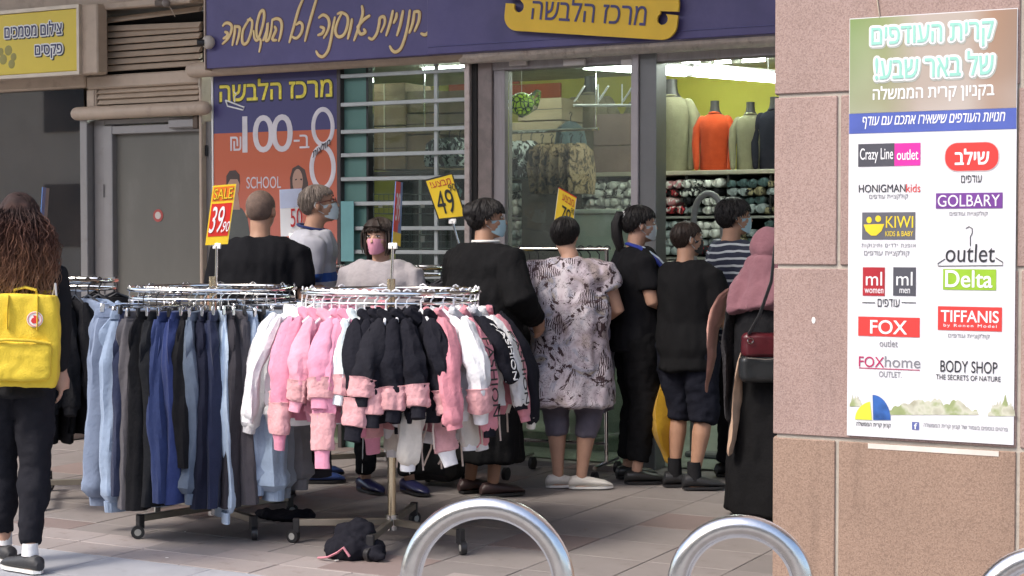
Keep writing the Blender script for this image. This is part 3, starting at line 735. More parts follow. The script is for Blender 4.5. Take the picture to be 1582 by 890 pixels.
# fluorescent tubes (lit)
tb_m = emis('lit_fluorescent', (.90, 1, .92, 1), 15)
def tubelamp(a, b, label):
    pa, pb = onY(*a[:2], a[2]), onY(*b[:2], b[2]); zz = 2.66
    pa = CAM + (pa - CAM) * ((zz - CAMH) / (pa.z - CAMH)); pb = CAM + (pb - CAM) * ((zz - CAMH) / (pb.z - CAMH))
    d = (pb - pa).normalized(); s = d.cross(UZ).normalized()
    t = thing('fluorescent_lamp', label, 'ceiling lamp', pa, group='lit strip lamps in the shop')
    M = Matrix.Translation(-Vector(pa))
    MB().tube([pa + d * .03, pb - d * .03], .026, 12).xf(M).build('lit_tube', tb_m, t)
    MB().loft([(pa + UZ * .05, s * .07, UZ * .02), (pb + UZ * .05, s * .07, UZ * .02)], 8).xf(M).build('batten', M_whitep, t, smooth=False)
    for p_ in (pa, pb): MB().cbox(p_ + UZ * .01, .05, .05, .07, .004).xf(M).build('end_holder', M_whitep, t, smooth=False)
    for f_ in (.2, .8): MB().tube([pa.lerp(pb, f_) + UZ * .06, Vector((pa.lerp(pb, f_).x, pa.lerp(pb, f_).y, 2.93))], .004, 5).xf(M).build('hanger_rod', M_whitep, t)
    return t
tubelamp((896, 101, 9.9), (1062, 113, 9.9), 'lit strip lamp nearest the glass, crossing behind the post')
tubelamp((1066, 112, 9.9), (1215, 124, 9.9), 'lit strip lamp continuing to the right above the doorway')
for a, b, l in (((1020, 92, 9), (1110, 93, 9), 'thin lit lamp strip close to the ceiling over the tall beige dummy'), ((1095, 94, 9), (1180, 88, 9), 'thin lit lamp strip close to the ceiling at the far right')):
    x0, z0, x1, z1 = on(a[0], b[0], 90, 93, 12.4)
    o_ = MB().box(x0, 12.38, 2.90, x1, 12.44, 2.925).build('lamp_strip', tb_m, smooth=False); tag(o_, l, 'ceiling lamp', 'lit strip lamps in the shop')
for i, q in enumerate(((1093, 98), (1138, 98))):
    c = onY(q[0], q[1], 11.6)
    t = thing('ceiling_spotlight', ('wide', 'narrow')[i] + ' dull spotlight hanging under the shop ceiling', 'spotlight', (c.x, c.y, 2.93))
    MB().tube([(0, 0, 0), (0, 0, -.06)], .03, 10).build('stem', M_whitep, t)
    MB().tube([(0, 0, -.05), (0, 0, -.13)], [.075 - i * .02, .05 - i * .01], 14).build('head', mat('grey_olive_plastic', (.30, .30, .24), .5), t)

for i, (xa, ya) in enumerate(((-7.6, 10.6), (-6.4, 11.6), (-3.6, 10.9), (-2.6, 11.6))):  # extra lamps added only to brighten the shop inside
    t = thing('fluorescent_lamp', ('strip lamp on the shop ceiling above the cartons', 'strip lamp on the shop ceiling above the net ball', 'strip lamp on the shop ceiling inside the doorway', 'strip lamp on the shop ceiling far inside the doorway')[i], 'ceiling lamp', (xa, ya, 2.88), group='lit strip lamps in the shop')
    MB().tube([(-.6, 0, 0), (.6, 0, 0)], .022, 10).build('lit_tube', tb_m, t); MB().box(-.62, -.04, .022, .62, .04, .05).build('batten', M_whitep, t, smooth=False)
# big shelf unit with dummies on top
SHY = 12.35
zS = fz(1100, 263, SHY)
shx0, shx1 = fx(760, SHY), RXB - .3
t = thing('shelf_unit', 'dark wall shelf unit full of rolled clothes, beige top board', 'shelf unit', (shx0, SHY, 0))
into(t, MB().box(shx0, SHY, zS - .035, shx1, SHY + .6, zS, bev=.004)).build('top_board', mat('pale_board', (.42, .38, .29), .5), t, smooth=False)
into(t, MB().box(shx0, SHY + .45, .02, shx1, SHY + .47, zS - .036)).build('back_board', mat('dark_board', (.02, .018, .017), .7), t, smooth=False)
shz = [zS - .035]
for k in range(1, 5):
    z = zS - .035 - .335 * k; shz.append(z)
    into(t, MB().box(shx0, SHY + .01, z - .02, shx1, SHY + .449, z, bev=.003)).build('shelf', mat('shelf_grey', (.30, .30, .27), .5), t, smooth=False)
cw = .36; ncol = int((shx1 - shx0) / cw)
for k in range(ncol + 1):
    into(t, MB().box(shx0 + k * cw - .008, SHY + .02, .02, shx0 + k * cw + .008, SHY + .448, zS - .036)).build('divider', MATS['dark_board'], t, smooth=False)
# rolled / folded clothes
def roll_mesh(seed):
    rn = random.Random(seed); m = MB(); n = 20; L_ = .17 + rn.random() * .05
    for q in range(2):
        x0 = -.11 + q * .12 + rn.uniform(-.01, .01); rr = .05 + rn.random() * .012
        pts = [(x0 + rn.uniform(-.008, .008), -.20, .0), (x0 + .004, -.19, 0), (x0, -.1, .004), (x0 + .01, .05, 0)]
        ph = rn.random() * 6
        m.tube([(p[0], p[1], p[2] + rr) for p in pts], [rr * .55, rr * .95, rr, rr], 14, flat=.70, fn=lambda a, i: 1 + .10 * math.sin(3 * a + ph + i) + .05 * math.sin(7 * a + i * 2))
    return m.mesh('rolled_garment')
def printcloth(name, base, mark, scale, thr=.5, third=None):
    m, n, p, o = newmat(name); L = n.links.new
    tc = N(n, 'ShaderNodeTexCoord'); nz = N(n, 'ShaderNodeTexNoise', Scale=scale, Detail=3, Roughness=.6, Distortion=1.5)
    oi = N(n, 'ShaderNodeObjectInfo'); ad = N(n, 'ShaderNodeVectorMath', operation='ADD'); L(tc.outputs['Object'], ad.inputs[0])
    vs = N(n, 'ShaderNodeVectorMath', operation='SCALE'); vs.inputs[0].default_value = (7, 3, 5); L(oi.outputs['Random'], vs.inputs['Scale']); L(vs.outputs[0], ad.inputs[1])
    L(ad.outputs[0], nz.inputs[0])
    st = [(0, base), (thr - .02, base), (thr + .02, mark), (1, mark)]
    if third: st = [(0, third), (thr - .1, third), (thr - .07, base), (thr - .01, base), (thr + .02, mark), (1, mark)]
    rp = ramp(n, st); L(nz.outputs[0], rp.inputs[0]); L(rp.outputs[0], p.inputs['Base Color']); p.inputs['Roughness'].default_value = .85
    p.inputs['Specular IOR Level'].default_value = .2; MATS[name] = m; return m
W4 = (.62, .62, .58, 1); K4 = (.02, .02, .022, 1)
rollmats = {
 'white': cloth('roll_white', (.60, .60, .56)), 'whiteblack': printcloth('roll_white_black', W4, K4, 9, .52), 'pink': printcloth('roll_pink', (.55, .25, .27, 1), W4, 8, .55),
 'red': printcloth('roll_red', (.38, .03, .04, 1), W4, 8, .56, K4), 'grey': cloth('roll_grey', (.28, .32, .32)), 'black': cloth('roll_black', (.02, .02, .022)), 'olive': printcloth('roll_olive', (.25, .22, .13, 1), K4, 9, .55),
 'teal': cloth('roll_teal', (.06, .10, .10))}
adj = {'white': 'plain white', 'whiteblack': 'white and black', 'pink': 'pink and white', 'red': 'red, black and white', 'grey': 'blue-grey', 'black': 'black', 'olive': 'olive patterned', 'teal': 'dark teal'}
rme = [[None] * 3 for _ in rollmats]
rbase = [roll_mesh(i) for i in range(3)]
rm = {}
for k_, m_ in rollmats.items():
    rm[k_] = []
    for b_ in rbase:
        q = b_.copy(); q.materials.append(m_); rm[k_].append(q)
cols = []
rn = random.Random(5)
rownames = ['top', 'second', 'third', 'fourth']
for c_ in range(ncol):
    xc = shx0 + (c_ + .5) * cw
    pxc = 791 + FPX * ((Vector((xc, SHY, 1.5)) - CAM).dot(RT) / (Vector((xc, SHY, 1.5)) - CAM).dot(Fh))
    for r_ in range(4):
        if pxc < 880: pal = ['white', 'grey', 'whiteblack']
        elif pxc < 1010: pal = ['whiteblack', 'white', 'white', 'white'] if r_ < 2 else ['white', 'grey']
        elif pxc < 1055: pal = ['pink', 'red', 'red', 'pink'] if r_ == 0 else ['grey', 'white', 'whiteblack']
        elif pxc < 1150: pal = ['whiteblack', 'white', 'grey', 'white', 'black'] if r_ < 1 else ['white', 'grey', 'whiteblack', 'red']
        else: pal = ['olive', 'black', 'olive', 'grey', 'teal']
        if r_ > 2: continue
        for k in range(4 - (1 if rn.random() < .25 else 0)):
            for h_ in range(2):
                key = rn.choice(pal); o = bpy.data.objects.new('rolled_garment', rm[key][rn.randrange(3)]); col.objects.link(o)
                o.location = (xc - .085 + h_ * .170 + rn.uniform(-.012, .012), SHY + .20 + rn.uniform(-.03, .02), shz[r_ + 1] + .002 + k * .070)
                o.scale = (.76 * rn.uniform(.9, 1.08), 1, .90 * rn.uniform(.9, 1.05)); o.rotation_euler = (0, rn.uniform(-.10, .10), rn.uniform(-.25, .25))
                tag(o, '%s roll, %s up, %s half, bay %s from left, %s shelf' % (adj[key], ('lowest', 'second', 'third', 'topmost')[k], ('left', 'right')[h_], ('one', 'two', 'three', 'four', 'five', 'six', 'seven', 'eight', 'nine', 'ten', 'eleven', 'twelve', 'thirteen', 'fourteen', 'fifteen', 'sixteen')[c_], rownames[r_]), 'clothing', '%s rolled garments on the %s shelf' % (adj[key], rownames[r_]))

# dress-form dummies on the shelf top
def torso_rings(s, fat=1.0, flare=1.0, sway=0):
    pr = [(0.0, .150 * flare, .105), (.045, .158 * flare, .108), (.18, .155, .105), (.34, .155, .11), (.47, .170, .115), (.56, .176, .10), (.61, .148, .085), (.645, .085, .065)]
    return [((0, 0, z * s), (a * s * fat, 0, 0), (0, b * s * fat, 0)) for z, a, b in pr]
def dummy(px, ytop, yhem, m, label, sleeves='long', Y=SHY + .25, w=1.0):
    hem = onY(px, yhem, Y); top = onY(px, ytop, Y).z
    H = top - zS; s = (H) / .80
    t = thing('dress_form', label, 'mannequin', (hem.x, Y, zS), rz=R(8))
    MB().tube([(0, 0, .002), (0, 0, .012)], .10 * s, 16).build('base', M_black, t)
    rr = MB().loft([((0, 0, .60 * s), (.11 * s, 0, 0), (0, .07 * s, 0)), ((0, 0, .645 * s), (.088 * s, 0, 0), (0, .065 * s, 0)), ((0, 0, .69 * s), (.058 * s, 0, 0), (0, .055 * s, 0)), ((0, 0, .75 * s), (.050 * s, 0, 0), (0, .048 * s, 0)), ((0, 0, .80 * s), (.050 * s, 0, 0), (0, .052 * s, 0)), ((0, 0, .803 * s), (.03 * s, 0, 0), (0, .03 * s, 0))], 16)
    rr.build('neck', mat('dummy_black', (.03, .028, .027), .45), t)
    ph = random.random() * 6
    fold = lambda a, i: 1 + (.035 * math.sin(5 * a + ph) + .02 * math.sin(11 * a + ph * 2 + i)) * (1 - min(1, i / 7)) + .012 * math.sin(9 * a + i * 1.7)
    MB().loft([(c, Vector(u) * w, v) for c, u, v in torso_rings(s, 1.04)], 40, caps=True, fn=fold).build('sweater', m, t)
    MB().tube([(.062 * s * math.cos(a), .055 * s * math.sin(a) - .005, .648 * s - .012 * math.sin(a)) for a in [2 * math.pi * i / 20 for i in range(20)]], .010, 8, closed=True).build('collar', m, t)
    for sx in (-1, 1):
        P = [(sx * .145 * w * s, 0, .585 * s), (sx * .195 * w * s, .0, .48 * s), (sx * .212 * w * s, -.02, .31 * s), (sx * .198 * w * s, -.045, .14 * s), (sx * .19 * w * s, -.06, .04 * s)]
        MB().tube(P, [.052 * s, .056 * s, .046 * s, .040 * s, .030 * s], 16, rend=True, fn=lambda a, i: 1 + .06 * math.sin(4 * a + i * 2.1) + .03 * math.sin(i * 5)).build('sleeve', m, t)
    return t
M_bg = cloth('beige_knit', (.185, .175, .11)); M_or = cloth('orange_knit', (.42, .055, .016)); M_navyk = cloth('dark_navy_knit', (.025, .025, .035))
dummy(1037, 123, 258, M_bg, 'tall dress form in a long beige sweater, left of the orange one', w=1.0)
dummy(1104, 156, 256, M_or, 'dress form in a bright orange sweater', w=1.0)
dummy(1159, 158, 256, M_bg, 'shorter dress form in a beige sweater, right of the orange one', w=.98)
dummy(1196, 150, 256, M_navyk, 'dress form in a dark jacket half hidden by the pillar')
dummy(912, 118, 262, cloth('taupe_knit', (.20, .17, .11)), 'dress form in a taupe sweater behind the dusty glass')
dummy(1003, 126, 258, M_bg, 'dress form in beige mostly hidden behind the shop post')

# cartons stacked in the left of the shop
M_cart = mat('carton', (.27, .19, .105), .8, var=.1, bump=.05); M_cart2 = mat('carton_pale', (.30, .235, .145), .8, var=.1)
M_tape = mat('packing_tape', (.55, .50, .36), .4)
def carton(px, Y, dep, m, label, strap=None):
    x0, x1, z0, z1 = pxrect(*px, Y)
    t = thing('carton', label, 'box', (x0, Y, z0))
    M = Matrix.Translation((-x0, -Y, -z0))
    MB().box(x0, Y, z0, x1, Y + dep, z1, bev=.004).xf(M).build('box', m, t, smooth=False)
    MB().box(x0 - .001, Y - .001, (z0 + z1) / 2 - .004, x1 + .001, Y + .002, (z0 + z1) / 2 + .002).xf(M).build('flap_seam', M_black, t, smooth=False)
    if strap:
        a = onY(strap, 200, Y).x; MB().box(a - .006, Y - .004, z0, a + .006, Y, z1).xf(M).build('strap', M_tape, t, smooth=False)
        for k in range(3): MB().box(x0 + .05, Y - .0015, z1 - .07 - k * .03, x0 + .05 + (.16, .2, .12)[k], Y, z1 - .062 - k * .03).xf(M).build('printed_line', mat('carton_print', (.22, .15, .07), .8), t, smooth=False)
CY = 10.9
carton((570, 626, 129, 194), CY, .4, M_cart, 'brown carton with a white strap, upper of two at the window', 594)
carton((570, 626, 196, 262), CY, .4, M_cart, 'brown carton with a white strap, lower of two at the window', 594)
carton((628, 674, 176, 207), CY + .02, .4, M_cart2, 'pale carton left of the rod, middle of the window stack')
carton((676, 730, 176, 207), CY + .02, .4, M_cart2, 'pale carton right of the rod, middle of the window stack')
carton((628, 674, 140, 174), CY + .02, .4, M_cart2, 'pale carton left of the rod, topmost of the window stack')
carton((676, 730, 140, 174), CY + .02, .4, M_cart2, 'pale carton right of the rod, topmost of the window stack')
carton((628, 680, 209, 262), CY + .02, .4, M_cart, 'wide brown carton at the bottom of the window stack')
carton((800, 868, 152, 186), 12.0, .4, M_cart2, 'pale carton behind the net ball, upper one')
carton((790, 868, 188, 222), 12.0, .4, M_cart2, 'pale carton behind the net ball, lower one')
# their shelf and the dark lower stock
x0, x1, z0, z1 = pxrect(566, 735, 264, 270, CY)
t = thing('stock_rack', 'dark stock rack inside the barred window carrying cartons', 'rack', (x0, CY, 0))
into(t, MB().box(x0, CY - .02, z0, x1, CY + .45, z1, bev=.003)).build('shelf', mat('brown_shelf', (.06, .045, .035), .6), t, smooth=False)
into(t, MB().box(x0, CY + .44, .02, x1, CY + .46, z0)).build('back_panel', mat('dark_panel', (.022, .022, .021), .7), t, smooth=False)
for xx in (x0, (x0 + x1) / 2, x1):
    into(t, MB().tube([(xx, CY, 0.02), (xx, CY, z0)], .012, 8)).build('upright', M_bar, t)
x0, x1, z0, z1 = pxrect(782, 875, 222, 226, 12.0)
t = thing('carton_shelf', 'thin shelf behind the glass pane carrying two cartons', 'shelf', (x0, 12.0, z0)); into(t, MB().box(x0, 12.0, z0 - .01, x1, 12.3, z1 - .01)).build('board', MATS['brown_shelf'], t, smooth=False)
into(t, MB().box(x0, 12.28, .02, x1, 12.3, z0 - .011)).build('back_panel', mat('brown_dark_panel', (.05, .04, .035), .7), t, smooth=False)
# wire baskets with odds and ends
for i, (px, py0, py1) in enumerate(((600, 300, 330), (665, 300, 330), (600, 352, 384), (665, 352, 384))):
    x0, x1, z0, z1 = pxrect(px - 30, px + 32, py0, py1, CY - .1)
    t = thing('wire_basket', 'dark wire basket in the barred window, %s %s' % (('upper', 'lower')[i // 2], ('left', 'right')[i % 2]), 'basket', (x0, CY - .1, z0), group='wire baskets in the barred window')
    m = MB(); W_ = x1 - x0; H_ = z1 - z0
    for k in range(9): m.tube([(W_ * k / 8, 0, H_), (W_ * k / 8, 0, 0), (W_ * k / 8, .3, 0)], .0025, 4)
    for k in range(4): m.tube([(0, 0, H_ * k / 3), (W_, 0, H_ * k / 3)], .003, 4)
    m.build('wires', mat('wire_grey', (.10, .11, .11), .5, metal=.5), t)
    for sx in (.25, .6): MB().box(W_ * sx, -.006, H_ * .3, W_ * sx + .035, -.003, H_ * .3 + .05).build('price_tag', M_whitep, t, smooth=False)
# plastic bag of clothes in the barred window
c = onY(690, 300, CY - .2)
bag = MB().ell((0, 0, 0), .13, .10, .10, 24, 16)
for i, v in enumerate(bag.v):
    q = 1 + .25 * mnoise.noise(Vector(v) * 14); bag.v[i] = (v[0] * q, v[1] * q, v[2] * q)
o = bag.build('plastic_bag', printcloth('bagged_stock', (.25, .40, .42, 1), (.7, .75, .75, 1), 14, .56, (.05, .08, .08, 1))); o.location = c
tag(o, 'shiny clear bag of folded stock behind the window bars', 'bag')
# green ball in clear wrap
c = onY(806, 161, 11.2)
t = thing('green_ball', 'lime green ball in a clear plastic bag hanging in the window', 'ball', c)
m, n, p, o_ = newmat('lime_ball'); L = n.links.new
tc = N(n, 'ShaderNodeTexCoord'); v = N(n, 'ShaderNodeTexVoronoi', Scale=26, feature='DISTANCE_TO_EDGE'); L(tc.outputs['Object'], v.inputs[0])
rp = ramp(n, [(0, (.03, .06, .01, 1)), (.07, (.05, .1, .01, 1)), (.12, (.60, .95, .05, 1)), (1, (.75, 1, .10, 1))]); L(v.outputs[0], rp.inputs[0]); L(rp.outputs[0], p.inputs['Base Color'])
MB().ell((0, 0, 0), .095, .095, .092, 28, 18).build('ball', m, t)
wb = MB()
for s_ in (1, -1): wb.tube([(0, 0, -.10), (s_ * .06, 0, 0), (s_ * .13, 0, .07), (s_ * .15, 0, .10)], [.02, .10, .05, .03], 12, flat=.6, fn=lambda a, i: 1 + .2 * math.sin(3 * a + i))
wb.build('wrap', glass('clear_wrap', (.95, .97, .96, 1), .06, .06, (.8, .82, .8, 1)), t)
MB().tube([(0, 0, .08), (0, 0, 2.93 - c.z)], .002, 4).build('string', M_whitep, t)

# printed garments hung inside
leop = printcloth('leopard_black_white', K4, (.62, .66, .62, 1), 15, .53); leob = printcloth('leopard_brown', (.22, .15, .08, 1), (.04, .03, .02, 1), 16, .53, (.30, .22, .13, 1))
def hung_bundle(px0, px1, py0, py1, Y, m, n_, label, m2=None):
    x0, x1, z0, z1 = pxrect(px0, px1, py0, py1, Y)
    for k in range(n_):
        x = x0 + (x1 - x0) * (k + .5) / n_
        t = thing('hung_blouse', (('leftmost', 'second', 'third', 'fourth', 'fifth')[k] + ' ' if n_ > 1 else '') + label, 'clothing', (x, Y, z1), group=label)
        w_ = (x1 - x0) / n_ * .62; ph = random.random() * 6; H_ = z1 - z0
        MB().loft([((0, 0, 0), (w_ * .3, 0, 0), (0, .06, 0)), ((0, 0, -.05), (w_ * .8, 0, 0), (0, .17, 0)), ((0, 0, -.18), (w_, 0, 0), (0, .2, 0)), ((.01, 0, -H_ * .7), (w_ * 1.05, 0, 0), (0, .2, 0)), ((.01, 0, -H_), (w_, 0, 0), (0, .18, 0))], 18, fn=lambda a, i: 1 + .12 * math.sin(4 * a + ph) + .06 * math.sin(9 * a + i)).build('blouse', m, t)
        MB().tube([(0, 0, 0), (0, 0, .04), (.015, 0, .06), (.0, 0, .075), (-.012, 0, .06)], .004, 6).build('hook', M_black, t)
    return x0, x1, z1
def rail(x0, x1, z, Y, label):
    t = thing('garment_rail', label, 'rail', (x0, Y, z))
    MB().tube([(0, 0, 0), (x1 - x0, 0, 0)], .011, 8).build('tube', M_chrome, t)
    for x in (.02, x1 - x0 - .02): MB().tube([(x, 0, -.0), (x, 0, 2.93 - z)], .006, 6).build('drop_rod', M_chrome, t)
a = hung_bundle(670, 735, 213, 258, 10.35, leop, 4, 'black and white print blouse on the rail right of the cartons')
rail(a[0] - .1, a[1] + .1, a[2] + .07, 10.35, 'chrome rail inside the barred window with printed blouses')
a = hung_bundle(782, 828, 218, 275, 10.6, leop, 3, 'black and white print blouse just right of the wide post')
b = hung_bundle(830, 905, 222, 300, 10.6, leob, 5, 'brown leopard print blouse hanging behind the glass')
rail(a[0] - .1, b[1] + .1, a[2] + .07, 10.6, 'chrome rail behind the glass pane with leopard blouses')
# denim piece and grey dress further in
hung_bundle(868, 895, 188, 250, 11.4, cloth('dull_denim', (.08, .12, .13)), 1, 'dull blue denim jacket hanging behind the glass')
# pinkish panel and white bars added inside to stand for reflections in the glass
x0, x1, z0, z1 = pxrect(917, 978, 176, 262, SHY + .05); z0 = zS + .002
t = thing('reflection_panel', 'pinkish brown display partition behind the glass by the post', 'standin_panel', (x0, SHY + .05, z0))
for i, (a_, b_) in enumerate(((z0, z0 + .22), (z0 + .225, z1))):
    into(t, MB().box(x0, SHY + .05, a_, x1 + .1, SHY + .09, b_, bev=.004)).build('panel', mat('pink_brown_reflection', (.25, .17, .145), .6), t, smooth=False)
t = thing('reflection_bars', 'white metal hook rack hanging behind the glass under the lamp', 'rack', onY(950, 166, 10.1))
q = lambda a, b: onY(a, b, 10.1)
rk = MB().tube([q(886, 163), q(978, 163)], .010, 8)
for a in (924, 961): rk.tube([q(a, 130), q(a, 163)], .005, 6)
into(t, rk).build('frame', M_white, t)
for a in (887, 924, 962):
    into(t, MB().tube([q(a, 157), q(a + 5, 150), q(a + 16, 133)], .012, 8, flat=.5)).build('arm', M_white, t)
# pale green block added for the greenish reflection low in the glass pane
x0, x1, z0, z1 = pxrect(880, 976, 330, 398, 10.3)
t = thing('reflection_block', 'pale green shop counter behind the glass pane', 'reflection_block', (x0, 10.3, 0))
into(t, MB().box(x0, 10.3, .02, x1, 10.8, z1, bev=.006)).build('body', mat('pale_green_reflection', (.34, .42, .33), .3, var=.1, vs=2), t, smooth=False)
into(t, MB().box(x0 - .02, 10.27, z1 + .001, x1 + .02, 10.83, z1 + .03, bev=.004)).build('block_top', mat('pale_block_top', (.5, .55, .46), .3), t, smooth=False)
x0, x1, z0, z1 = pxrect(640, 970, 664, 716, 10.2)
o = MB().box(x0, 10.15, .013, x1, 10.2, z1).build('green_skirting', mat('green_laminate', (.20, .27, .18), .4, var=.15)); tag(o, 'long low green board along the floor just inside the shop', 'board')
# anti-theft arch
c0 = onY(1072, 340, 10.2).x; c1 = onY(1117, 340, 10.2).x; zt_ = fz(1095, 299, 10.2)
rr_ = (c1 - c0) / 2; cx_ = (c0 + c1) / 2
t = thing('security_arch', 'grey rounded anti-theft arch standing in the shop doorway', 'security gate', (cx_, 10.2, 0))
P = [(-rr_, 0, .02), (-rr_, 0, zt_ - rr_ * 1.6)] + [(rr_ * math.cos(R(a)), 0, zt_ - rr_ * 1.6 + rr_ * 1.6 * math.sin(R(a))) for a in range(170, 0, -12)] + [(rr_, 0, zt_ - rr_ * 1.6), (rr_, 0, .02)]
MB().tube(P, .022, 10).build('frame', mat('grey_arch', (.22, .22, .21), .4), t)
MB().box(-rr_ - .04, -.06, .013, rr_ + .04, .06, .05, bev=.01).build('base', MATS['grey_arch'], t, smooth=False)

# ================================================================ THE PLAZA BEHIND THE CAMERA (seen only in the glass)
t = thing('opposite_building', 'beige building across the plaza seen reflected in the glass', 'building', (-12, -16, 0))
MB().box(-26, -3, 0, 30, 0, 11).build('wall', mat('sunny_render', (.50, .40, .30), .9, var=.1, vs=1), t, smooth=False)
for i in range(9):
    for j in range(3): MB().box(-22 + i * 5, 0, 1.2 + j * 3.3, -19.6 + i * 5, .05, 3 + j * 3.3).build('window', M_black, t, smooth=False)
rn = random.Random(3)
M_leaf = mat('leaf_green', (.07, .13, .03), .6, var=.4, vs=3); M_bark = mat('bark', (.12, .09, .06), .9, bump=.4)
for i, (x, y, h) in enumerate(((-17, -6, 5.0), (-11, -10, 6), (-3, -11, 5.5))):
    t = thing('plaza_tree', ('leafy tree at the far left of the plaza behind the viewer', 'tall tree in the middle of the plaza behind the viewer', 'shorter tree near the building across the plaza')[i], 'tree', (x, y, 0))
    MB().tube([(0, 0, -.05), (.1, 0, h * .3), (0, .1, h * .6), (.1, 0, h * .85)], [.16, .12, .08, .03], 10).tube([(0, 0, h * .4), (.7, .2, h * .7)], [.07, .02], 6).tube([(0, 0, h * .45), (-.7, -.3, h * .75)], [.07, .02], 6).build('trunk', M_bark, t)
    m = MB()
    for k in range(1500):
        a = rn.gauss(0, 1), rn.gauss(0, 1), rn.gauss(0, 1); c = Vector(a).normalized() * (rn.random() ** .4); c = Vector((c.x * 1.7, c.y * 1.7, c.z * 1.4 + h * .85))
        if mnoise.noise(c * 1.1 + Vector((i * 9, 0, 0))) < -.12: continue
        u = Vector((rn.gauss(0, 1), rn.gauss(0, 1), rn.gauss(0, 1))).normalized(); v = u.orthogonal().normalized(); s_ = .12
        m.add([c - u * s_, c + v * s_ * .5, c + u * s_, c - v * s_ * .5], [(0, 1, 2, 3)])
    m.build('crown', M_leaf, t, recalc=False)
# ================================================================ POSTER ON THE PILLAR
Q = PY - .004
pt = thing('mall_poster', 'tall white poster of shop logos stuck on the granite pillar', 'poster', (fx(1311, Q), Q, fz(1440, 680, Q)))
X0, X1 = fx(1311, Q), fx(1569.5, Q); Z0, Z1 = fz(1440, 680, Q), fz(1440, 21, Q)
M_paper = mat('poster_paper', (.66, .66, .68), .35, var=.015, vs=3)
into(pt, MB().box(X0, Q - .004, Z0, X1, Q, Z1)).build('sheet', M_paper, pt, smooth=False)
QF = Q - .0045
# blurred photograph at the head of the poster: flat print
m, n, p, o_ = newmat('blurred_print'); L = n.links.new
tc = N(n, 'ShaderNodeTexCoord'); nz = N(n, 'ShaderNodeTexNoise', Scale=3.4, Detail=1, Roughness=.3); L(tc.outputs['Object'], nz.inputs[0])
sx = N(n, 'ShaderNodeSeparateXYZ'); L(tc.outputs['Object'], sx.inputs[0])
mrx = N(n, 'ShaderNodeMapRange'); L(sx.outputs[0], mrx.inputs[0]); mrx.inputs[1].default_value = 0; mrx.inputs[2].default_value = X1 - X0
r1 = ramp(n, [(0, (.16, .26, .07, 1)), (.22, (.24, .30, .12, 1)), (.42, (.42, .36, .31, 1)), (.72, (.38, .32, .27, 1)), (.86, (.32, .19, .12, 1)), (1, (.25, .16, .11, 1))]); L(mrx.outputs[0], r1.inputs[0])
r2 = ramp(n, [(0, (.22, .17, .13, 1)), (.42, (.34, .28, .24, 1)), (.6, (.50, .46, .43, 1)), (1, (.62, .60, .57, 1))]); L(nz.outputs[0], r2.inputs[0])
sz = N(n, 'ShaderNodeMapRange'); L(sx.outputs[2], sz.inputs[0]); zz0 = fz(1440, 170, Q) - Z0; sz.inputs[1].default_value = zz0; sz.inputs[2].default_value = Z1 - Z0; sz.inputs[3].default_value = .45; sz.inputs[4].default_value = .9
ad = N(n, 'ShaderNodeMath', operation='MULTIPLY'); L(sz.outputs[0], ad.inputs[0]); ad.inputs[1].default_value = 1
mx = N(n, 'ShaderNodeMix', data_type='RGBA'); L(ad.outputs[0], mx.inputs[0]); L(r2.outputs[0], mx.inputs[6]); L(r1.outputs[0], mx.inputs[7])
L(mx.outputs[2], p.inputs['Base Color']); p.inputs['Roughness'].default_value = .35
M_blur = m
def prect(px, m, name, d=.0006, par=None, Y=QF, full=None, th=.0008):
    x0, x1, z0, z1 = pxrect(*px, Y)
    if full: x0, x1 = full
    par = par or pt
    wl = par.matrix_world_loc if hasattr(par, 'matrix_world_loc') else pt.location
    return MB().box(x0, Y - d - th, z0, x1, Y - d, z1).xf(Matrix.Translation(-pt.location)).build(name, m, par, smooth=False)
prect((1311, 1569, 22, 171), M_blur, 'printed_photo', full=(X0 + .002, X1 - .002), d=0)
M_bband = mat('poster_blue_band', (.075, .11, .38), .4)
prect((1311, 1569, 171.5, 203), M_bband, 'blue_band', full=(X0 + .001, X1 - .001), d=.0)
M_wp = mat('print_white', (.76, .76, .77), .4, var=.01); M_kp = mat('print_black', (.03, .03, .035), .4); M_gp = mat('print_grey', (.22, .22, .24), .4)
M_teal = mat('print_mint', (.27, .55, .46), .4, var=.03); M_mint = mat('print_mint_edge', (.66, .82, .76), .4, var=.02); M_rp = mat('print_red', (.60, .045, .04), .4, var=.04); M_dgp = mat('print_dark_grey', (.07, .07, .085), .4)
def T(s, m, px, w=0, d=.0012, sh=0, name='lettering', par=None, sp=1, rim=0):
    x0, x1, z0, z1 = pxrect(*px, QF)
    return lettering(s, m, par or pt, x0, x1, z0, z1, QF - d, weight=w, depth=.0006, shear=sh, name=name, origin=pt.location, spacing=sp, rim=rim)
for s, px in (('קרית העודפים', (1347, 1535, 38, 75)), ('של באר שבע!', (1353, 1535, 82, 119))):
    T(HEB(s), mat('print_soft_shadow', (.40, .42, .38), .5), (px[0] + 1, px[1] + 1, px[2] + 1.5, px[3] + 1.5), w=.015, d=.0008, rim=.0115)
    T(HEB(s), M_wp, px, w=.015, d=.0022, rim=.0095)
    T(HEB(s), M_mint, px, w=.015, d=.0036, rim=.0035)
    T(HEB(s), M_teal, px, w=.012, d=.0050)
T(HEB('בקניון קרית הממשלה'), M_wp, (1349, 1536, 130, 157), w=.015)
T(HEB('חנויות העודפים שישאירו אתכם עם עודף'), M_wp, (1333, 1553, 177, 196), w=.012, sh=.25)
lg = lambda name='logo': None
M_mag = mat('print_magenta', (.62, .03, .30), .4)
prect((1326, 1382, 222, 257), M_dgp, 'logo_panel'); prect((1382, 1422, 221, 256), M_mag, 'logo_panel')
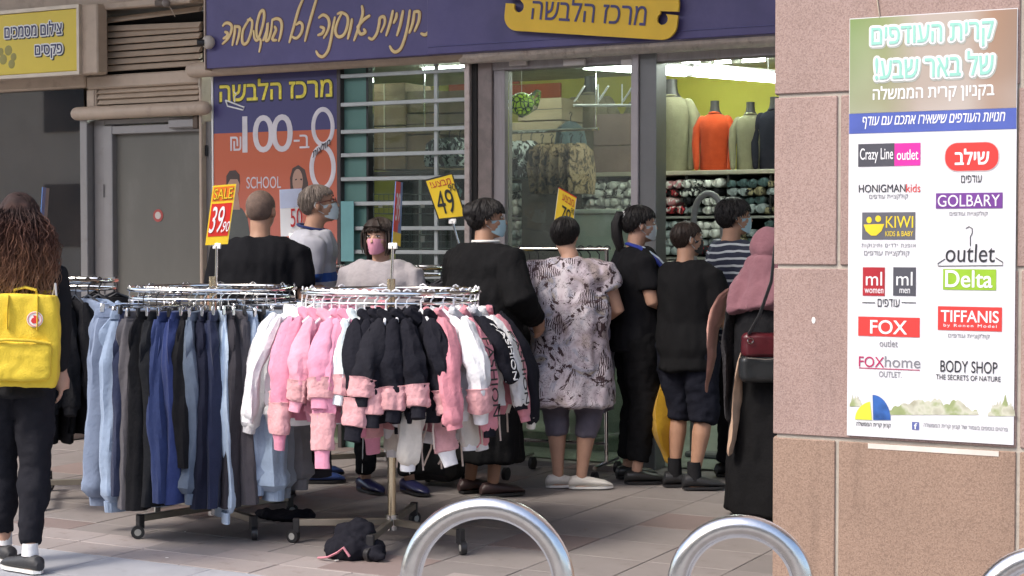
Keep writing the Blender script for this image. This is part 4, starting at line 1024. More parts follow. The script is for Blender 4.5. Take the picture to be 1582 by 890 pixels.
T('Crazy Line', M_wp, (1329, 1380, 229, 252), w=.004, d=.002); T('outlet', M_wp, (1386, 1419, 231, 247), w=.01, d=.002)
T('HONIGMAN', M_kp, (1327, 1399, 285, 297), w=.006); T('kids', M_rp, (1400, 1422, 284, 297))
T(HEB('קולקציית עודפים'), M_gp, (1343, 1403, 299, 309))
M_kg = mat('kiwi_grey', (.11, .11, .13), .4); M_ky = mat('kiwi_yellow', (.75, .56, .03), .4)
prect((1332, 1414, 328, 370), M_kg, 'logo_panel')
T('KIWI', M_ky, (1369, 1411, 334, 352), w=.004, d=.002); T('KIDS & BABY', M_ky, (1368, 1411, 357, 365), d=.002)
for e in (fell(1343, 340, 4, 5), fell(1357, 338, 4.5, 5), [(1334.5, 347), (1366.5, 346), (1362, 357), (1354, 364), (1346, 364), (1338, 357)]):
    P = [(q_.x, q_.z) for q_ in (onY(a, b, QF) for a, b in e)]
    MB().prism(P, lambda a, b, d: Vector((a, QF - .0020 - d, b)), .0006).xf(Matrix.Translation(-pt.location)).build('logo_shape', M_ky, pt, smooth=False)
T(HEB('אופנת ילדים ותינוקות'), M_gp, (1331, 1415, 375, 384), sp=1.2); T(HEB('קולקציית עודפים'), M_gp, (1335, 1405, 386, 397))
prect((1333, 1367, 413, 457), mat('print_dark_red', (.36, .02, .03), .4), 'logo_panel'); prect((1380, 1415, 413, 457), M_dgp, 'logo_panel')
T('ml', M_wp, (1338, 1363, 420, 441), d=.002); T('ml', M_wp, (1385, 1410, 420, 441), d=.002); T('women', M_wp, (1336, 1365, 446, 453), d=.002); T('men', M_wp, (1390, 1406, 446, 453), d=.002)
T(HEB('עודפים'), M_kp, (1356, 1390, 462, 474)); prect((1332, 1352, 467, 468.3), M_kp, 'rule_line'); prect((1393, 1415, 467, 468.3), M_kp, 'rule_line')
prect((1326, 1421, 490, 520), M_rp, 'logo_panel'); T('FOX', M_wp, (1345, 1401, 495, 516), w=.02, d=.002); T('outlet', M_gp, (1359, 1387, 525, 536))
M_fox = mat('print_crimson', (.42, .02, .10), .4)
T('FOX', M_fox, (1327, 1366, 551, 567), w=.004); T('home', M_gp, (1367, 1422, 551, 568)); prect((1327, 1421, 569.5, 570.8), M_fox, 'rule_line'); T('OUTLET.', M_gp, (1358, 1393, 574, 583))
# right column
rp_ = []
x0, x1, z0, z1 = pxrect(1459, 1544, 219, 265, QF); rad = .021
def rrect(x0, x1, z0, z1, r, k=6):
    P = []
    for cx, cz, a0 in ((x1 - r, z1 - r, 0), (x0 + r, z1 - r, 90), (x0 + r, z0 + r, 180), (x1 - r, z0 + r, 270)):
        P += [(cx + r * math.cos(R(a0 + 90 * i / k)), cz + r * math.sin(R(a0 + 90 * i / k))) for i in range(k + 1)]
    return P
for g, mm_, d_ in ((.000, mat('print_pale_rim', (.62, .50, .50), .4), .0006), (.003, M_rp, .0014)):
    MB().prism(rrect(x0 + g, x1 - g, z0 + g, z1 - g, .045 - g), lambda a, b, d: Vector((a, QF - d_ - d, b)), .0006).xf(Matrix.Translation(-pt.location)).build('logo_panel', mm_, pt, smooth=False)
T(HEB('שילב'), M_wp, (1476, 1528, 230, 254), w=.03, d=.0026); T(HEB('עודפים'), M_kp, (1485, 1517, 271, 282))
prect((1446, 1549, 298, 322), mat('print_purple', (.15, .045, .24), .4), 'logo_panel'); T('GOLBARY', M_wp, (1449, 1545, 301, 319), w=.0, d=.002); T(HEB('קולקציית עודפים'), M_gp, (1467, 1526, 326, 335))
T('outlet', M_kp, (1461, 1537, 377, 405), w=-.002, sh=.05)
hk = [onY(a, b, QF - .001) for a, b in ((1499, 380), (1499, 366), (1502, 360), (1502, 353), (1497, 350), (1492, 353))]
into(pt, MB().tube(hk, .0016, 6)).build('logo_shape', M_kp, pt)
hk = [onY(a, b, QF - .001) for a, b in ((1460, 400), (1449, 407), (1449, 411), (1549, 410), (1549, 405), (1538, 398))]
into(pt, MB().tube(hk, .0016, 6)).build('logo_shape', M_kp, pt)
prect((1457, 1539, 416, 448), mat('print_lime', (.26, .45, .03), .4), 'logo_panel'); T('Delta', M_wp, (1461, 1533, 418, 444), w=.02, d=.002)
prect((1449, 1548, 474, 511), M_rp, 'logo_panel'); T('TIFFANIS', M_wp, (1454, 1543, 480, 498), w=.018, d=.002); T('by Ronen Model', M_wp, (1458, 1540, 501, 507), d=.002, sp=1.3)
T(HEB('קולקציית עודפים'), M_gp, (1465, 1529, 515, 524))
T('BODY SHOP', M_kp, (1453, 1541, 558, 576), w=.004); T('THE SECRETS OF NATURE', M_kp, (1446, 1546, 580, 588))
# torn leafy strip along the bottom, emblem, small print
m, n, p, o_ = newmat('leafy_print'); L = n.links.new
tc = N(n, 'ShaderNodeTexCoord'); nz = N(n, 'ShaderNodeTexNoise', Scale=14, Detail=3); L(tc.outputs['Object'], nz.inputs[0])
rp = ramp(n, [(0, (.16, .20, .08, 1)), (.42, (.28, .33, .15, 1)), (.52, (.52, .52, .42, 1)), (.66, (.34, .33, .24, 1)), (1, (.7, .68, .6, 1))]); L(nz.outputs[0], rp.inputs[0]); L(rp.outputs[0], p.inputs['Base Color'])
def torn(x0, x1, yb, tops):
    P = [(x0, yb), (x1, yb)] + [(x1 + (x0 - x1) * i / (len(tops) - 1), y) for i, y in enumerate(tops)]
    return P
def torn2(x0, x1, yb, base, amp, seed):
    rn_ = random.Random(seed); n_ = 46; P = [(x0, yb), (x1, yb)]
    for i in range(n_ + 1):
        t_ = i / n_; e = math.sin(math.pi * t_) ** .5
        y = base[0] + (base[1] - base[0]) * (1 - t_); y = yb - (yb - y) * e * (.55 + .45 * mnoise.noise(Vector((t_ * 7 + seed, 0, 0))) + .35 * mnoise.noise(Vector((t_ * 21 + seed, 3, 0)))) + rn_.uniform(-1, 1)
        P.append((x1 + (x0 - x1) * t_, min(yb - .3, y)))
    return P
for P in (torn2(1364, 1512, 641, (605, 598), 1, 4), torn2(1526, 1568.5, 643, (612, 592), 1, 9), torn2(1312.5, 1332, 628, (598, 606), 1, 6)):
    flat(pt, P, m, QF - .0006, 'printed_foliage', .0005)
flat(pt, [(1321, 648)] + [(1349 + 28 * math.cos(R(a)), 648 - 28 * math.sin(R(a))) for a in range(180, 90, -10)] + [(1347, 649)], mat('emblem_yellow', (.60, .62, .05), .4), QF - .0014, 'emblem', .0005)
flat(pt, [(1349, 649)] + [(1348 + 28 * math.cos(R(a)), 649 - 39 * math.sin(R(a))) for a in range(90, -1, -10)], mat('emblem_blue', (.03, .10, .32), .4, var=.4, vs=20), QF - .0014, 'emblem', .0005)
T(HEB('קניון קרית הממשלה'), M_kp, (1323, 1376, 652, 661)); prect((1409, 1420, 652, 664), mat('print_blue', (.10, .12, .30), .4), 'social_icon'); T('f', M_wp, (1412.5, 1417, 654, 663), w=.02, d=.002)
T(HEB('פרטים נוספים בעמוד של קניון קרית הממשלה'), M_gp, (1427, 1557, 656, 665))
# paper strip and string left from older notices
x0, x1, z0, z1 = pxrect(1341, 1543, 691, 699, PY)
o = into(pt, MB().box(x0, PY - .002, z0, x1, PY - .0004, z1)); o.xf(Matrix.Translation(pt.location)).xf(Matrix.Translation((-x0, -PY, -z0)))
oo = o.build('paper_strip', mat('torn_paper', (.62, .56, .50), .7, var=.15), smooth=False); oo.location = (x0, PY, z0)
tag(oo, 'torn pale paper strip left on the granite under the poster', 'paper')
a, b = onY(1359, 27, PY - .006), onY(1352, -25, PY - .006)
tag(MB().tube([a, a.lerp(b, .5), b], .0055, 8, flat=.3).build('string', mat('cream_string', (.68, .58, .42), .7)), 'cream tape strip on the granite above the poster', 'tape')
c = onY(1257, 495, PY); tag(MB().ell((c.x, PY - .001, c.z), .007, .001, .012, 10, 6).build('gum_spot', M_whitep), 'small white dried spot on the granite left of the poster', 'stain')

# ================================================================ STEEL BIKE STANDS
def hoop(pl, pr, top, label, dpt, rad=.03):
    """pl, pr feet as points on the ground; semicircular head"""
    A, B = Vector(pl), Vector(pr); d = (B - A); w_ = d.length / 2; d.normalize(); mid = (A + B) / 2
    t = thing('bike_stand', label, 'bike stand', mid, group='steel hoop bike stands')
    zc = top - w_ - rad; P = [A - mid]
    P += [A - mid + UZ * zc * .5, A - mid + UZ * zc]
    P += [Vector((0, 0, zc)) - d * (w_ * math.cos(R(a))) + UZ * (w_ * math.sin(R(a))) for a in range(6, 175, 6)]
    P += [B - mid + UZ * zc, B - mid + UZ * zc * .5, B - mid]
    MB().tube(P, rad, 20).build('hoop', M_steel, t)
    for q in (A - mid, B - mid):
        MB().tube([q + UZ * .004, q + UZ * .012], rad * 2.1, 20).build('base_plate', M_steel, t)
    return t
def feet(cxp, D, half, ang):
    c = atD(cxp, 445, D); c.z = 0; d = Vector((math.cos(ang), math.sin(ang), 0)); return c - d * half, c + d * half
HA = PSI + R(-8)
fa = feet(752, 4.25, .205, HA); hoop(fa[0], fa[1], 1.5 - (768 - 365) / FPX * 4.25, 'curved steel bike stand in front of the pink hoodie rack', 0)
fa = feet(1146, 4.18, .160, HA); hoop(fa[0], fa[1], 1.5 - (797 - 365) / FPX * 4.18, 'curved steel bike stand in front of the pillar\'s left edge', 0)
fa = feet(1622, 4.1, .165, HA); hoop(fa[0], fa[1], 1.5 - (845 - 365) / FPX * 4.1, 'steel bike stand cut by the right edge under the poster', 0)
# ================================================================ CLOTHES RACKS
def circ(c, r, z, n=56): return [(c[0] + r * math.cos(2 * math.pi * i / n), c[1] + r * math.sin(2 * math.pi * i / n), z) for i in range(n)]
M_leg = mat('rack_leg_metal', (.34, .31, .26), .35, metal=.8, var=.1)
M_poleb = mat('rack_pole_metal', (.62, .52, .36), .22, metal=.9, var=.08)
def pdir(phi): return RT * math.cos(phi) + Fh * math.sin(phi)
def round_rack(pos, r, z, label, legs=(200, 290, 20, 110), base_r=.44, spoke=True, low=.045):
    t = thing('round_clothes_rack', label, 'clothes rack', pos)
    MB().tube(circ((0, 0), r, z), .0125, 12, closed=True).build('ring', M_chrome, t)
    MB().tube(circ((0, 0), r - .004, z - low), .008, 10, closed=True).build('lower_ring', M_chrome, t)
    MB().tube([(0, 0, .08), (0, 0, z + .06)], .020, 14).build('pole', M_poleb, t)
    MB().tube([(0, 0, .06), (0, 0, .135)], .032, 14).build('hub', M_steel, t)
    for k in range(3):
        a = PSI + R(40 + 120 * k); MB().tube([(0, 0, z - .01), (r * math.cos(a), r * math.sin(a), z)], .008, 8).build('spoke', M_chrome, t)
    for g in legs:
        d = pdir(R(g)); s = Vector((-d.y, d.x, 0)); a = math.atan2(d.y, d.x)
        l = MB().box(.02, -.014, .085, base_r, .014, .118, bev=.003).xf(Matrix.Rotation(a, 4, 'Z')).build('leg', M_leg, t, smooth=False)
        c = MB().box(base_r - .02, -.018, .05, base_r + .012, .018, .121, bev=.004).xf(Matrix.Rotation(a, 4, 'Z')).build('caster', M_black, l, smooth=False)
        wp = d * (base_r + .012); wd = pdir(R(g + 60)); 
        MB().tube([wp + UZ * .034 - wd * .013, wp + UZ * .034 + wd * .013], .033, 18).build('wheel', M_black, l)
        MB().tube([wp + UZ * .034 - wd * .0145, wp + UZ * .034 + wd * .0145], .017, 14).build('wheel_hub', mat('wheel_hub_grey', (.35, .35, .33), .5), l)
    return t
def gpos(px, D):
    c = atD(px, 445, D); c.z = 0; return c
RA = gpos(63, 9.15); RB = gpos(329, 8.33); RC = gpos(604.5, 7.9)
round_rack(RA, .42, 1.25, 'round chrome clothes rack with black hangers beside the backpack', (195, 285, 8, 100), .34)
round_rack(RB, .42, 1.233, 'round chrome clothes rack loaded with joggers, middle of the three', (228, 305, 40, 140), .46)
round_rack(RC, .43, 1.232, 'round chrome clothes rack hung with pink and black hoodies', (183, 262, 318, 80), .47)
RDp = gpos(600, 10.35); round_rack(RDp, .40, 1.30, 'round chrome rack of dark clothes behind the masked woman', (200, 290, 20, 110), .4)

def hanger_mesh(style, w=.17):
    m = MB(); r = .0035 if style == 'clip' else .0048
    hk = [(0, 0, -.075), (0, 0, -.03), (0, .012, -.018), (0, .022, -.0), (0, .016, .016), (0, 0, .022), (0, -.016, .014), (0, -.019, .0)]
    m.tube(smooth_pts(hk, 3) if False else hk, r * .9, 6, rend=True)
    if style == 'clip':
        m.tube([(-w, 0, -.078), (0, 0, -.074), (w, 0, -.078)], r, 6)
        for s in (-1, 1): m.cbox((s * w * .82, 0, -.098), .022, .016, .045, .003)
    else:
        m.tube([(-w, 0, -.135), (-w * .6, 0, -.105), (0, 0, -.073), (w * .6, 0, -.105), (w, 0, -.135)], r * 1.5, 8, rend=True)
        m.tube([(-w * .98, 0, -.137), (w * .98, 0, -.137)], r, 6)
    return m.mesh('hanger')
M_hw = mat('white_hanger_plastic', (.78, .78, .80), .3, var=.02); M_hb = mat('black_hanger_plastic', (.02, .02, .022), .3)
M_hc = mat('chrome_hanger', (.7, .7, .7), .2, metal=1)
HM = {}
for k_, st_, mm_ in (('white', 'coat', M_hw), ('black', 'coat', M_hb), ('clip', 'clip', M_hc), ('blackclip', 'clip', M_hb)):
    HM[k_] = hanger_mesh(st_, .115 if st_ == 'coat' else .16); HM[k_].materials.append(mm_)
HL_ = {'white': ('white plastic hanger', 'white hangers on the hoodie rack'), 'black': ('black plastic hanger', 'black hangers'), 'clip': ('metal clip hanger', 'metal clip hangers on the joggers rack'), 'blackclip': ('black clip hanger', 'black clip hangers on the joggers rack')}
def hanger(kind, p, rz, lb, grp):
    o = bpy.data.objects.new('hanger', HM[kind]); col.objects.link(o); o.location = p; o.rotation_euler = (0, random.uniform(-.06, .06), rz)
    l_ = {'white': 'white', 'black': 'black', 'clip': 'metal clip', 'blackclip': 'black clip'}[kind] + ' hanger of the ' + lb; tag(o, ' '.join(l_.split()[:16]), 'hanger', grp); return o
def edge_letters(s, parent, m, fx_, ztop, zbot, halfw, name='lettering', back=0):
    """writing running down the outer edge of a garment: x = fx_(z)"""
    me = text_mesh(s, .03, 0, .02); a = np.array([v.co[:] for v in me.vertices]); lo, hi = a.min(0), a.max(0)
    for v, c in zip(me.vertices, a):
        z = ztop + (zbot - ztop) * (c[0] - lo[0]) / (hi[0] - lo[0]); y = ((c[1] - lo[1]) / (hi[1] - lo[1]) * 2 - 1) * halfw
        v.co = Vector((fx_(z, y) + .003 + .002 * (c[2] > 0), y + back, z))
    me.materials.clear(); return link(name, me, m, parent)

# ---- trousers
def trousers(ring_c, ring_r, ring_z, phi, label, c, length=.97, cuff=True, hang='clip', wid=1.0, thick=1.0, stripe=None, grp='joggers hung round the chrome rack', where='', jog=.01, cat='trousers', short=False):
    d = pdir(phi); rz = math.atan2(d.y, d.x)
    p = Vector(ring_c) + d * ring_r; p.z = ring_z
    h = hanger(hang, p, rz, label, HL_[hang][1])
    t = thing('joggers', label, cat, p, rz=rz + random.uniform(-.10, .10), group=grp)
    m = cloth('cloth_%s' % '_'.join('%d' % (x * 1000) for x in c), c)
    rn = random.Random(hash(label) & 0xffff if False else sum(map(ord, label))); ph = rn.random() * 6
    W = .155 * wid; T_ = .042 * thick; z0 = -.10
    n = 28
    def fold(a, i): return 1 + .10 * math.sin(3 * a + ph + i * .35) * min(1, i / 3) + .05 * math.sin(7 * a + ph * 2)
    MB().loft([((0, 0, z0), (W * .86, 0, 0), (0, T_ * .55, 0)), ((0, 0, z0 - .02), (W * .9, 0, 0), (0, T_ * .7, 0)), ((0, 0, z0 - .042), (W * .9, 0, 0), (0, T_ * .7, 0))], 36, fn=lambda a, i: 1 + .03 * math.sin(18 * a)).build('waistband', m, t)
    mb = MB()
    mb.loft([((0, 0, z0 - .035 - .02 * i), (W * (.92 + .20 * math.sin(min(1, i / 6) * 1.57) - .12 * max(0, i - 6) / 6), 0, 0), (0, T_ * (.75 + .35 * math.sin(min(1, i / 6) * 1.57) - .75 * max(0, i - 6) / 6), 0)) for i in range(13)], n, fn=fold)
    L_ = length
    sway = rn.uniform(-.02, .02); g0 = lambda i: min(1, i / 6)
    for s in (-1, 1):
        rg = []
        K = 26
        for i in range(K + 1):
            q = i / K; z = z0 - .05 - (L_ - .05 - .055) * q
            xc = s * (W * (.52 + .08 * g0(i)) + .02 * q * (1 if s > 0 else -1)) + sway * q
            g_ = min(1, i / 6) ** .6; w_ = W * (.38 + .18 * g_ - .10 * q) ; t_ = T_ * (.65 + .5 * g_ + .25 * math.sin(q * 3))
            if cuff and i == K: w_ *= .75; t_ *= .7
            if cuff and i in (K - 1, K - 2): w_ *= 1.10; t_ *= 1.2
            rg.append(((xc, .012 * math.sin(ph + q * 5), z), (w_, 0, 0), (0, t_, 0)))
        mb.loft(rg, n, fn=lambda a, i, s=s: 1 + .09 * math.sin(3 * a + ph + s + i * .12) + .06 * math.sin(7 * a + ph * 3 + i * .2) + .02 * math.sin(i * 1.3 + a))
    mb.wrinkle(.016, 7, ph, .35).build('fabric', m, t)
    if cuff:
        for s in (-1, 1):
            xc = s * W * .60 + .02 * s + sway; z = z0 - L_ + .055
            MB().loft([((xc, 0, z + .004), (W * .40, 0, 0), (0, T_ * .85, 0)), ((xc, 0, z - .05), (W * .37, 0, 0), (0, T_ * .8, 0))], 36, fn=lambda a, i: 1 + .035 * math.sin(16 * a)).build('cuff', m, t)
    if stripe:
        sm = cloth('stripe_' + '_'.join('%d' % (x * 100) for x in stripe), stripe)
        pts = []
        for i in range(11):
            q = i / 10; z = z0 - .06 - (L_ - .13) * q; pts.append((W * (1.10 + .10 * math.sin(min(1, q * 3) * 1.5)) - .03 * q + sway * q + .004, 0, z))
        MB().tube(pts, .011, 8, flat=.9).build('side_stripe', sm, t)
    return t
GRY = (.095, .09, .10); BLK = (.016, .016, .018); NVY = (.022, .028, .060); NVB = (.030, .045, .125); LBL = (.26, .33, .45); LGB = (.19, .235, .33); STL = (.11, .14, .19); CHA = (.05, .047, .055); SKY = (.42, .52, .65); GRM = (.15, .15, .165)
rB = .42
def phiB(x, half=180, c=329): return -math.acos(max(-1, min(1, (x - c) / half)))
# (picture column of the outer edge, colour, name, length, cuffed, extras)
items = [
 (158, LGB, 'pale grey-blue cuffed joggers at the left end of the jogger rack', 1.0, True, dict(wid=1.25)),
 (190, LBL, 'light blue cuffed joggers hanging right beside the grey-blue left pair', 1.0, True, dict(wid=1.1)),
 (206, NVY, 'dark navy joggers just right of the light blue pair', .96, False, {}),
 (218, GRY, 'charcoal grey joggers, first of the dark pairs at the left', 1.02, False, {}),
 (238, BLK, 'black joggers between the charcoal pair and the wide black pair', 1.02, False, {}),
 (256, (.02, .021, .024), 'wide black joggers left of the royal blue pairs', 1.0, False, {}),
 (275, NVB, 'royal blue joggers, left one of two', .97, False, {}),
 (292, (.03, .045, .14), 'royal blue joggers, right one of two', .98, False, {}),
 (312, BLK, 'black joggers ending high beside the steel blue pair', .80, False, {}),
 (325, STL, 'steel blue-grey cuffed joggers in the middle of the rack', .93, True, {}),
 (345, (.018, .02, .035), 'near black navy joggers right of the steel blue pair', 1.0, False, {}),
 (362, NVY, 'navy joggers left of the thin pale blue pair', 1.0, False, dict(wid=1.05)),
 (378, SKY, 'thin pale sky blue joggers reaching lowest of all', 1.03, True, dict(thick=.55)),
 (392, CHA, 'dark charcoal joggers right of the thin pale pair', 1.0, False, {}),
 (408, (.075, .07, .08), 'charcoal joggers left of the light blue group', .99, False, {}),
 (424, LBL, 'light blue cuffed joggers behind the charcoal pair', .9, True, {}),
 (436, BLK, 'black joggers squeezed between two light blue pairs', .92, False, dict(thick=.7)),
 (447, (.30, .38, .50), 'light blue cuffed joggers under the white hoodie sleeve', .93, True, dict(wid=1.2, thick=1.3)),
 (465, (.20, .225, .27), 'soft grey-blue joggers near the right end of the rack', .93, True, {}),
 (480, GRM, 'mid grey joggers near the right end of the rack', .90, True, {}),
 (492, BLK, 'black joggers with a pale grey side stripe', .86, False, dict(stripe=(.30, .32, .36))),
 (503, BLK, 'plain black joggers at the right end of the rack', .84, False, {})]
for x, c, lb, ln, cf, kw in items:
    trousers(RB, rB, 1.233, phiB(x), lb, c, length=ln, cuff=cf, hang='clip' if len(lb) % 3 else 'blackclip', **kw)
for k, (g, c, lb) in enumerate(((150, LBL, 'light blue joggers at the back left of the jogger rack'), (120, NVY, 'navy joggers at the back of the rack, left of the pole'), (95, BLK, 'black joggers at the back of the rack behind the pole'), (70, GRY, 'charcoal joggers at the back of the rack, right of the pole'), (40, STL, 'steel blue joggers at the back right of the rack'), (15, CHA, 'dark charcoal joggers at the far right back of the rack'))):
    trousers(RB, rB, 1.233, R(g), lb, c, length=.95, cuff=False, where='on the joggers rack')
# round buttons / tags on the leftmost pair
c = Vector(RB) + pdir(phiB(172)) * .47; c.z = 1.06
tag(MB().tube([c + Vector((-.0, -.06, 0)), c + Vector((0, -.066, 0))], .018, 16).build('security_tag', M_black), 'round black security tag on the grey-blue joggers', 'security tag')

# ---- hooded tops
def tube_x(P, rx, n, fn=None):
    return MB().tube(P, rx, n, fn=fn, rend=True)
FURP = cloth('pink_fur', (.60, .32, .335), var=.14, bump=.6)
def hoodie(ring_c, ring_r, ring_z, phi, label, c, fur=None, cuffc=None, size=1.0, hang='white', text=None, hood=True, length=.44, slen=.50, grp='hooded tops hung round the chrome rack', where='on the hoodie rack', twist=0, strings=False, kind='hoodie', slim=1.0, spread=.05, hem=None, inner=None):
    d = pdir(phi); rz = math.atan2(d.y, d.x); p = Vector(ring_c) + d * ring_r; p.z = ring_z
    hanger(hang, p, rz, label, HL_[hang][1] if ring_c is RC else 'hangers ' + where)
    rn = random.Random(sum(map(ord, label))); ph = rn.random() * 6
    t = thing(kind, label, 'clothing', p, rz=rz + twist + rn.uniform(-.12, .12), group=grp)
    m = cloth('top_%s' % '_'.join('%d' % (x * 1000) for x in c), c, bump=.45)
    cm = m if cuffc is None else cloth('top_%s' % '_'.join('%d' % (x * 1000) for x in cuffc), cuffc)
    s = size; z0 = -.095
    fold = lambda a, i: 1 + .10 * math.sin(4 * a + ph + i * .5) + .06 * math.sin(9 * a + ph + i)
    T_ = .030 * slim; wk = rn.uniform(1, 50)
    zz = [0, .012, .03, .05, .07, .10, .14, .18, .23, .28, .33, .38, .43, .47, .5]
    bodyr = []
    for q in zz:
        q = q / .5 * length; wq = (.055 + (.175 - .055) * min(1, q / .075) ** .7) * s
        bodyr.append(((0, 0, z0 - q), (wq * (1 + .04 * math.sin(q * 9 + ph)), 0, 0), (0, T_ * (.7 + .6 * min(1, q / .2)), 0)))
    MB().loft(bodyr, 34, fn=fold).wrinkle(.014, 9, wk).build('torso', m, t)
    MB().loft([((0, 0, z0 - length + .008), (.168 * s, 0, 0), (0, T_ * 1.25, 0)), ((0, 0, z0 - length - .02), (.162 * s, 0, 0), (0, T_ * 1.2, 0)), ((0, 0, z0 - length - .05), (.155 * s, 0, 0), (0, T_ * 1.1, 0))], 40, fn=lambda a, i: 1 + .04 * math.sin(20 * a)).wrinkle(.014, 9, wk).build('hem', cloth('hem_' + '_'.join('%d' % (x * 1000) for x in hem), hem) if hem else cm, t)
    outer = {}
    for sg in (-1, 1):
        L_ = slen * rn.uniform(.90, 1.12); sp = spread * rn.uniform(.3, 1.5); bend = rn.uniform(-.03, .03); sw_ = rn.uniform(-.035, .035)
        def P(q, sg=sg, L_=L_, sp=sp, bend=bend, sw_=sw_):
            return Vector((sg * (.125 * s + .075 * s * math.sin(min(1, q * 2.2) * 1.57) + sp * q + bend * math.sin(q * 3.1)), sw_ * q + .012 * math.sin(ph + 4 * q), z0 - .028 - .05 * s * min(1, q * 4) ** .8 - (L_ - .05) * q))
        rad = lambda q: (.032 + .021 * min(1, q * 5) ** .7 - .009 * q) * s * (1 + .04 * math.sin(q * 6 + ph))
        e = .62 if fur else .88
        K = 20; qs = [i / K * e for i in range(K + 1)]
        crs = rn.uniform(4, 9)
        wr = lambda a, i: 1 + .10 * math.sin(3 * a + i * .4 + ph) + .05 * math.sin(i * 1.1 + a * 2 * math.sin(ph)) + .05 * math.sin(crs * a + i * .25) * 1.5
        # sleeves hang as flattened tubes, wide across the rack, turned a little
        fl = rn.uniform(.62, .85) * (.8 + .25 * slim)
        def flatten(mb, k0=0):
            for i in range(k0, len(mb.v)):
                v = mb.v[i]; q = min(1, max(0, (z0 - .03 - v[2]) / L_)); c = P(q); mb.v[i] = (c.x + (v[0] - c.x) * fl, c.y + (v[1] - c.y) * 1.12, v[2])
            return mb
        flatten(MB().tube([P(q) for q in qs], [rad(q) * (1.0 if q else .6) for q in qs], 24, fn=wr, rend=True)).wrinkle(.011, 13, wk + sg, .38).build('sleeve', m, t)
        if fur:
            fb = MB(); qf = [.595, .60, .62, .65, .68, .72, .76, .80, .84, .865, .87]
            n__ = 52; flatten(fb.tube([P(q) for q in qf], [rad(q) * (.85 if i in (0, len(qf) - 1) else 1.16 + .05 * math.sin(i * 1.9)) for i, q in enumerate(qf)], n__, fn=lambda a, i: 1 + .10 * mnoise.noise(Vector((math.cos(a) * 2.2, math.sin(a) * 2.2, i * .8 + ph))) + .04 * mnoise.noise(Vector((math.cos(a) * 9, math.sin(a) * 9, i * 2.9 + ph))) - .10 * max(0, math.cos(a * 2 + ph)) ** 12))
            fb.wrinkle(.011, 13, wk + sg, .38).wrinkle(.0025, 70, wk, 1).build('fur_band', fur, t)
        qc = [e if not fur else .87, .89, .92, .95, .98, 1.0]
        flatten(MB().tube([P(q) for q in qc], [rad(.9) * k for k in (.85, .78, .74, .72, .72, .70)], 32, fn=lambda a, i: 1 + .035 * math.sin(16 * a))).wrinkle(.011, 13, wk + sg, .38).build('cuff', cm, t)
        outer[sg] = (P, lambda q, rad=rad, fl=fl: rad(q) * fl)
    if hood:
        hb = MB().tube([(.065 * s, .0, z0 + .012), (.05 * s, T_ * 1.2, z0 - .02), (0, T_ * 1.75, z0 - .055), (-.05 * s, T_ * 1.2, z0 - .02), (-.065 * s, 0, z0 + .012)], [.022, .034, .045, .034, .022], 14, fn=lambda a, i: 1 + .14 * math.sin(3 * a + i * 2), rend=True)
        hb.wrinkle(.010, 14, wk).build('hood', m if inner is None else cloth('hood_inner_' + '_'.join('%d' % (x * 1000) for x in inner), inner), t)
    if strings:
        for sx in (-.05, .02):
            MB().tube([(.12 + sx, -.05, z0 - length - .0), (.125 + sx, -.06, z0 - length - .08), (.11 + sx * 2, -.055, z0 - length - .17)], .0045, 6).build('drawstring', cloth('cream_cord', (.62, .52, .46)), t)
    if text:
        P, rad = outer[1]; tm, zt_, zb_, hw = text[1], text[2], text[3], text[4]
        def f(z, y):
            q = (z0 - .045 - z) / slen; q = max(0, min(1, q)); return P(q).x + rad(q) * 1.22 + .008
        edge_letters(text[0], t, tm, f, zt_, zb_, hw)
    return t
PK = (.60, .235, .33); PK2 = (.66, .28, .39); PK3 = (.58, .235, .28); WH = (.70, .70, .72); BK = (.018, .018, .024)
M_txk = mat('garment_black_print', (.02, .02, .02), .7); M_txw = mat('garment_white_print', (.75, .75, .75), .7)
def phiC(x): return -math.acos(max(-1, min(1, (x - 604.5) / 205)))
rC = .43
H = lambda x, lb, c, **kw: hoodie(RC, rC, 1.232, phiC(x), lb, c, **kw)
H(401, 'big white hoodie at the left end of the hoodie rack', WH, size=1.14, slen=.56, length=.5, fur=None, slim=1.9)
H(418, 'second white hoodie peeping out behind the leftmost one', (.75, .74, .75), size=1.05, slen=.50, slim=1.0)
H(440, 'bright pink hoodie right next to the white ones', PK2, fur=FURP, slim=1.15)
H(462, 'rosy pink hoodie with low fur cuffs, second of the pinks', PK, fur=FURP, slen=.53)
H(484, 'pale pink hoodie in the middle of the pinks', (.68, .32, .41), fur=FURP, slen=.42, slim=1.2)
H(503, 'pink hoodie with a short raised fur cuff', PK2, fur=FURP, slen=.36, twist=.3)
H(522, 'light pink hoodie with the longest hanging sleeve', PK2, fur=FURP, slen=.62)
H(541, 'mint white hoodie slipped in between pinks and blacks', (.66, .74, .75), fur=FURP, slim=.4, slen=.38, size=.82)
H(560, 'black hoodie with pink fur, first of the blacks', BK, fur=FURP, cuffc=BK, slen=.48, slim=1.1)
H(584, 'black hoodie with pink fur, second of the blacks', BK, fur=FURP, cuffc=BK, slen=.47, slim=1.1)
H(608, 'black hoodie with its pink fur cuff pulled up', (.022, .022, .028), fur=FURP, cuffc=BK, slen=.37, twist=-.25)
H(630, 'black hoodie with pink fur right of the rack pole', BK, fur=FURP, cuffc=BK, slen=.44)
H(654, 'black hoodie with thick pink fur beside the printed one', BK, fur=FURP, cuffc=BK, slen=.42, slim=1.1)
H(684, 'broad black hoodie with a small white print on its chest', BK, fur=FURP, cuffc=BK, slen=.50, size=1.12, slim=1.35)
H(706, 'plain pink hoodie between the broad black and the white one', PK3, slen=.50, strings=True)
H(732, 'white hoodie with a thick pink fur band', WH, fur=FURP, slen=.47, slim=1.4, size=1.08, inner=(.5, .53, .56))
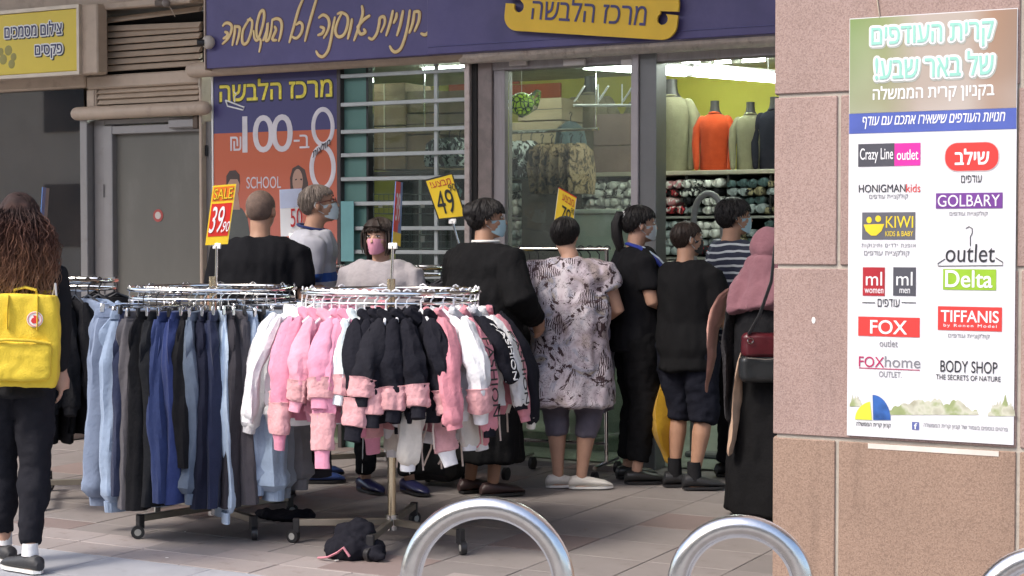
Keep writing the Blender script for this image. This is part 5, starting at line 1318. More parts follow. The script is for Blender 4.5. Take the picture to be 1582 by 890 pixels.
H(754, 'pink hoodie with black letters down its sleeve', PK3, cuffc=BK, slen=.50, text=('FASHION', M_txk, -.20, -.56, .022))
H(774, 'black hoodie with white letters down its sleeve', BK, cuffc=WH, slen=.30, text=('FASHION', M_txw, -.14, -.40, .018), slim=1.1, strings=True, inner=(.42, .44, .48), hem=(.45, .46, .5))
H(790, 'white hoodie with black letters down its sleeve', (.72, .72, .72), cuffc=BK, slen=.45, text=('FASHION', M_txk, -.18, -.52, .02), slim=1.1)
H(801, 'pink hoodie at the right end of the rack', PK3, slen=.44, strings=True)
H(808, 'black hoodie with a cream cuff at the far right of the rack', BK, cuffc=(.66, .64, .6), slen=.50)
for g, c, lb in ((160, WH, 'white hoodie at the back left of the hoodie rack'), (130, PK, 'pink hoodie at the back of the rack, left of the pole'), (100, PK3, 'dusty pink hoodie at the back of the rack behind the pole'), (72, BK, 'black hoodie at the back of the rack, right of the pole'), (45, WH, 'white hoodie at the back right of the hoodie rack'), (18, BK, 'black hoodie at the far back right of the hoodie rack')):
    hoodie(RC, rC, 1.232, R(g), lb, c, cuffc=(.70, .66, .64) if c is BK else None, strings=(c is BK))

# lower tier peeping out below: pieces on the right half
for x, lb, c, fr in ((700, 'short pink sweatshirt hanging low behind the broad black hoodie', PK3, FURP), (670, 'cream sweatshirt hanging low behind the black hoodies', (.60, .56, .50), None), (742, 'cream sweatshirt with strings hanging low at the right', (.60, .57, .52), None), (776, 'pink sweatshirt with strings hanging low at the right', PK3, None)):
    hoodie(RC, rC - .12, 1.10, phiC(x), lb, c, fur=fr, cuffc=WH, slen=.50, length=.42, strings=True, hood=False, grp='sweatshirts hung low inside the hoodie rack', kind='sweatshirt')

# ---- dark clothes of the left rack
rA = .42
def phiA(x): return -math.acos(max(-1, min(1, (x - 63) / 130)))
for x, lb, c, ln, sl in ((80, 'navy top hanging nearest the backpack', (.025, .035, .11), .74, .5), (98, 'black coat just right of the navy top', (.022, .022, .024), .74, .62), (116, 'black coat in the middle of the left rack', BLK, .72, .6), (134, 'broad black coat right of the middle on the left rack', (.02, .02, .022), .72, .62), (150, 'slim black coat beside the denim jackets', BLK, .68, .5), (166, 'pale blue jacket at the right of the left rack', LGB, .62, .5), (180, 'light denim blue jacket at the right end of the left rack', LBL, .5, .45)):
    hoodie(RA, rA, 1.25, phiA(x), lb, c, hang='black', length=ln, slen=sl, hood=False, grp='dark coats hung round the left rack', where='on the left rack', kind='coat', slim=.9)
for g in (150, 120, 90, 60, 30, 5):
    nm = {150: 'far back left', 120: 'back left', 90: 'back', 60: 'back right', 30: 'far back right', 5: 'right end'}[g]
    hoodie(RA, rA, 1.25, R(g), 'black jacket at the %s of the left rack' % nm, BLK, hang='black', length=.6, slen=.5, hood=False, grp='dark coats hung round the left rack', where='on the left rack', kind='coat', slim=.8)
# ---- dark clothes on the rack behind
for g in range(0, 360, 30):
    nm = 'front back left right'.split()
    lb = 'dark top on the rear round rack, ' + ('at its right end', 'behind its right end', 'right of its rearmost', 'rearmost of all', 'left of its rearmost', 'behind its left end', 'at its left end', 'in front of its left end', 'left of the nearest', 'nearest the viewer', 'right of the nearest', 'in front of its right end')[g // 30]
    hoodie(RDp, .40, 1.30, R(g), lb, random.choice((BLK, NVY, CHA)), hang='black', length=.55, slen=.45, hood=False, grp='dark tops on the rear round rack', where='on the rear round rack', kind='blouse', slim=.8)

# ---- straight rack among the shoppers
c0, c1 = gpos(800, 10.15), gpos(940, 9.95); zR = 1.42
t = thing('straight_clothes_rack', 'straight chrome rack with black hangers among the queueing shoppers', 'clothes rack', c0)
MB().tube([(0, 0, zR), tuple((c1 - c0) + UZ * zR)], .0125, 10).build('rail', M_chrome, t)
for f_ in (.02, .98):
    q = (c1 - c0) * f_
    MB().tube([q + UZ * .1, q + UZ * zR], .013, 10).build('upright', M_chrome, t)
    nrm = Vector((-(c1 - c0).y, (c1 - c0).x, 0)).normalized()
    MB().tube([q - nrm * .25 + UZ * .1, q + nrm * .25 + UZ * .1], .013, 8).build('foot', M_chrome, t)
    for s in (-1, 1): MB().tube([q + nrm * s * .25 + Vector((-.012, 0, .04)), q + nrm * s * .25 + Vector((.012, 0, .04))], .04, 16).build('wheel', M_black, t)
MB().tube([UZ * .22, (c1 - c0) + UZ * .22], .011, 8).build('lower_rail', M_chrome, t)
dl = math.atan2((c1 - c0).y, (c1 - c0).x) + math.pi / 2
for x, lb, c, ln in ((806, 'mustard yellow blouse hanging between the two women', (.42, .27, .03), .50), (818, 'dark charcoal coat hanging below the yellow blouse', (.03, .03, .032), .85), (832, 'black coat hanging behind the patterned dress', BLK, .8), (884, 'black blouse on black hangers right of the patterned dress', BLK, .5), (898, 'black blouse, second of three beside the yellow card', BLK, .55), (912, 'black blouse, third of three beside the yellow card', BLK, .6), (926, 'terracotta pink blouse hanging beside the ponytail', (.33, .13, .11), .36), (938, 'lilac grey long top hanging behind the ponytail woman', (.20, .18, .24), .85)):
    f_ = (x - 800) / 140; p = Vector(c0).lerp(c1, f_)
    ph_ = dl - PSI
    hoodie(tuple(p), .0001, zR, ph_, lb, c, hang='black', length=ln, slen=.42, hood=False, grp='clothes on the straight rack', where='on the straight rack', kind='blouse', slim=.8)

# ---- price cards
def card(corners, D, label, layers, texts, pole=None, dD=0, th=.004, edge=None, grp=None):
    """corners TL TR BR BL as sight lines at distance D (right side dD farther)"""
    C4 = [atD(a, b, D + (dD if i in (1, 2) else 0)) for i, (a, b) in enumerate(corners)]
    nrm = (C4[1] - C4[0]).cross(C4[3] - C4[0]).normalized()
    if nrm.dot(CAM - C4[0]) < 0: nrm = -nrm
    org = (C4[3] + C4[2]) / 2
    def f(u, v, d): return C4[0].lerp(C4[1], u).lerp(C4[3].lerp(C4[2], u), v) + nrm * d - org
    t = thing('price_card', label, 'price sign', org, group=grp)
    MB().prism([(0, 0), (1, 0), (1, 1), (0, 1)], lambda a, b, d: f(a, b, -d), th).build('board', edge or M_whitep, t, smooth=False)
    for i, (u0, v0, u1, v1, m_) in enumerate(layers):
        MB().prism([(u0, v0), (u1, v0), (u1, v1), (u0, v1)], lambda a, b, d: f(a, b, .0008 * (i + 1) - d), .0006).build('printed_area', m_, t, smooth=False)
    for ti, (s, m_, u0, v0, u1, v1, w_, sh) in enumerate(texts):
        me = text_mesh(s, w_, sh, .02); a = np.array([v.co[:] for v in me.vertices]); lo, hi = a.min(0), a.max(0)
        for v, c in zip(me.vertices, a):
            v.co = f(u0 + (u1 - u0) * (c[0] - lo[0]) / (hi[0] - lo[0]), v1 + (v0 - v1) * (c[1] - lo[1]) / (hi[1] - lo[1]), .0030 + .0010 * ti + .001 * (c[2] > 0))
        me.materials.clear(); link('lettering', me, m_, t)
    if pole:
        P = [atD(a, b, D + .0) for a, b in pole]; P2 = [q - org for q in P]
        MB().tube(P2, .0075, 10).build('holder_rod', M_chrome, t)
        MB().cbox(P2[0], .05, .012, .03, .003).build('clip', M_whitep, t)
    return t
M_cy = mat('card_yellow', (.80, .55, .03), .35, var=.03); M_cr = mat('card_red', (.62, .03, .02), .35, var=.03); M_co = mat('card_orange', (.75, .18, .02), .35, var=.03); M_cw = mat('card_white', (.82, .80, .80), .35, var=.02)
M_cb = mat('card_blue', (.10, .20, .42), .35); M_ry = mat('red_marker', (.50, .03, .03), .5)
card([(329, 287), (365, 284), (352, 377), (317, 379)], 8.33, 'red and yellow SALE 39.90 card above the jogger rack', [(0, 0, 1, 1, M_cy), (.06, .03, .94, .27, M_co), (.06, .31, .94, .86, M_cr)],
     [('SALE', M_ink, .085, .055, .93, .25, .05, 0), ('SALE', M_cy, .10, .06, .90, .24, .03, 0), ('39', M_cw, .08, .36, .68, .80, .03, .2), ('90', M_cw, .68, .62, .98, .79, .02, .2), ('.', M_cw, .62, .75, .67, .80, 0, 0)] , pole=[(335, 380), (334, 442)])
card([(612, 280), (622, 282), (618, 381), (606, 377)], 7.9, 'red white and blue price card seen almost edge on above the hoodies', [(0, 0, 1, .8, M_cr), (.7, 0, 1, .8, M_cb), (.0, .8, 1, 1, M_cy)], [('39', M_cw, .1, .18, .7, .62, .02, 0)], pole=[(607, 380), (604.5, 450)], dD=.16, edge=M_cb)
card([(66, 289), (76, 291), (70, 372), (61, 370)], 9.15, 'pale blue price card seen edge on above the left rack', [(0, 0, .5, 1, M_cb), (.5, 0, 1, 1, mat('card_grey', (.25, .24, .22), .4))], [], pole=[(65, 371), (63, 436)], dD=.16, edge=M_cb)
card([(657, 279), (698, 268), (719, 335), (678, 339)], 9.75, 'tilted yellow hand written 49.90 card in front of the barred window', [(-.03, -.02, 1.03, 1.02, M_ink), (0.02, .02, .98, .98, M_cy)],
     [(HEB('מבצע!'), M_ry, .12, .06, .88, .22, .02, 0), ('49', M_ink, .12, .32, .78, .88, -.01, .1), ('90', M_ink, .72, .22, .98, .38, -.01, .1)], pole=[(699, 342), (716, 400)])
card([(863, 289), (891, 305), (883, 366), (856, 342)], 9.9, 'yellow hand written price card bent back behind the patterned dress woman', [(0.02, .02, .98, .98, M_cy), (.0, .0, 1, .03, M_cr)], [(HEB('מבצע'), M_ry, .25, .1, .9, .28, .02, 0), ('79', M_ink, .3, .40, .8, .85, -.01, .1), ('90', M_ink, .78, .32, .98, .46, -.01, .1)], pole=[(872, 360), (880, 420)])
card([(432, 293), (466, 291), (468, 362), (434, 366)], 9.9, 'white paper price card between the two men', [(0, 0, 1, .4, mat('card_pale_blue', (.55, .6, .75), .4))], [('50', M_ry, .45, .42, .98, .82, .03, 0)], pole=[(452, 364), (455, 440)], dD=.05)
# teal card edge in the window
x0, x1, z0, z1 = pxrect(527, 547, 311, 404, FY - .06)
o = MB().box(0, 0, 0, x1 - x0, .006, z1 - z0, bev=.002).build('teal_board', mat('teal_board', (.16, .36, .36), .4), smooth=False); o.location = (x0, FY - .065, z0); tag(o, 'narrow pale teal board leaning at the left end of the bars', 'board')

# ---- heap of black clothes on the ground under the hoodie rack
c = onZ(543, 862); hp_ = MB()
for dx, dy, z, a, b, h in ((0, 0, .05, .13, .10, .075), (-.07, .0, .04, .08, .08, .05), (.08, .02, .05, .09, .08, .05), (.03, .04, .12, .07, .06, .06), (.10, -.02, .03, .10, .04, .03), (-.03, .03, .11, .08, .06, .05)):
    hp_.ell((dx, dy, z), a, b, h, 18, 10)
me = remeshed(hp_, .008, 3, 'cloth_heap', lambda co, n_: .016 * mnoise.noise(co * 16) + .010 * mnoise.noise(co * 34))
t = thing('fallen_garment', 'heap of black clothes with a pink cord on the ground', 'clothing', c); link('fabric', me, cloth('top_18_18_24', BK), t)
MB().tube([(-.11, -.11, .01), (-.05, -.12, .02), (.0, -.115, .045), (.03, -.11, .07), (.06, -.105, .03)], .009, 8, flat=.6).build('pink_trim', cloth('top_720_330_380', PK3), t)
# black bag on the floor behind the hoodies
c = gpos(676, 9.7); hb_ = MB().box(-.17, -.11, .03, .17, .11, .42, bev=.05)
me = remeshed(hb_, .012, 4, 'bag', lambda co, n_: .014 * mnoise.noise(co * 9)); t = thing('shopping_trolley_bag', 'large black soft bag on the ground behind the hoodie rack', 'bag', c); link('body', me, mat('black_nylon', (.012, .012, .013), .45, bump=.3), t)
MB().tube([(-.1, 0, .40), (-.08, 0, .55), (.08, 0, .55), (.1, 0, .40)], .010, 8).build('handle', M_black, t)
for s in (-1, 1): MB().tube([(s * .13 - .01, .1, .03), (s * .13 + .01, .1, .03)], .03, 14).build('wheel', M_black, t)
# pale block seen under the left rack
x0, x1, z0, z1 = pxrect(62, 142, 697, 762, 9.2)
t = thing('stone_block', 'pale low block behind the left rack by the wall', 'block', (x0, 8.9, 0))
for a, b in ((0.004, .105), (.11, .205), (.21, .30)): MB().box(-.5, 0, a, x1 - x0 + .05, .3, b, bev=.004).build('course', mat('pale_block', (.40, .33, .28), .8), t, smooth=False)

c = onZ(438, 803); hp2 = MB()
for dx, dy, z, a, b, h in ((0, 0, .02, .15, .08, .03), (.10, .02, .03, .08, .06, .035), (-.12, 0, .02, .07, .05, .025)): hp2.ell((dx, dy, z), a, b, h, 18, 10)
o = link('fallen_trousers', remeshed(hp2, .009, 3, 'cloth_heap', lambda co, n_: .016 * mnoise.noise(co * 14) + .008 * mnoise.noise(co * 34)), cloth('top_18_18_24', BK)); o.location = c
tag(o, 'flat black pile of clothes on the ground under the jogger rack', 'clothing')
for i, (x, y, lb) in enumerate(((520, 866, 'white scrap of paper on the ground left of the fallen black clothes'), (286, 822, 'tiny white scrap on the ground under the jogger rack'), (258, 862, 'thin pale scrap on the kerb stones below the jogger rack'), (905, 818, 'small brown leaf on the ground between the two bike stands'))):
    c = onZ(x, y, .008); m = MB(); P = [(.012 * math.cos(a + i) * (1 + .3 * math.sin(2 * a)), .008 * math.sin(a)) for a in [2 * math.pi * k / 7 for k in range(7)]]
    o = m.prism(P, lambda a, b, d: Vector((a, b, .001 + d + a * .2)), .0012).build('litter', M_whitep if i < 3 else mat('dry_leaf', (.14, .08, .04), .8), smooth=False); o.location = c; tag(o, lb, 'litter')
# ================================================================ PEOPLE
def skinmat(name, c): 
    return mat(name, c, .5, var=.06, vs=20, bump=.05, bs=150, spec=.35)
SK_L = skinmat('skin_light', (.46, .27, .19)); SK_M = skinmat('skin_tan', (.36, .20, .13)); SK_D = skinmat('skin_olive', (.30, .165, .105))
M_eye = mat('eye_white', (.6, .57, .54), .3); M_iris = mat('dark_iris', (.03, .015, .01), .2)
def hairmat(name, c, c2=None):
    m = mat(name, c, .55, var=.35, vs=20, bump=.5, bs=45, spec=.3, stretch=(3, 3, .6)); return m
HR_B = hairmat('black_hair', (.012, .010, .010)); HR_G = hairmat('greying_hair', (.15, .12, .10)); HR_D = hairmat('dark_brown_hair', (.028, .018, .014)); HR_S = mat('shaven_hair', (.13, .085, .065), .8, var=.2, vs=40, bump=.5, bs=200)
M_mask_b = mat('surgical_mask_blue', (.36, .52, .58), .8, var=.04, bump=.1); M_mask_w = mat('surgical_mask_pale', (.55, .62, .64), .8, var=.04); M_mask_p = mat('pink_mask', (.62, .27, .36), .8, var=.05, bump=.1); M_mask_k = mat('black_mask', (.02, .02, .02), .7)

class Person:
    def __init__(s, label, pos, rz, H, skin, build=1.0, head_yaw=0, head_tilt=0, bow=0, belly=1.0, group=None):
        s.H = H; s.s = H / 1.70; s.b = build; s.skin = skin; s.belly = belly
        s.t = thing('person', label, 'person', (pos[0], pos[1], .008), rz=rz, group=group)
        rl = random.Random(len(label) * 7 + int(abs(pos[0]) * 100)); s.t.rotation_euler = (rl.uniform(-.022, .030), rl.uniform(-.028, .028), rz)
        s.hc = Vector((0, .015 + bow, 1.588)) * s.s        # centre of the head
        s.hr = Matrix.Rotation(head_yaw, 3, 'Z') @ Matrix.Rotation(-head_tilt, 3, 'X')
        s.bow = bow
        sx = .172 * build
        s.sh = {1: Vector((sx, -.01 + bow * .6, 1.362)) * s.s, -1: Vector((-sx, -.01 + bow * .6, 1.362)) * s.s}
        s.arm = {k: [s.sh[k], Vector((k * (sx + .055), -.03, 1.10)) * s.s, Vector((k * (sx + .055), .06, .86)) * s.s] for k in (1, -1)}
        s.hand = {k: Vector((0, .15, -1)) for k in (1, -1)}
        s.leg = {k: [Vector((k * .088 * build, 0, .90)) * s.s, Vector((k * .095, .02, .48)) * s.s, Vector((k * .10, -.03, .085)) * s.s] for k in (1, -1)}
        s.foot = {k: Vector((k * .15, 1, 0)) for k in (1, -1)}
        s.curl = {1: .6, -1: .6}
    def H3(s, x, y, z): return s.hc + s.hr @ (Vector((x, y, z)) * s.s)
    def torso(s, e=0, z0=.86, z1=1.42, dy=0):
        S, b = s.s, s.b; bw = s.bow
        rr = [(.84, .150, .115, 0), (.90, .172, .128, 0), (.97, .170, .125, 0), (1.06, .148 * s.belly, .112 * s.belly, .0), (1.15, .152 * s.belly, .112 * s.belly, .0), (1.25, .168, .118, .0), (1.325, .182, .115, bw * .4), (1.37, .172, .100, bw * .6), (1.41, .138, .082, bw * .7), (1.44, .098, .070, bw * .78), (1.468, .070, .060, bw * .85)]
        out = []
        for z, a, d, y in rr:
            if z < z0 - 1e-6 or z > z1 + 1e-6: continue
            out.append((Vector((0, (y + dy) * S - .01, z * S)), Vector(((a * b + e), 0, 0)) * S, Vector((0, (d * b + e), 0)) * S))
        return out
    def body(s, voxel=.009, forearm=True):
        S = s.s; m = MB(); H3 = s.H3; hr = s.hr
        m.loft(s.torso(), 24)
        m.tube([Vector((0, -.02 + s.bow * .8, 1.40)) * S, Vector((0, -.008 + s.bow * .9, 1.47)) * S, H3(0, -.012, -.05)], [.066 * S, .055 * S, .056 * S], 18, rend=True)
        m.ell(H3(0, -.008, .030), .076 * S, .095 * S, .086 * S, 24, 16, hr)
        m.ell(H3(0, .020, -.030), .064 * S, .072 * S, .075 * S, 20, 14, hr)
        m.ell(H3(0, .055, -.082), .032 * S, .030 * S, .024 * S, 14, 10, hr)
        for k in (1, -1):
            m.ell(H3(k * .038, .058, -.018), .024 * S, .022 * S, .022 * S, 12, 8, hr)
            m.ell(H3(k * .077, -.008, -.006), .011 * S, .019 * S, .031 * S, 12, 8, hr)
            m.ell(H3(k * .030, .078, .030), .024 * S, .012 * S, .008 * S, 10, 6, hr)
        m.tube([H3(0, .086, .018), H3(0, .100, -.004), H3(0, .112, -.022), H3(0, .094, -.030)], [.008 * S, .010 * S, .014 * S, .012 * S], 10, rend=True)
        m.ell(H3(0, .086, -.050), .022 * S, .010 * S, .006 * S, 12, 8, hr); m.ell(H3(0, .084, -.060), .019 * S, .010 * S, .007 * S, 12, 8, hr)
        for k in (1, -1):
            a = s.arm[k]; b = s.b ** .5
            m.tube([a[0], a[0].lerp(a[1], .35), a[1], a[1].lerp(a[2], .3), a[2]], [.052 * S * b, .050 * S * b, .040 * S * b, .040 * S * b, .026 * S], 16, rend=True)
            # hand
            d = s.hand[k].normalized(); fwd = (a[2] - a[1]).normalized(); d = (fwd * .5 + d).normalized()
            side = d.cross(Vector((k, 0, 0))); side = side.normalized() if side.length > .1 else Vector((0, 1, 0))
            side = Vector((0, 1, 0)) - d * d.y; side = side.normalized() if side.length > .2 else Vector((-k, 0, 0))
            nrm = d.cross(side).normalized(); inw = nrm if nrm.x * k < 0 else -nrm
            w0 = a[2]
            m.tube([w0, w0 + d * .04 * S, w0 + d * .085 * S], [.024 * S, .036 * S, .034 * S], 14, flat=1, rend=False)
            for j, (off, ln) in enumerate(((.030, .068), (.010, .078), (-.010, .072), (-.029, .056))):
                c = s.curl[k]; p0 = w0 + d * .075 * S + side * off * S; p1 = p0 + (d * math.cos(c * .5) + inw * math.sin(c * .5)) * ln * .5 * S; p2 = p1 + (d * math.cos(c * 1.3) + inw * math.sin(c * 1.3)) * ln * .32 * S; p3 = p2 + (d * math.cos(c * 2) + inw * math.sin(c * 2)) * ln * .25 * S
                m.tube([p0, p1, p2, p3], [.0095 * S, .009 * S, .008 * S, .007 * S], 8, rend=True)
            p0 = w0 + d * .02 * S + side * .022 * S; p1 = p0 + (d * .6 + side * .7 + inw * .2).normalized() * .045 * S; p2 = p1 + (d * .9 + inw * .3).normalized() * .032 * S
            m.tube([p0, p1, p2], [.014 * S, .011 * S, .009 * S], 8, rend=True)
            l = s.leg[k]; q = s.b ** .6
            m.tube([l[0], l[0].lerp(l[1], .45), l[1], l[1].lerp(l[2], .32), l[1].lerp(l[2], .75), l[2]], [.085 * S * q, .072 * S * q, .052 * S * q, .055 * S * q, .036 * S * q, .034 * S], 18, rend=True)
            f = s.foot[k].normalized()
            m.tube([l[2] - f * .025 * S - UZ * .052 * S, l[2] + f * .05 * S - UZ * .052 * S, l[2] + f * .12 * S - UZ * .063 * S], [.026 * S, .025 * S, .015 * S], 12, rend=True)
        me = remeshed(m, voxel, 2, 'body')
        s.bodyo = link('body', me, s.skin, s.t)
    def fabric(s, m, name, mtl, voxel=.011, amp=1.0, seed=0, fine=1.0, vertical=.35, sm=2):
        o_ = Vector((seed * 3.1, seed * 1.7, 0))
        def nz(co, n_):
            return .008 + amp * (.015 * mnoise.noise(Vector((co.x * 11, co.y * 11, co.z * 11 * vertical)) + o_) + .0075 * fine * mnoise.noise(Vector((co.x * 26, co.y * 26, co.z * 26 * vertical * 1.4)) + o_))
        me = remeshed(m, voxel, sm, name, nz); return link(name, me, mtl, s.t)
    def shirt(s, mtl, e=.018, z0=.84, sleeve=.9, loose=1.0, name='shirt', amp=1.0, flare=0, neck=1.43, sr=.065):
        m = MB(); S = s.s
        tr = s.torso(e, z0=min(z0, .84) if z0 < .84 else z0, z1=neck + .025)
        if z0 < .84:
            c, u, v = tr[0]; tr = [(Vector((c.x, c.y, z0 * S)), u * (1.05 + flare), v * (1.08 + flare))] + tr
        elif tr[0][0].z > z0 * S + .01:
            c, u, v = tr[0]; tr = [(Vector((c.x, c.y, z0 * S)), u, v)] + tr
        m.loft(tr, 28)
        for k in (1, -1):
            a = s.arm[k]; rs = sr * S * (s.b ** .5) * loose
            up = min(1, sleeve / .5); P = [s.sh[k] + Vector((-k * .05, 0, .0)) * S, a[0], a[0].lerp(a[1], up)]; rr = [rs * .95, rs, rs * .92]
            if sleeve > .5: q = (sleeve - .5) * 2; P += [a[1].lerp(a[2], q * .5), a[1].lerp(a[2], q)]; rr += [rs * .82, rs * .62]
            m.tube(P, rr, 18)
        return s.fabric(m, name, mtl, amp=amp, seed=len(s.t['label']))
    def pants(s, mtl, e=.006, length=1.0, loose=1.0, name='trousers', top=1.0, amp=1.0, flare=1.0):
        m = MB(); S = s.s; m.loft(s.torso(min(e, .008), z0=.84, z1=.98), 24)
        for k in (1, -1):
            l = s.leg[k]; q = s.b ** .6 * loose
            P = [l[0] + UZ * .02, l[0].lerp(l[1], .5)]; rr = [.100 * S * q, .088 * S * q]
            if length <= .5: P[1] = l[0].lerp(l[1], length)
            else:
                P += [l[1]]; rr += [.070 * S * q]
                f = (length - .5) * 2; P += [l[1].lerp(l[2], f * .5), l[1].lerp(l[2], f)]; rr += [.064 * S * q, .054 * S * q * flare]
            if length > .5 and length < .62: P = P[:3] + [P[-1]]; rr = rr[:3] + [.066 * S * q]
            m.tube(P, rr, 18)
        return s.fabric(m, name, mtl, amp=amp, seed=len(s.t['label']) + 5, vertical=.8)
    def skirt(s, mtl, z0, z1=1.0, e=.02, w0=1.3, name='skirt', folds=.04, d0=1.3):
        S = s.s; tr = s.torso(e, z0=.90, z1=z1)
        m = MB(); c, u, v = tr[0]; K = 7
        rg = []
        for i in range(K):
            q = i / K; rg.append((Vector((c.x, c.y, (z0 + (.90 - z0) * q) * S)), u * (w0 + (1.0 - w0) * q), v * (d0 + (1.0 - d0) * q)))
        rg += tr; n_ = len(rg); ph = len(s.t['label'])
        m.loft(rg, 48, fn=lambda a, i: 1 + folds * max(0, 1 - i / K) * (math.sin(7 * a + ph) + .6 * math.sin(11 * a + 2 * ph)))
        return m, name, mtl
    def shoes(s, mtl, name='shoe', sole=None, heel=0, high=0, wide=1.0, toe=1.0):
        S = s.s
        for k in (1, -1):
            a = s.leg[k][2]; f = s.foot[k].normalized(); g = Vector((a.x, a.y, 0)) ; sd = Vector((-f.y, f.x, 0))
            rg = []
            for q, w_, h_ in ((-.078, .022, .045), (-.062, .034, .066 + high), (-.01, .038, .074 + high), (.04, .041, .064 + high * .3), (.10, .045, .050), (.15, .041, .040), (.185 * toe, .026, .022), (.20 * toe, .010, .012)):
                rg.append((g + f * q * S + UZ * ((h_ / 2 + .012) * S + heel * max(0, (.1 - q)) * 1.2), sd * w_ * S * wide, UZ * h_ * .5 * S))
            sh = MB().loft(rg, 18).build(name, mtl, s.t)
            P = []
            so = MB(); poly = [(-.08, 0), (-.06, .030), (.0, .033), (.06, .038), (.11, .044), (.16, .036), (.195 * toe, .016), (.205 * toe, 0)]
            poly = poly + [(a_, -b_) for a_, b_ in poly[-2:0:-1]]
            so.prism(poly, lambda p, q, d: g + f * p * S + sd * q * S * wide + UZ * (.0 + d * (1 if True else 0)), .014 * S)
            so.build('sole', sole or M_black, sh, smooth=False)
            if heel: MB().box(-.03, -.025, 0, .03, .025, heel + .01, bev=.004).xf(Matrix.Translation(g - f * .04) @ Matrix.Rotation(math.atan2(f.y, f.x), 4, 'Z')).build('heel', mtl, sh, smooth=False)
    def eyes(s):
        for k in (1, -1):
            e = MB().ell(s.H3(k * .031, .083, .012), .013 * s.s, .007 * s.s, .0075 * s.s, 12, 8, s.hr).build('eye', M_eye, s.t)
            MB().ell(s.H3(k * .031, .0885, .012), .0062 * s.s, .0035 * s.s, .0065 * s.s, 10, 6, s.hr).build('iris', M_iris, e)
            MB().tube([s.H3(k * .013, .092, .034), s.H3(k * .030, .095, .041), s.H3(k * .047, .082, .036)], [.0022, .004, .0018], 6, flat=.6).build('eyebrow', HR_D, s.t)
            MB().tube([s.H3(k * .019, .0905, .017), s.H3(k * .031, .0935, .021), s.H3(k * .044, .086, .016)], [.0018, .0025, .0018], 6).build('eyelid', HR_D, s.t)
    def glasses(s):
        g = MB()
        for k in (1, -1):
            g.tube([s.H3(k * .031 + .024 * math.cos(a), .104, .010 + .017 * math.sin(a)) for a in [2 * math.pi * i / 16 for i in range(16)]], .002, 6, closed=True)
            g.tube([s.H3(k * .054, .102, .016), s.H3(k * .080, .06, .016), s.H3(k * .084, -.01, .010)], .0028, 6)
        g.tube([s.H3(-.008, .106, .014), s.H3(.008, .106, .014)], .002, 6); g.build('glasses', mat('dark_red_frame', (.09, .02, .015), .3), s.t)
    def mask(s, mtl, chin=False):
        m = MB(); n_, k_ = 16, 9; vs = []; fs = []
        for layer, off in ((0, 0), (1, -.003)):
            for j in range(k_):
                zz = .000 - .100 * j / (k_ - 1)
                for i in range(n_):
                    a = R(-78 + 156 * i / (n_ - 1)); f_ = abs(i - (n_ - 1) / 2) / ((n_ - 1) / 2)
                    zc = zz * (1 - .35 * f_ ** 2) - .008 * f_
                    t_ = j / (k_ - 1); bulge = .017 * math.sin(math.pi * (t_ * .75 + .12)) * (1 - f_ ** 1.5)
                    rad_x = .068 - .014 * t_; rad_y = .092 - .012 * t_
                    pl = .0012 * math.sin(j * 2.9)
                    vs.append(s.H3((rad_x + off + pl) * math.sin(a), .008 + (rad_y + off + bulge + pl) * math.cos(a) , zc))
        for j in range(k_ - 1):
            for i in range(n_ - 1):
                a = j * n_ + i; fs.append((a, a + 1, a + n_ + 1, a + n_)); b = a + n_ * k_; fs.append((b, b + n_, b + n_ + 1, b + 1))
        N_ = n_ * k_
        for i in range(n_ - 1): fs.append((i, i + N_, i + 1 + N_, i + 1)); a = (k_ - 1) * n_ + i; fs.append((a, a + 1, a + 1 + N_, a + N_))
        for j in range(k_ - 1): fs.append((j * n_, (j + 1) * n_, (j + 1) * n_ + N_, j * n_ + N_)); a = j * n_ + n_ - 1; fs.append((a, a + N_, a + n_ + N_, a + n_))
        mk = m.add(vs, fs).build('face_mask', mtl, s.t)
        for k in (1, -1): MB().tube([s.H3(k * .064, .030, -.014), s.H3(k * .078, .005, .012), s.H3(k * .086, -.016, .018), s.H3(k * .086, -.024, -.005), s.H3(k * .074, -.004, -.035), s.H3(k * .052, .034, -.062)], .0016, 6).build('ear_loop', M_mask_w, mk)
    def cap(s, mtl, th=.010, front=.035, back=-.07, side=-.01, name='hair', strands=260, sw=.0035, yf=.045, blk=0):
        """hair that follows the skull: keep what lies behind the hairline, then combed strands on top"""
        S = s.s; m = MB(); n_, k_ = 44, 30
        rx, ry, rz_ = .076 + th, .095 + th, .086 + th; vs, fs = [], []
        def low(a):   # a=0 front, pi back -> lowest z
            f = math.cos(a)
            if f > .55: return front + .0
            if f > -.1: t_ = (f + .1) / .65; return side + (front - side) * t_ ** 1.5
            t_ = min(1, (-f - .1) / .6); return side + (back - side) * t_ ** .7
        def P(a, z, ex=0):
            zz = max(-1, min(1, (z - .030) / rz_)); q = math.sqrt(max(0, 1 - zz * zz)) if z > .0 else math.sqrt(1 - min(.9, ((z - .030) / (rz_ * 1.12)) ** 2))
            nn = 1 + .02 * mnoise.noise(Vector((math.sin(a) * 4, math.cos(a) * 4, z * 60)))
            return s.H3((rx + ex) * q * math.sin(a) * nn, -.008 + (ry + ex) * q * math.cos(a) * nn, z)
        top = .030 + rz_
        for j in range(k_ + 1):
            t_ = j / k_
            for i in range(n_):
                a = 2 * math.pi * i / n_; lo_ = low(a) + .004 * math.sin(i * 2.7)
                z = top - (top - lo_) * (1 - math.cos(t_ * math.pi / 2)) 
                vs.append(P(a, z - (0.0 if j < k_ else .0), 0 if j < k_ else -th * .9))
        for j in range(k_):
            for i in range(n_): a = j * n_ + i; b = j * n_ + (i + 1) % n_; fs.append((a, b, b + n_, a + n_))
        h = m.add(vs, fs).build(name, mtl, s.t)
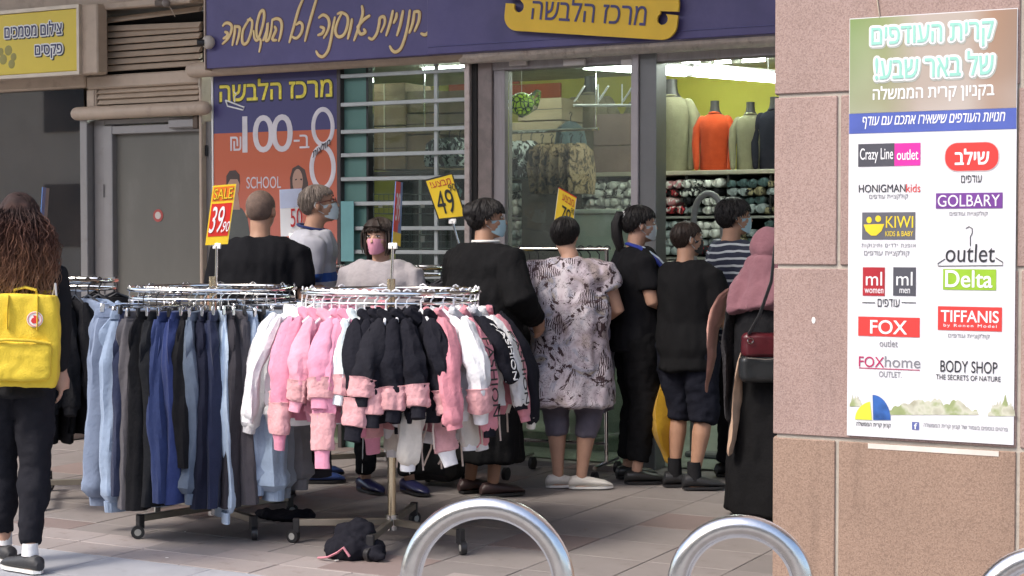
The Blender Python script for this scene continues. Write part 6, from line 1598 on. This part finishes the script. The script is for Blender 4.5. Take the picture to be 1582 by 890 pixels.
        if strands:
            rn_ = random.Random(len(s.t['label'])); st = MB()
            for q in range(strands):
                a = rn_.random() * 2 * math.pi; lo_ = low(a) - rn_.random() * .012; t0 = rn_.random() ** .6
                zt_ = top - .002 - (top - lo_) * t0 * .7; zb_ = max(lo_, zt_ - .05 - rn_.random() * .05); da = rn_.uniform(-.25, .25)
                pts = [P(a + da * i / 5, zt_ + (zb_ - zt_) * i / 5, .002 + .006 * rn_.random() ** 2) for i in range(6)]
                st.tube(pts, [sw * S * k for k in (.3, 1, 1, .9, .6, .2)], 4, caps=False)
            o = st.build('strands', mtl, h, recalc=False); o['kind'] = 'stuff'
        return h

def pos_at(px, D): c = gpos(px, D); return (c.x, c.y)
AWAY = PSI; RIGHT = PSI - math.pi / 2
PG = None
# ---- 1 girl with the yellow backpack
p = Person('girl walking off at the left edge, long curly brown hair and yellow backpack', pos_at(16, 7.2), AWAY + R(10), 1.665, SK_L, build=.88)
p.arm[1] = [p.sh[1], Vector((.175, .02, 1.12)) * p.s, Vector((.195, .03, .91)) * p.s]
p.leg[1] = [Vector((.075, 0, .90)) * p.s, Vector((.085, .03, .47)) * p.s, Vector((.08, -.06, .085)) * p.s]
p.leg[-1] = [Vector((-.075, 0, .90)) * p.s, Vector((-.08, .14, .50)) * p.s, Vector((-.07, .22, .09)) * p.s]
p.foot = {1: Vector((-.75, .8, 0)), -1: Vector((-.6, .8, 0))}; p.curl[1] = .35
p.body(.0075)
p.shirt(cloth('black_top', (.02, .02, .022)), sleeve=1.0, z0=.80, e=.016)
p.pants(cloth('black_joggers', (.021, .021, .026)), loose=1.02, length=.94, flare=.8)
p.shoes(mat('black_trainer', (.03, .03, .032), .6, bump=.3), sole=M_white)
for k in (1, -1):
    a = p.leg[k][2]; MB().tube([a - UZ * .01, a + UZ * .045], [.037, .034], 16).build('white_sock', cloth('white_sock', (.7, .7, .7)), p.t)
    f = p.foot[k].normalized(); sd = Vector((-f.y, f.x, 0)); l = MB()
    for q in range(4): c_ = Vector((a.x, a.y, 0)) + f * (.05 + q * .02) + UZ * (.070 - q * .006); l.tube([c_ - sd * .022, c_ + UZ * .006, c_ + sd * .022], .003, 5)
    l.build('laces', M_black, p.t)
HRG = mat('brown_curly_hair', (.085, .042, .030), .7, var=.5, vs=9, spec=.12)
nt_ = HRG.node_tree; L = nt_.links.new; pb = nt_.nodes['Principled BSDF']; tc = N(nt_, 'ShaderNodeTexCoord'); sx = N(nt_, 'ShaderNodeSeparateXYZ'); L(tc.outputs['Object'], sx.inputs[0])
nzz = N(nt_, 'ShaderNodeTexNoise', Scale=18, Detail=4); L(tc.outputs['Object'], nzz.inputs[0])
aa = N(nt_, 'ShaderNodeMath', operation='MULTIPLY_ADD'); L(nzz.outputs[0], aa.inputs[0]); aa.inputs[1].default_value = .3; L(sx.outputs[2], aa.inputs[2])
mr = N(nt_, 'ShaderNodeMapRange'); L(aa.outputs[0], mr.inputs[0]); mr.inputs[1].default_value = 1.35; mr.inputs[2].default_value = 1.78
rp = ramp(nt_, [(0, (.32, .19, .12, 1)), (.35, (.17, .085, .052, 1)), (.72, (.075, .036, .028, 1)), (1, (.040, .026, .024, 1))]); L(mr.outputs[0], rp.inputs[0]); L(rp.outputs[0], pb.inputs['Base Color'])
base = MB(); 
base.ell(p.H3(0, -.02, .035), .090, .107, .098, 24, 16).ell(p.H3(0, -.05, -.07), .105, .080, .12, 24, 16).ell(p.H3(0, -.06, -.16), .118, .068, .12, 24, 16)
me = remeshed(base, .010, 2, 'hair', lambda co, n_: .010 * mnoise.noise(Vector((co.x * 30, co.y * 30, co.z * 12))) + .008 * mnoise.noise(co * 22))
hair = link('hair', me, HRG, p.t)
rn = random.Random(11); st = MB()
for q in range(2600):
    a = rn.random() * 2 * math.pi; ph = rn.random() * 6; fr = rn.uniform(14, 30); am = rn.uniform(.005, .012)
    if math.cos(a) > .6: continue
    z0 = .132 - .15 * rn.random() ** 1.3; sc = math.sqrt(max(.03, 1 - ((z0 - .035) / .100) ** 2)) if z0 > .035 else 1
    x0 = .092 * math.sin(a) * sc; y0 = -.018 + .108 * math.cos(a) * sc; ln = rn.uniform(.20, .40); K = 20; pts = []
    ox = math.sin(a) * (rn.uniform(.0, .075) if math.sin(a) > 0 else rn.uniform(0, .10)); oy = -rn.uniform(.0, .06) + .03 * math.cos(a)
    f1, f2 = rn.random() * 50, rn.random() * 9
    for i in range(K + 1):
        t_ = i / K; z = z0 - ln * t_ ; w_ = min(1, t_ * 1.9) ** 1.3
        over = 1 + .0 * t_
        nx = mnoise.noise(Vector((x0 * 18, y0 * 18, t_ * 3.2))) * .022 + mnoise.noise(Vector((f1, f2, t_ * 7))) * .012
        cx = x0 * (1 + .25 * w_) + ox * w_ + nx * (.3 + t_) + am * math.sin(fr * t_ + ph) * (.2 + t_); cy = y0 * (1 + .1 * w_) + oy * w_ - (.03 * w_) + am * math.cos(fr * t_ + ph) * (.2 + t_)
        if t_ > .3 and cy > -.02: cy = -.02 - (cy + .02) * .2
        pts.append(p.H3(cx, cy, z))
    w1 = rn.uniform(.0008, .0019)
    st.tube(pts, [w1 * (.5 + .8 * math.sin(math.pi * min(1, (i + 1) / (K + 1.3)))) for i in range(K + 1)], 3, caps=False)
o = st.build('curls', HRG, hair, recalc=False); o['kind'] = 'stuff'
# the backpack
bp = thing('backpack', 'square yellow backpack with a round emblem worn by the girl at the left', 'backpack', (0, 0, 0))
bp.location = p.t.location + Matrix.Rotation(AWAY + R(10), 3, 'Z') @ Vector((.055, 0, 0)); bp.rotation_euler = p.t.rotation_euler
M_by = mat('yellow_canvas', (.72, .52, .035), .75, var=.10, vs=5, bump=.35, bs=160, wear=((.55, .38, .03, 1), .55, .8, 9)); M_byd = mat('yellow_webbing', (.62, .44, .03), .7, bump=.3)
W_, HT, DP = .150, .40, .13; zb = .885; yb = -.150
def bagbox(cx, cy, cz, w_, d_, h_, r, seed, amp=.010):
    m = MB(); rg = []
    K = 12
    for i in range(K + 1):
        q = i / K; z = -h_ / 2 + h_ * q; e = 1 - .10 * (abs(q - .5) * 2) ** 6
        rg.append((Vector((cx, cy, cz + z)), Vector((w_ * e, 0, 0)), Vector((0, d_ * e, 0))))
    def sq(a, i):
        c_, s_ = abs(math.cos(a)), abs(math.sin(a)); return 1 / (c_ ** 5 + s_ ** 5) ** .2
    return m.loft(rg, 40, fn=sq)
main = bagbox(0, yb - .065, zb + HT / 2 - .05, W_, .068, HT, .03, 1)
me = remeshed(main, .009, 6, 'main_bag', lambda co, n_: .007 * mnoise.noise(co * 11) + .004 * mnoise.noise(Vector((co.x * 30, co.y * 30, co.z * 16))) - (.004 if abs(co.z - (zb + HT * .60)) < .004 else 0))
link('main_bag', me, M_by, bp)
pk = bagbox(.005, yb - .140, zb + .065, W_ * .80, .028, .165, .02, 2)
me = remeshed(pk, .008, 5, 'front_pocket', lambda co, n_: .006 * mnoise.noise(co * 18 + Vector((4, 0, 0))) + .004 * mnoise.noise(co * 34)); link('front_pocket', me, M_by, bp)
MB().tube([(-W_ * .80, yb - .165, zb + .150), (-W_ * .4, yb - .176, zb + .158), (W_ * .3, yb - .176, zb + .154), (W_ * .80, yb - .160, zb + .142)], .007, 8).build('pocket_flap_edge', M_byd, bp)
yf = yb - .137
for sx in (-1, 1):
    MB().tube([(sx * .060, yb - .125, zb + HT - .055), (sx * .062, yf - .006, zb + .30), (sx * .062, yf - .004, zb + .20)], .011, 6, flat=.3).build('webbing', M_byd, bp)
    MB().tube([(sx * .075, yb + .0, zb + .05), (sx * .105, yb + .16, zb + .12), (sx * .11, yb + .25, zb + .26), (sx * .10, yb + .17, zb + .37), (sx * .07, yb + .02, zb + .36)], .020, 8, flat=.35).build('shoulder_strap', M_byd, bp)
MB().tube([(-.05, yb - .05, zb + HT - .06), (-.045, yb - .06, zb + HT - .03), (0, yb - .065, zb + HT - .018), (.045, yb - .06, zb + HT - .03), (.05, yb - .05, zb + HT - .06)], .012, 8, flat=.5).build('top_handle', M_byd, bp)
MB().tube([(-.14, yb - .075, zb + .20), (-.13, yb - .08, zb + HT - .085), (0, yb - .085, zb + HT - .052), (.13, yb - .08, zb + HT - .085), (.14, yb - .075, zb + .20)], .006, 8).build('zip', mat('zip_olive', (.35, .26, .04), .5), bp)
ec = Vector((.052, yf - .002, zb + .245))
e = MB().tube([ec, ec - Vector((0, .006, 0))], .034, 28).build('round_emblem', M_white, bp)
MB().tube(circ((0, 0), .029, 0, 28), .0022, 6, closed=True).xf(Matrix.Translation(ec - Vector((0, .007, 0))) @ Matrix.Rotation(R(90), 4, 'X')).build('emblem_ring', mat('emblem_pink', (.6, .25, .22), .5), e)
MB().prism([(-.008, -.018), (.010, -.016), (.018, -.004), (.014, .010), (.004, .016), (-.008, .018), (-.003, .008), (-.012, .004), (-.016, -.008)], lambda a, b, d: ec + Vector((a, -.0065 - d, b)), .002).build('red_animal_mark', mat('emblem_red', (.55, .03, .03), .5), e, smooth=False)
MB().tube([(.11, yb - .03, zb + HT - .06), (.125, yb - .045, zb + HT + .0), (.135, yb - .06, zb + HT - .10)], .008, 8, flat=.4).build('white_drawcord', M_white, bp)

# ---- 2 man with shaven head, black T-shirt
p = Person('man with shaven head in a black T-shirt seen from behind, above the joggers', pos_at(404, 9.15), AWAY - R(6), 1.745, SK_M, build=1.16, head_yaw=R(-6), belly=1.15)
p.sh[1].z -= .01; p.body(); p.shirt(cloth('black_tshirt', (.013, .013, .015), bump=.2), sleeve=.36, z0=.82, e=.028, loose=1.15, amp=.9)
p.pants(cloth('dark_jeans', (.03, .035, .05)), e=.02); p.shoes(M_black); p.cap(HR_S, th=.003, front=.05, back=-.065, side=-.005, strands=0)
# ---- 3 man with glasses and striped polo
p = Person('grey haired man with glasses, mask and a pale polo with blue stripes, in profile', pos_at(486, 9.9), RIGHT + R(8), 1.80, SK_M, build=1.08, bow=.05, head_tilt=R(-8), belly=1.2)
def stripemat(name, base, stripes, fine=None):
    m, n, p_, o_ = newmat(name); L = n.links.new
    tc = N(n, 'ShaderNodeTexCoord'); sx = N(n, 'ShaderNodeSeparateXYZ'); L(tc.outputs['Object'], sx.inputs[0])
    if fine:
        per, duty, c2 = fine
        a = N(n, 'ShaderNodeMath', operation='DIVIDE'); 
        nz = N(n, 'ShaderNodeTexNoise', Scale=5); L(tc.outputs['Object'], nz.inputs[0]); ad = N(n, 'ShaderNodeMath', operation='MULTIPLY_ADD'); L(nz.outputs[0], ad.inputs[0]); ad.inputs[1].default_value = .05; L(sx.outputs[2], ad.inputs[2])
        L(ad.outputs[0], a.inputs[0]); a.inputs[1].default_value = per
        b = N(n, 'ShaderNodeMath', operation='FRACT'); L(a.outputs[0], b.inputs[0]); g = N(n, 'ShaderNodeMath', operation='GREATER_THAN'); L(b.outputs[0], g.inputs[0]); g.inputs[1].default_value = duty
        mx = N(n, 'ShaderNodeMix', data_type='RGBA'); L(g.outputs[0], mx.inputs[0]); mx.inputs[6].default_value = base; mx.inputs[7].default_value = c2; L(mx.outputs[2], p_.inputs['Base Color'])
    else:
        mr = N(n, 'ShaderNodeMapRange'); L(sx.outputs[2], mr.inputs[0]); mr.inputs[1].default_value = .8; mr.inputs[2].default_value = 1.6
        st = [(0, base)]
        for z0, z1, c_ in stripes: st += [((z0 - .8) / .8, c_), ((z1 - .8) / .8, base)]
        rp = ramp(n, st, 'CONSTANT'); L(mr.outputs[0], rp.inputs[0]); L(rp.outputs[0], p_.inputs['Base Color'])
    p_.inputs['Roughness'].default_value = .9; return m
BL = (.02, .075, .30, 1)
p.arm[1] = [p.sh[1], Vector((.25, -.02, 1.13)) * p.s, Vector((.18, .20, 1.05)) * p.s]; p.hand[1] = Vector((-.4, 1, 0))
p.body(); p.shirt(stripemat('striped_polo', (.36, .36, .40, 1), [(1.09, 1.12, BL), (1.155, 1.185, (.16, .2, .32, 1)), (1.22, 1.275, BL)]), sleeve=.40, z0=.84, e=.026, loose=1.1, sr=.068)
MB().tube([Vector((.07 * math.cos(a), .02 + .075 * math.sin(a), 1.462 + .018 * math.cos(a * 1.0 + 2))) * p.s for a in [2 * math.pi * i / 20 for i in range(20)]], .009, 8, closed=True).build('navy_collar', cloth('navy_collar', (.02, .03, .10)), p.t)
p.pants(cloth('navy_trousers', (.03, .035, .055))); p.shoes(mat('blue_trainer', (.03, .06, .20), .5), sole=M_black); p.cap(HR_G, th=.005, front=.055, back=-.045, side=.014, strands=350, sw=.002); p.eyes(); p.glasses(); p.mask(M_mask_w)
# ---- 4 woman with the pink mask
p = Person('woman in a pale grey sweater and pink face mask facing the viewer', pos_at(592, 9.4), AWAY + math.pi - R(14), 1.585, SK_L, build=1.14, head_yaw=R(-8), belly=1.15)
p.arm[-1] = [p.sh[-1], Vector((-.26, .03, 1.12)) * p.s, Vector((-.18, .22, 1.05)) * p.s]; p.arm[1] = [p.sh[1], Vector((.26, .03, 1.12)) * p.s, Vector((.16, .22, 1.05)) * p.s]
p.leg[1][2].x += .03; p.leg[-1][2].x -= .03; p.foot = {1: Vector((-.75, .6, 0)), -1: Vector((-.75, .6, 0))}
p.leg[1][2].x = .12; p.leg[-1][2].x = -.15
p.body(); p.shirt(cloth('pale_grey_sweater', (.36, .33, .34)), sleeve=1.0, z0=.80, e=.03, loose=1.1)
p.pants(cloth('black_striped_trousers', (.016, .016, .018)), length=.95, loose=.95)
for k in (1, -1):
    l = p.leg[k]; q_ = .93
    MB().tube([l[1].lerp(l[2], f) + Vector((k * .03 if k < 0 else .0, .062, 0)) for f in (0, .3, .6, .9)], .006, 6, flat=.5).build('white_side_stripe', M_white, p.t)
p.shoes(mat('navy_clog_leather', (.02, .022, .07), .3), name='clog', heel=.035, wide=1.1)
p.eyes(); p.mask(M_mask_p)
p.cap(HR_D, th=.018, front=.050, back=-.10, side=-.075, strands=700, sw=.0035)
for k in (1, -1):
    mm_ = MB()
    for q in range(26):
        x = k * (.062 + .03 * random.random()); y = .055 - .10 * random.random(); mm_.tube([p.H3(x * .8, y, .085), p.H3(x * 1.1, y + .005, .03), p.H3(x * 1.12, y + .004, -.04), p.H3(x * .98, y + .012, -.09 - .02 * random.random())], [.004, .007, .007, .002], 5)
    o = mm_.build('side_hair', HR_D, p.t); o['kind'] = 'stuff'
fr = MB()
for q in range(34):
    x = -.055 + .11 * q / 33; fr.tube([p.H3(x * .5, .085, .112), p.H3(x * .95, .104, .075), p.H3(x * 1.15, .100 - abs(x) * .3, .046 + .01 * random.random())], [.003, .006, .002], 5)
o = fr.build('fringe', HR_D, p.t); o['kind'] = 'stuff'
# ---- 5 woman in black with dark hair
p = Person('large woman in a black top and ankle length black skirt, hair pinned up', pos_at(750, 9.35), RIGHT + R(42), 1.70, SK_M, build=1.22, head_yaw=R(-40), belly=1.25)
p.arm[-1] = [p.sh[-1], Vector((-.30, .0, 1.12)) * p.s, Vector((-.18, .20, 1.02)) * p.s]; p.arm[1] = [p.sh[1], Vector((.33, -.03, 1.13)) * p.s, Vector((.24, .18, 1.02)) * p.s]
p.foot = {1: Vector((.3, 1, 0)), -1: Vector((.2, 1, 0))}
p.body(); p.shirt(cloth('black_jumper', (.014, .014, .015)), sleeve=1.0, z0=.80, e=.035, loose=1.22)
a = p.skirt(cloth('black_long_skirt', (.013, .013, .014)), .20, 1.0, e=.03, w0=1.0, d0=1.02); p.fabric(a[0], 'skirt', a[2])
MB().tube([Vector((.075 * math.cos(a), .005 + .08 * math.sin(a), 1.462)) * p.s for a in [2 * math.pi * i / 20 for i in range(20)]], .008, 8, closed=True).build('white_collar', M_white, p.t)
p.shoes(mat('dark_sandal', (.04, .02, .02), .5), name='sandal'); p.cap(HR_B, th=.013, front=.045, back=-.075, side=-.012, strands=450)
me = remeshed(MB().ell(p.H3(0, -.090, .045), .058, .052, .058, 20, 14).ell(p.H3(.02, -.08, .0), .05, .04, .05, 16, 12), .008, 2, 'bun', lambda co, n_: .006 * mnoise.noise(Vector((co.x * 22, co.y * 22, co.z * 50)))); link('hair_bun', me, HR_B, p.t)
p.eyes(); p.mask(M_mask_b)
# ---- 6 woman in the patterned dress
m, n, pb, o_ = newmat('floral_print'); L = n.links.new
tc = N(n, 'ShaderNodeTexCoord'); n1 = N(n, 'ShaderNodeTexNoise', Scale=5, Detail=3, Distortion=1.2); L(tc.outputs['Object'], n1.inputs[0])
r1 = ramp(n, [(0, (.30, .24, .20, 1)), (.38, (.36, .30, .30, 1)), (.45, (.50, .43, .48, 1)), (.55, (.60, .55, .59, 1)), (.62, (.36, .36, .44, 1)), (.70, (.33, .28, .22, 1)), (1, (.5, .46, .4, 1))]); L(n1.outputs[0], r1.inputs[0])
n2 = N(n, 'ShaderNodeTexNoise', Scale=7, Detail=5, Roughness=.65, Distortion=3.2); mp = N(n, 'ShaderNodeMapping'); mp.inputs['Location'].default_value = (3, 5, 1); L(tc.outputs['Object'], mp.inputs[0]); L(mp.outputs[0], n2.inputs[0])
r2 = ramp(n, [(0, (1, 1, 1, 1)), (.425, (1, 1, 1, 1)), (.435, (0, 0, 0, 1)), (.485, (0, 0, 0, 1)), (.497, (1, 1, 1, 1)), (.512, (0, 0, 0, 1)), (1, (0, 0, 0, 1))]); L(n2.outputs[0], r2.inputs[0])
wv = N(n, 'ShaderNodeTexWave', Scale=26, Distortion=6, Detail=2); L(tc.outputs['Object'], wv.inputs[0]); n3 = N(n, 'ShaderNodeTexNoise', Scale=5.5, Detail=1); L(mp.outputs[0], n3.inputs[0])
g3 = N(n, 'ShaderNodeMath', operation='GREATER_THAN'); L(n3.outputs[0], g3.inputs[0]); g3.inputs[1].default_value = .60; g4 = N(n, 'ShaderNodeMath', operation='GREATER_THAN'); L(wv.outputs[1], g4.inputs[0]); g4.inputs[1].default_value = .55
mu = N(n, 'ShaderNodeMath', operation='MULTIPLY'); L(g3.outputs[0], mu.inputs[0]); L(g4.outputs[0], mu.inputs[1]); mxx = N(n, 'ShaderNodeMath', operation='MAXIMUM'); L(mu.outputs[0], mxx.inputs[0]); L(r2.outputs[0], mxx.inputs[1])
mx = N(n, 'ShaderNodeMix', data_type='RGBA'); L(mxx.outputs[0], mx.inputs[0]); L(r1.outputs[0], mx.inputs[6]); mx.inputs[7].default_value = (.055, .030, .035, 1); L(mx.outputs[2], pb.inputs['Base Color']); pb.inputs['Roughness'].default_value = .85
M_flor = m
p = Person('short haired woman in a patterned tunic over grey knee leggings, seen from behind', pos_at(880, 9.6), AWAY - R(8), 1.60, SK_L, build=1.22, head_yaw=R(-14), belly=1.25)
p.hc.x -= .03
p.arm[1] = [p.sh[1], Vector((.30, .02, 1.12)) * p.s, Vector((.12, .26, 1.04)) * p.s]; p.arm[-1] = [p.sh[-1], Vector((-.27, .02, 1.12)) * p.s, Vector((-.10, .26, 1.04)) * p.s]
p.leg[-1] = [Vector((-.10, 0, .90)) * p.s, Vector((-.085, .01, .47)) * p.s, Vector((-.07, -.02, .07)) * p.s]; p.leg[1] = [Vector((.11, 0, .90)) * p.s, Vector((.12, .0, .47)) * p.s, Vector((.08, -.05, .07)) * p.s]
p.foot = {1: Vector((1, .25, 0)), -1: Vector((1, .35, 0))}
p.body(.0085)
mb, nm_, mt_ = p.skirt(M_flor, .53, 1.0, e=.035, w0=1.16, d0=1.18, folds=.03)
mb.loft(p.torso(.03, z0=.90, z1=1.445), 28)
for k in (1, -1): mb.tube([p.sh[k] + Vector((-k * .05, 0, 0)), p.sh[k], p.sh[k].lerp(p.arm[k][1], .42)], [.07, .076, .084], 18)
p.fabric(mb, 'tunic', M_flor, amp=1.3)
p.pants(cloth('grey_leggings', (.13, .12, .155)), length=.68, loose=1.0, e=.008); p.shoes(mat('white_slipper', (.66, .63, .58), .6, bump=.2), wide=1.0, sole=M_white)
p.cap(HR_B, th=.010, front=.045, back=-.07, side=-.012, strands=450, sw=.003)
# ---- 7 woman with ponytail
p = Person('woman with a black ponytail, blue lanyard strap and folded arms, in profile', pos_at(985, 9.85), RIGHT + R(12), 1.67, SK_L, build=1.08, bow=.01)
p.arm[1] = [p.sh[1], Vector((.22, .04, 1.12)) * p.s, Vector((.06, .25, 1.08)) * p.s]; p.hand[1] = Vector((-1, .3, 0)); p.arm[-1] = [p.sh[-1], Vector((-.22, .05, 1.12)) * p.s, Vector((-.04, .27, 1.14)) * p.s]; p.hand[-1] = Vector((1, .2, 0))
p.foot = {1: Vector((.1, 1, 0)), -1: Vector((-.1, 1, 0))}
p.body(.0085); p.shirt(cloth('black_tee_close', (.015, .015, .017), bump=.2), sleeve=.33, z0=.82, e=.022, loose=1.05, sr=.066)
p.pants(cloth('black_slacks', (.014, .014, .015)), length=.93, loose=1.12); p.shoes(mat('black_shoe', (.02, .02, .02), .4), wide=1.05)
p.cap(HR_B, th=.011, front=.050, back=-.04, side=.005, strands=350)
MB().tube([p.H3(0, -.085, .060), p.H3(0, -.130, .062), p.H3(0, -.150, .01), p.H3(0, -.145, -.07), p.H3(0, -.120, -.15), p.H3(0, -.105, -.20)], [.022, .028, .032, .033, .026, .006], 14, fn=lambda a, i: 1 + .12 * math.sin(5 * a + i), rend=True).build('ponytail', HR_B, p.t)
MB().tube([p.H3(0, -.095, .062), p.H3(0, -.108, .064)], .026, 14).build('hair_tie', M_white, p.t)
p.eyes(); p.mask(M_mask_w)
M_ubl = cloth('royal_blue_fabric', (.03, .05, .30)); M_lbl = cloth('pale_blue_fabric', (.40, .48, .58))
for d_, mm_, w_ in ((0, M_ubl, .030), (.026, M_lbl, .012)):
    MB().tube([Vector((.06, -.07 + d_, 1.475)) * p.s, Vector((.125, -.01 + d_, 1.452)) * p.s, Vector((.165, .075 + d_, 1.385)) * p.s, Vector((.165, .155 + d_, 1.29)) * p.s, Vector((.13, .185 + d_, 1.15)) * p.s], w_, 10, flat=.35).build('strap', mm_, p.t)
# ---- 8 youth in black shorts
p = Person('young man in black T-shirt and shorts with a black mask, turned to the shop', pos_at(1068, 9.6), RIGHT + R(50), 1.575, SK_M, build=1.12, head_yaw=R(-30))
p.arm[1] = [p.sh[1], Vector((.25, .02, 1.10)) * p.s, Vector((.16, .22, 1.0)) * p.s]; p.arm[-1] = [p.sh[-1], Vector((-.25, .02, 1.10)) * p.s, Vector((-.14, .22, 1.0)) * p.s]
p.foot = {1: Vector((.75, .7, 0)), -1: Vector((.75, .7, 0))}
p.leg[1] = [Vector((.09, 0, .90)) * p.s, Vector((.10, .02, .47)) * p.s, Vector((.07, -.06, .075)) * p.s]
p.body(.0085); p.shirt(cloth('black_tee_wide', (.014, .014, .015), bump=.2), sleeve=.42, z0=.76, e=.020, loose=1.08)
p.pants(cloth('black_shorts', (.016, .017, .025)), length=.56, loose=1.15, e=.02)
p.shoes(mat('black_trainers_big', (.016, .016, .018), .5, bump=.3), high=.02, wide=1.2)
for k in (1, -1):
    a = p.leg[k][2]; MB().tube([a - UZ * .02, a + UZ * .09], [.044, .041], 16).build('black_sock', cloth('black_sock', (.02, .02, .022)), p.t)
p.cap(HR_D, th=.006, front=.050, back=-.065, side=-.004, strands=300, sw=.0018); p.eyes(); p.mask(M_mask_k)
# ---- 9 woman with short dark hair, striped top
p = Person('person in a navy and white striped top and blue mask behind the pink headscarf', pos_at(1142, 10.0), RIGHT + R(20), 1.72, SK_M, build=1.05, head_yaw=R(-6))
p.body(); p.shirt(stripemat('navy_striped_top', (.018, .022, .045, 1), None, (.042, .70, (.42, .45, .48, 1))), sleeve=.62, z0=.82, e=.022)
p.pants(cloth('dark_slacks', (.02, .02, .025))); p.shoes(M_black); p.cap(HR_B, th=.013, front=.042, back=-.072, side=-.010, strands=450); p.eyes(); p.mask(M_mask_b)
# ---- 10 woman with the pink headscarf
p = Person('woman in a dusty pink headscarf, black coat and long black skirt by the pillar', pos_at(1188, 8.60), RIGHT + R(48), 1.50, SK_M, build=1.12, belly=1.1)
p.arm[-1] = [p.sh[-1], Vector((-.25, .0, 1.10)) * p.s, Vector((-.16, .20, 1.04)) * p.s]
p.body(); p.shirt(cloth('black_coat_cloth', (.015, .015, .017)), sleeve=1.0, z0=.60, e=.022, loose=1.0, name='coat')
a = p.skirt(cloth('black_maxi_skirt', (.012, .012, .013)), .03, 1.0, e=.02, w0=1.25, d0=1.3, folds=.05); p.fabric(a[0], 'skirt', a[2])
p.shoes(M_black); p.eyes(); p.mask(M_mask_w)
hj = MB(); hj.ell(p.H3(0, -.012, .035), .092, .112, .100, 24, 16).ell(p.H3(0, -.030, -.06), .085, .085, .10, 20, 14)
hj.loft([(Vector((-.01, -.02, 1.21)) * p.s, Vector((.185, 0, .03)), Vector((0, .19, -.05))), (Vector((0, -.01, 1.31)) * p.s, Vector((.212, 0, 0)), Vector((0, .185, 0))), (Vector((0, 0, 1.385)) * p.s, Vector((.215, 0, 0)), Vector((0, .165, 0))), (Vector((0, 0, 1.44)) * p.s, Vector((.178, 0, 0)), Vector((0, .145, 0))), (Vector((0, -.01, 1.49)) * p.s, Vector((.135, 0, 0)), Vector((0, .125, 0))), (Vector((0, -.01, 1.56)) * p.s, Vector((.102, 0, 0)), Vector((0, .112, 0)))], 26, fn=lambda a, i: 1 + .11 * math.sin(5 * a + i * .5) * (1 - i / 5) + .05 * math.sin(11 * a) * (1 - i / 5))
p.fabric(hj, 'headscarf', cloth('dusty_pink_scarf', (.20, .095, .115)), amp=1.2, voxel=.010)
MB().tube([p.H3(-.088, .06, -.01), p.H3(-.10, .0, .02), p.H3(-.085, -.075, .03)], .0028, 6).build('mask_strap', M_white, p.t); MB().tube([p.H3(-.088, .06, -.04), p.H3(-.108, .0, -.02), p.H3(-.10, -.06, .02)], .0028, 6).build('mask_strap', M_white, p.t)
# her handbag
hb = gpos(1180, 8.38); t = thing('handbag', 'red and black handbag hanging at the headscarf woman\'s side', 'handbag', (hb.x, hb.y, .845), rz=PSI)
me = remeshed(MB().box(-.125, -.05, -.10, .14, .05, .035, bev=.02), .009, 3, 'bag', lambda co, n_: .006 * mnoise.noise(co * 14)); link('black_pouch', me, mat('black_leather', (.018, .02, .022), .35, bump=.2), t)
me = remeshed(MB().box(-.115, -.045, .025, .13, .04, .155, bev=.02), .009, 3, 'bag', lambda co, n_: .006 * mnoise.noise(co * 14)); link('red_body', me, mat('crimson_leather', (.075, .008, .013), .35, bump=.2), t)
MB().tube([(-.10, -.055, .03), (0, -.062, .022), (.12, -.058, .03)], .003, 6).build('zip', M_chrome, t)
MB().tube(circ((0, 0), .014, 0, 16), .003, 6, closed=True).xf(Matrix.Translation((-.075, -.055, .115)) @ Matrix.Rotation(R(90), 4, 'X')).build('ring', M_chrome, t)
MB().tube([(-.08, -.03, .15), (-.03, -.06, .25), (.03, -.05, .42), (.06, .02, .60)], .020, 8, flat=.3).build('strap', mat('grey_webbing', (.05, .05, .052), .6), t)
# clothes carried over her arm and beside her
def drape(P, w_, m, name, label, cat, fl=.25, n_=20, ph=0):
    w2 = [v.x for v in smooth_pts([(x_, 0) for x_ in w_], 5)]; P = smooth_pts(P, 5)
    o = MB().tube(P, w2, n_, flat=fl, rend=True, fn=lambda a, i: 1 + .13 * math.sin(4 * a + ph + i * .1) + .07 * math.sin(9 * a + i * .2)).wrinkle(.016, 11, ph, .5); c = Vector(P[0])
    oo = o.xf(Matrix.Translation(-c)).build(name, m); oo.location = c; return tag(oo, label, cat)
A = lambda x, y, D: atD(x, y, D)
drape([A(1142, 440, 8.75), A(1120, 458, 8.8), A(1104, 500, 8.8), A(1098, 550, 8.8), A(1092, 600, 8.8)], [.04, .060, .065, .050, .022], cloth('salmon_cloth', (.55, .30, .25)), 'draped_blouse', 'salmon pink blouse draped over the headscarf woman\'s arm', 'clothing')
drape([A(1140, 450, 8.65), A(1128, 500, 8.65), A(1124, 560, 8.65), A(1126, 640, 8.65)], [.04, .075, .07, .05], cloth('charcoal_fuzzy', (.05, .048, .052), bump=.9), 'draped_coat', 'charcoal fuzzy coat draped between the salmon blouse and the handbag', 'clothing', ph=2)
drape([A(1150, 530, 8.5), A(1144, 560, 8.5), A(1137, 620, 8.5), A(1130, 690, 8.5)], [.012, .034, .048, .052], cloth('beige_scarf', (.46, .31, .22)), 'hanging_scarf', 'beige scarf hanging down between handbag and black skirt', 'scarf', fl=.3, ph=1)
drape([A(1034, 572, 9.72), A(1028, 610, 9.72), A(1028, 660, 9.72), A(1036, 705, 9.72)], [.012, .09, .13, .05], cloth('mustard_bag', (.50, .28, .02)), 'yellow_bag', 'mustard yellow bag hanging behind the young man\'s legs', 'bag', fl=.5, ph=1)
bpy.data.scenes.remove(TMP)
bpy.data.batch_remove(DEAD + [BENCH['o'], BENCH['t'], BENCH['c']])
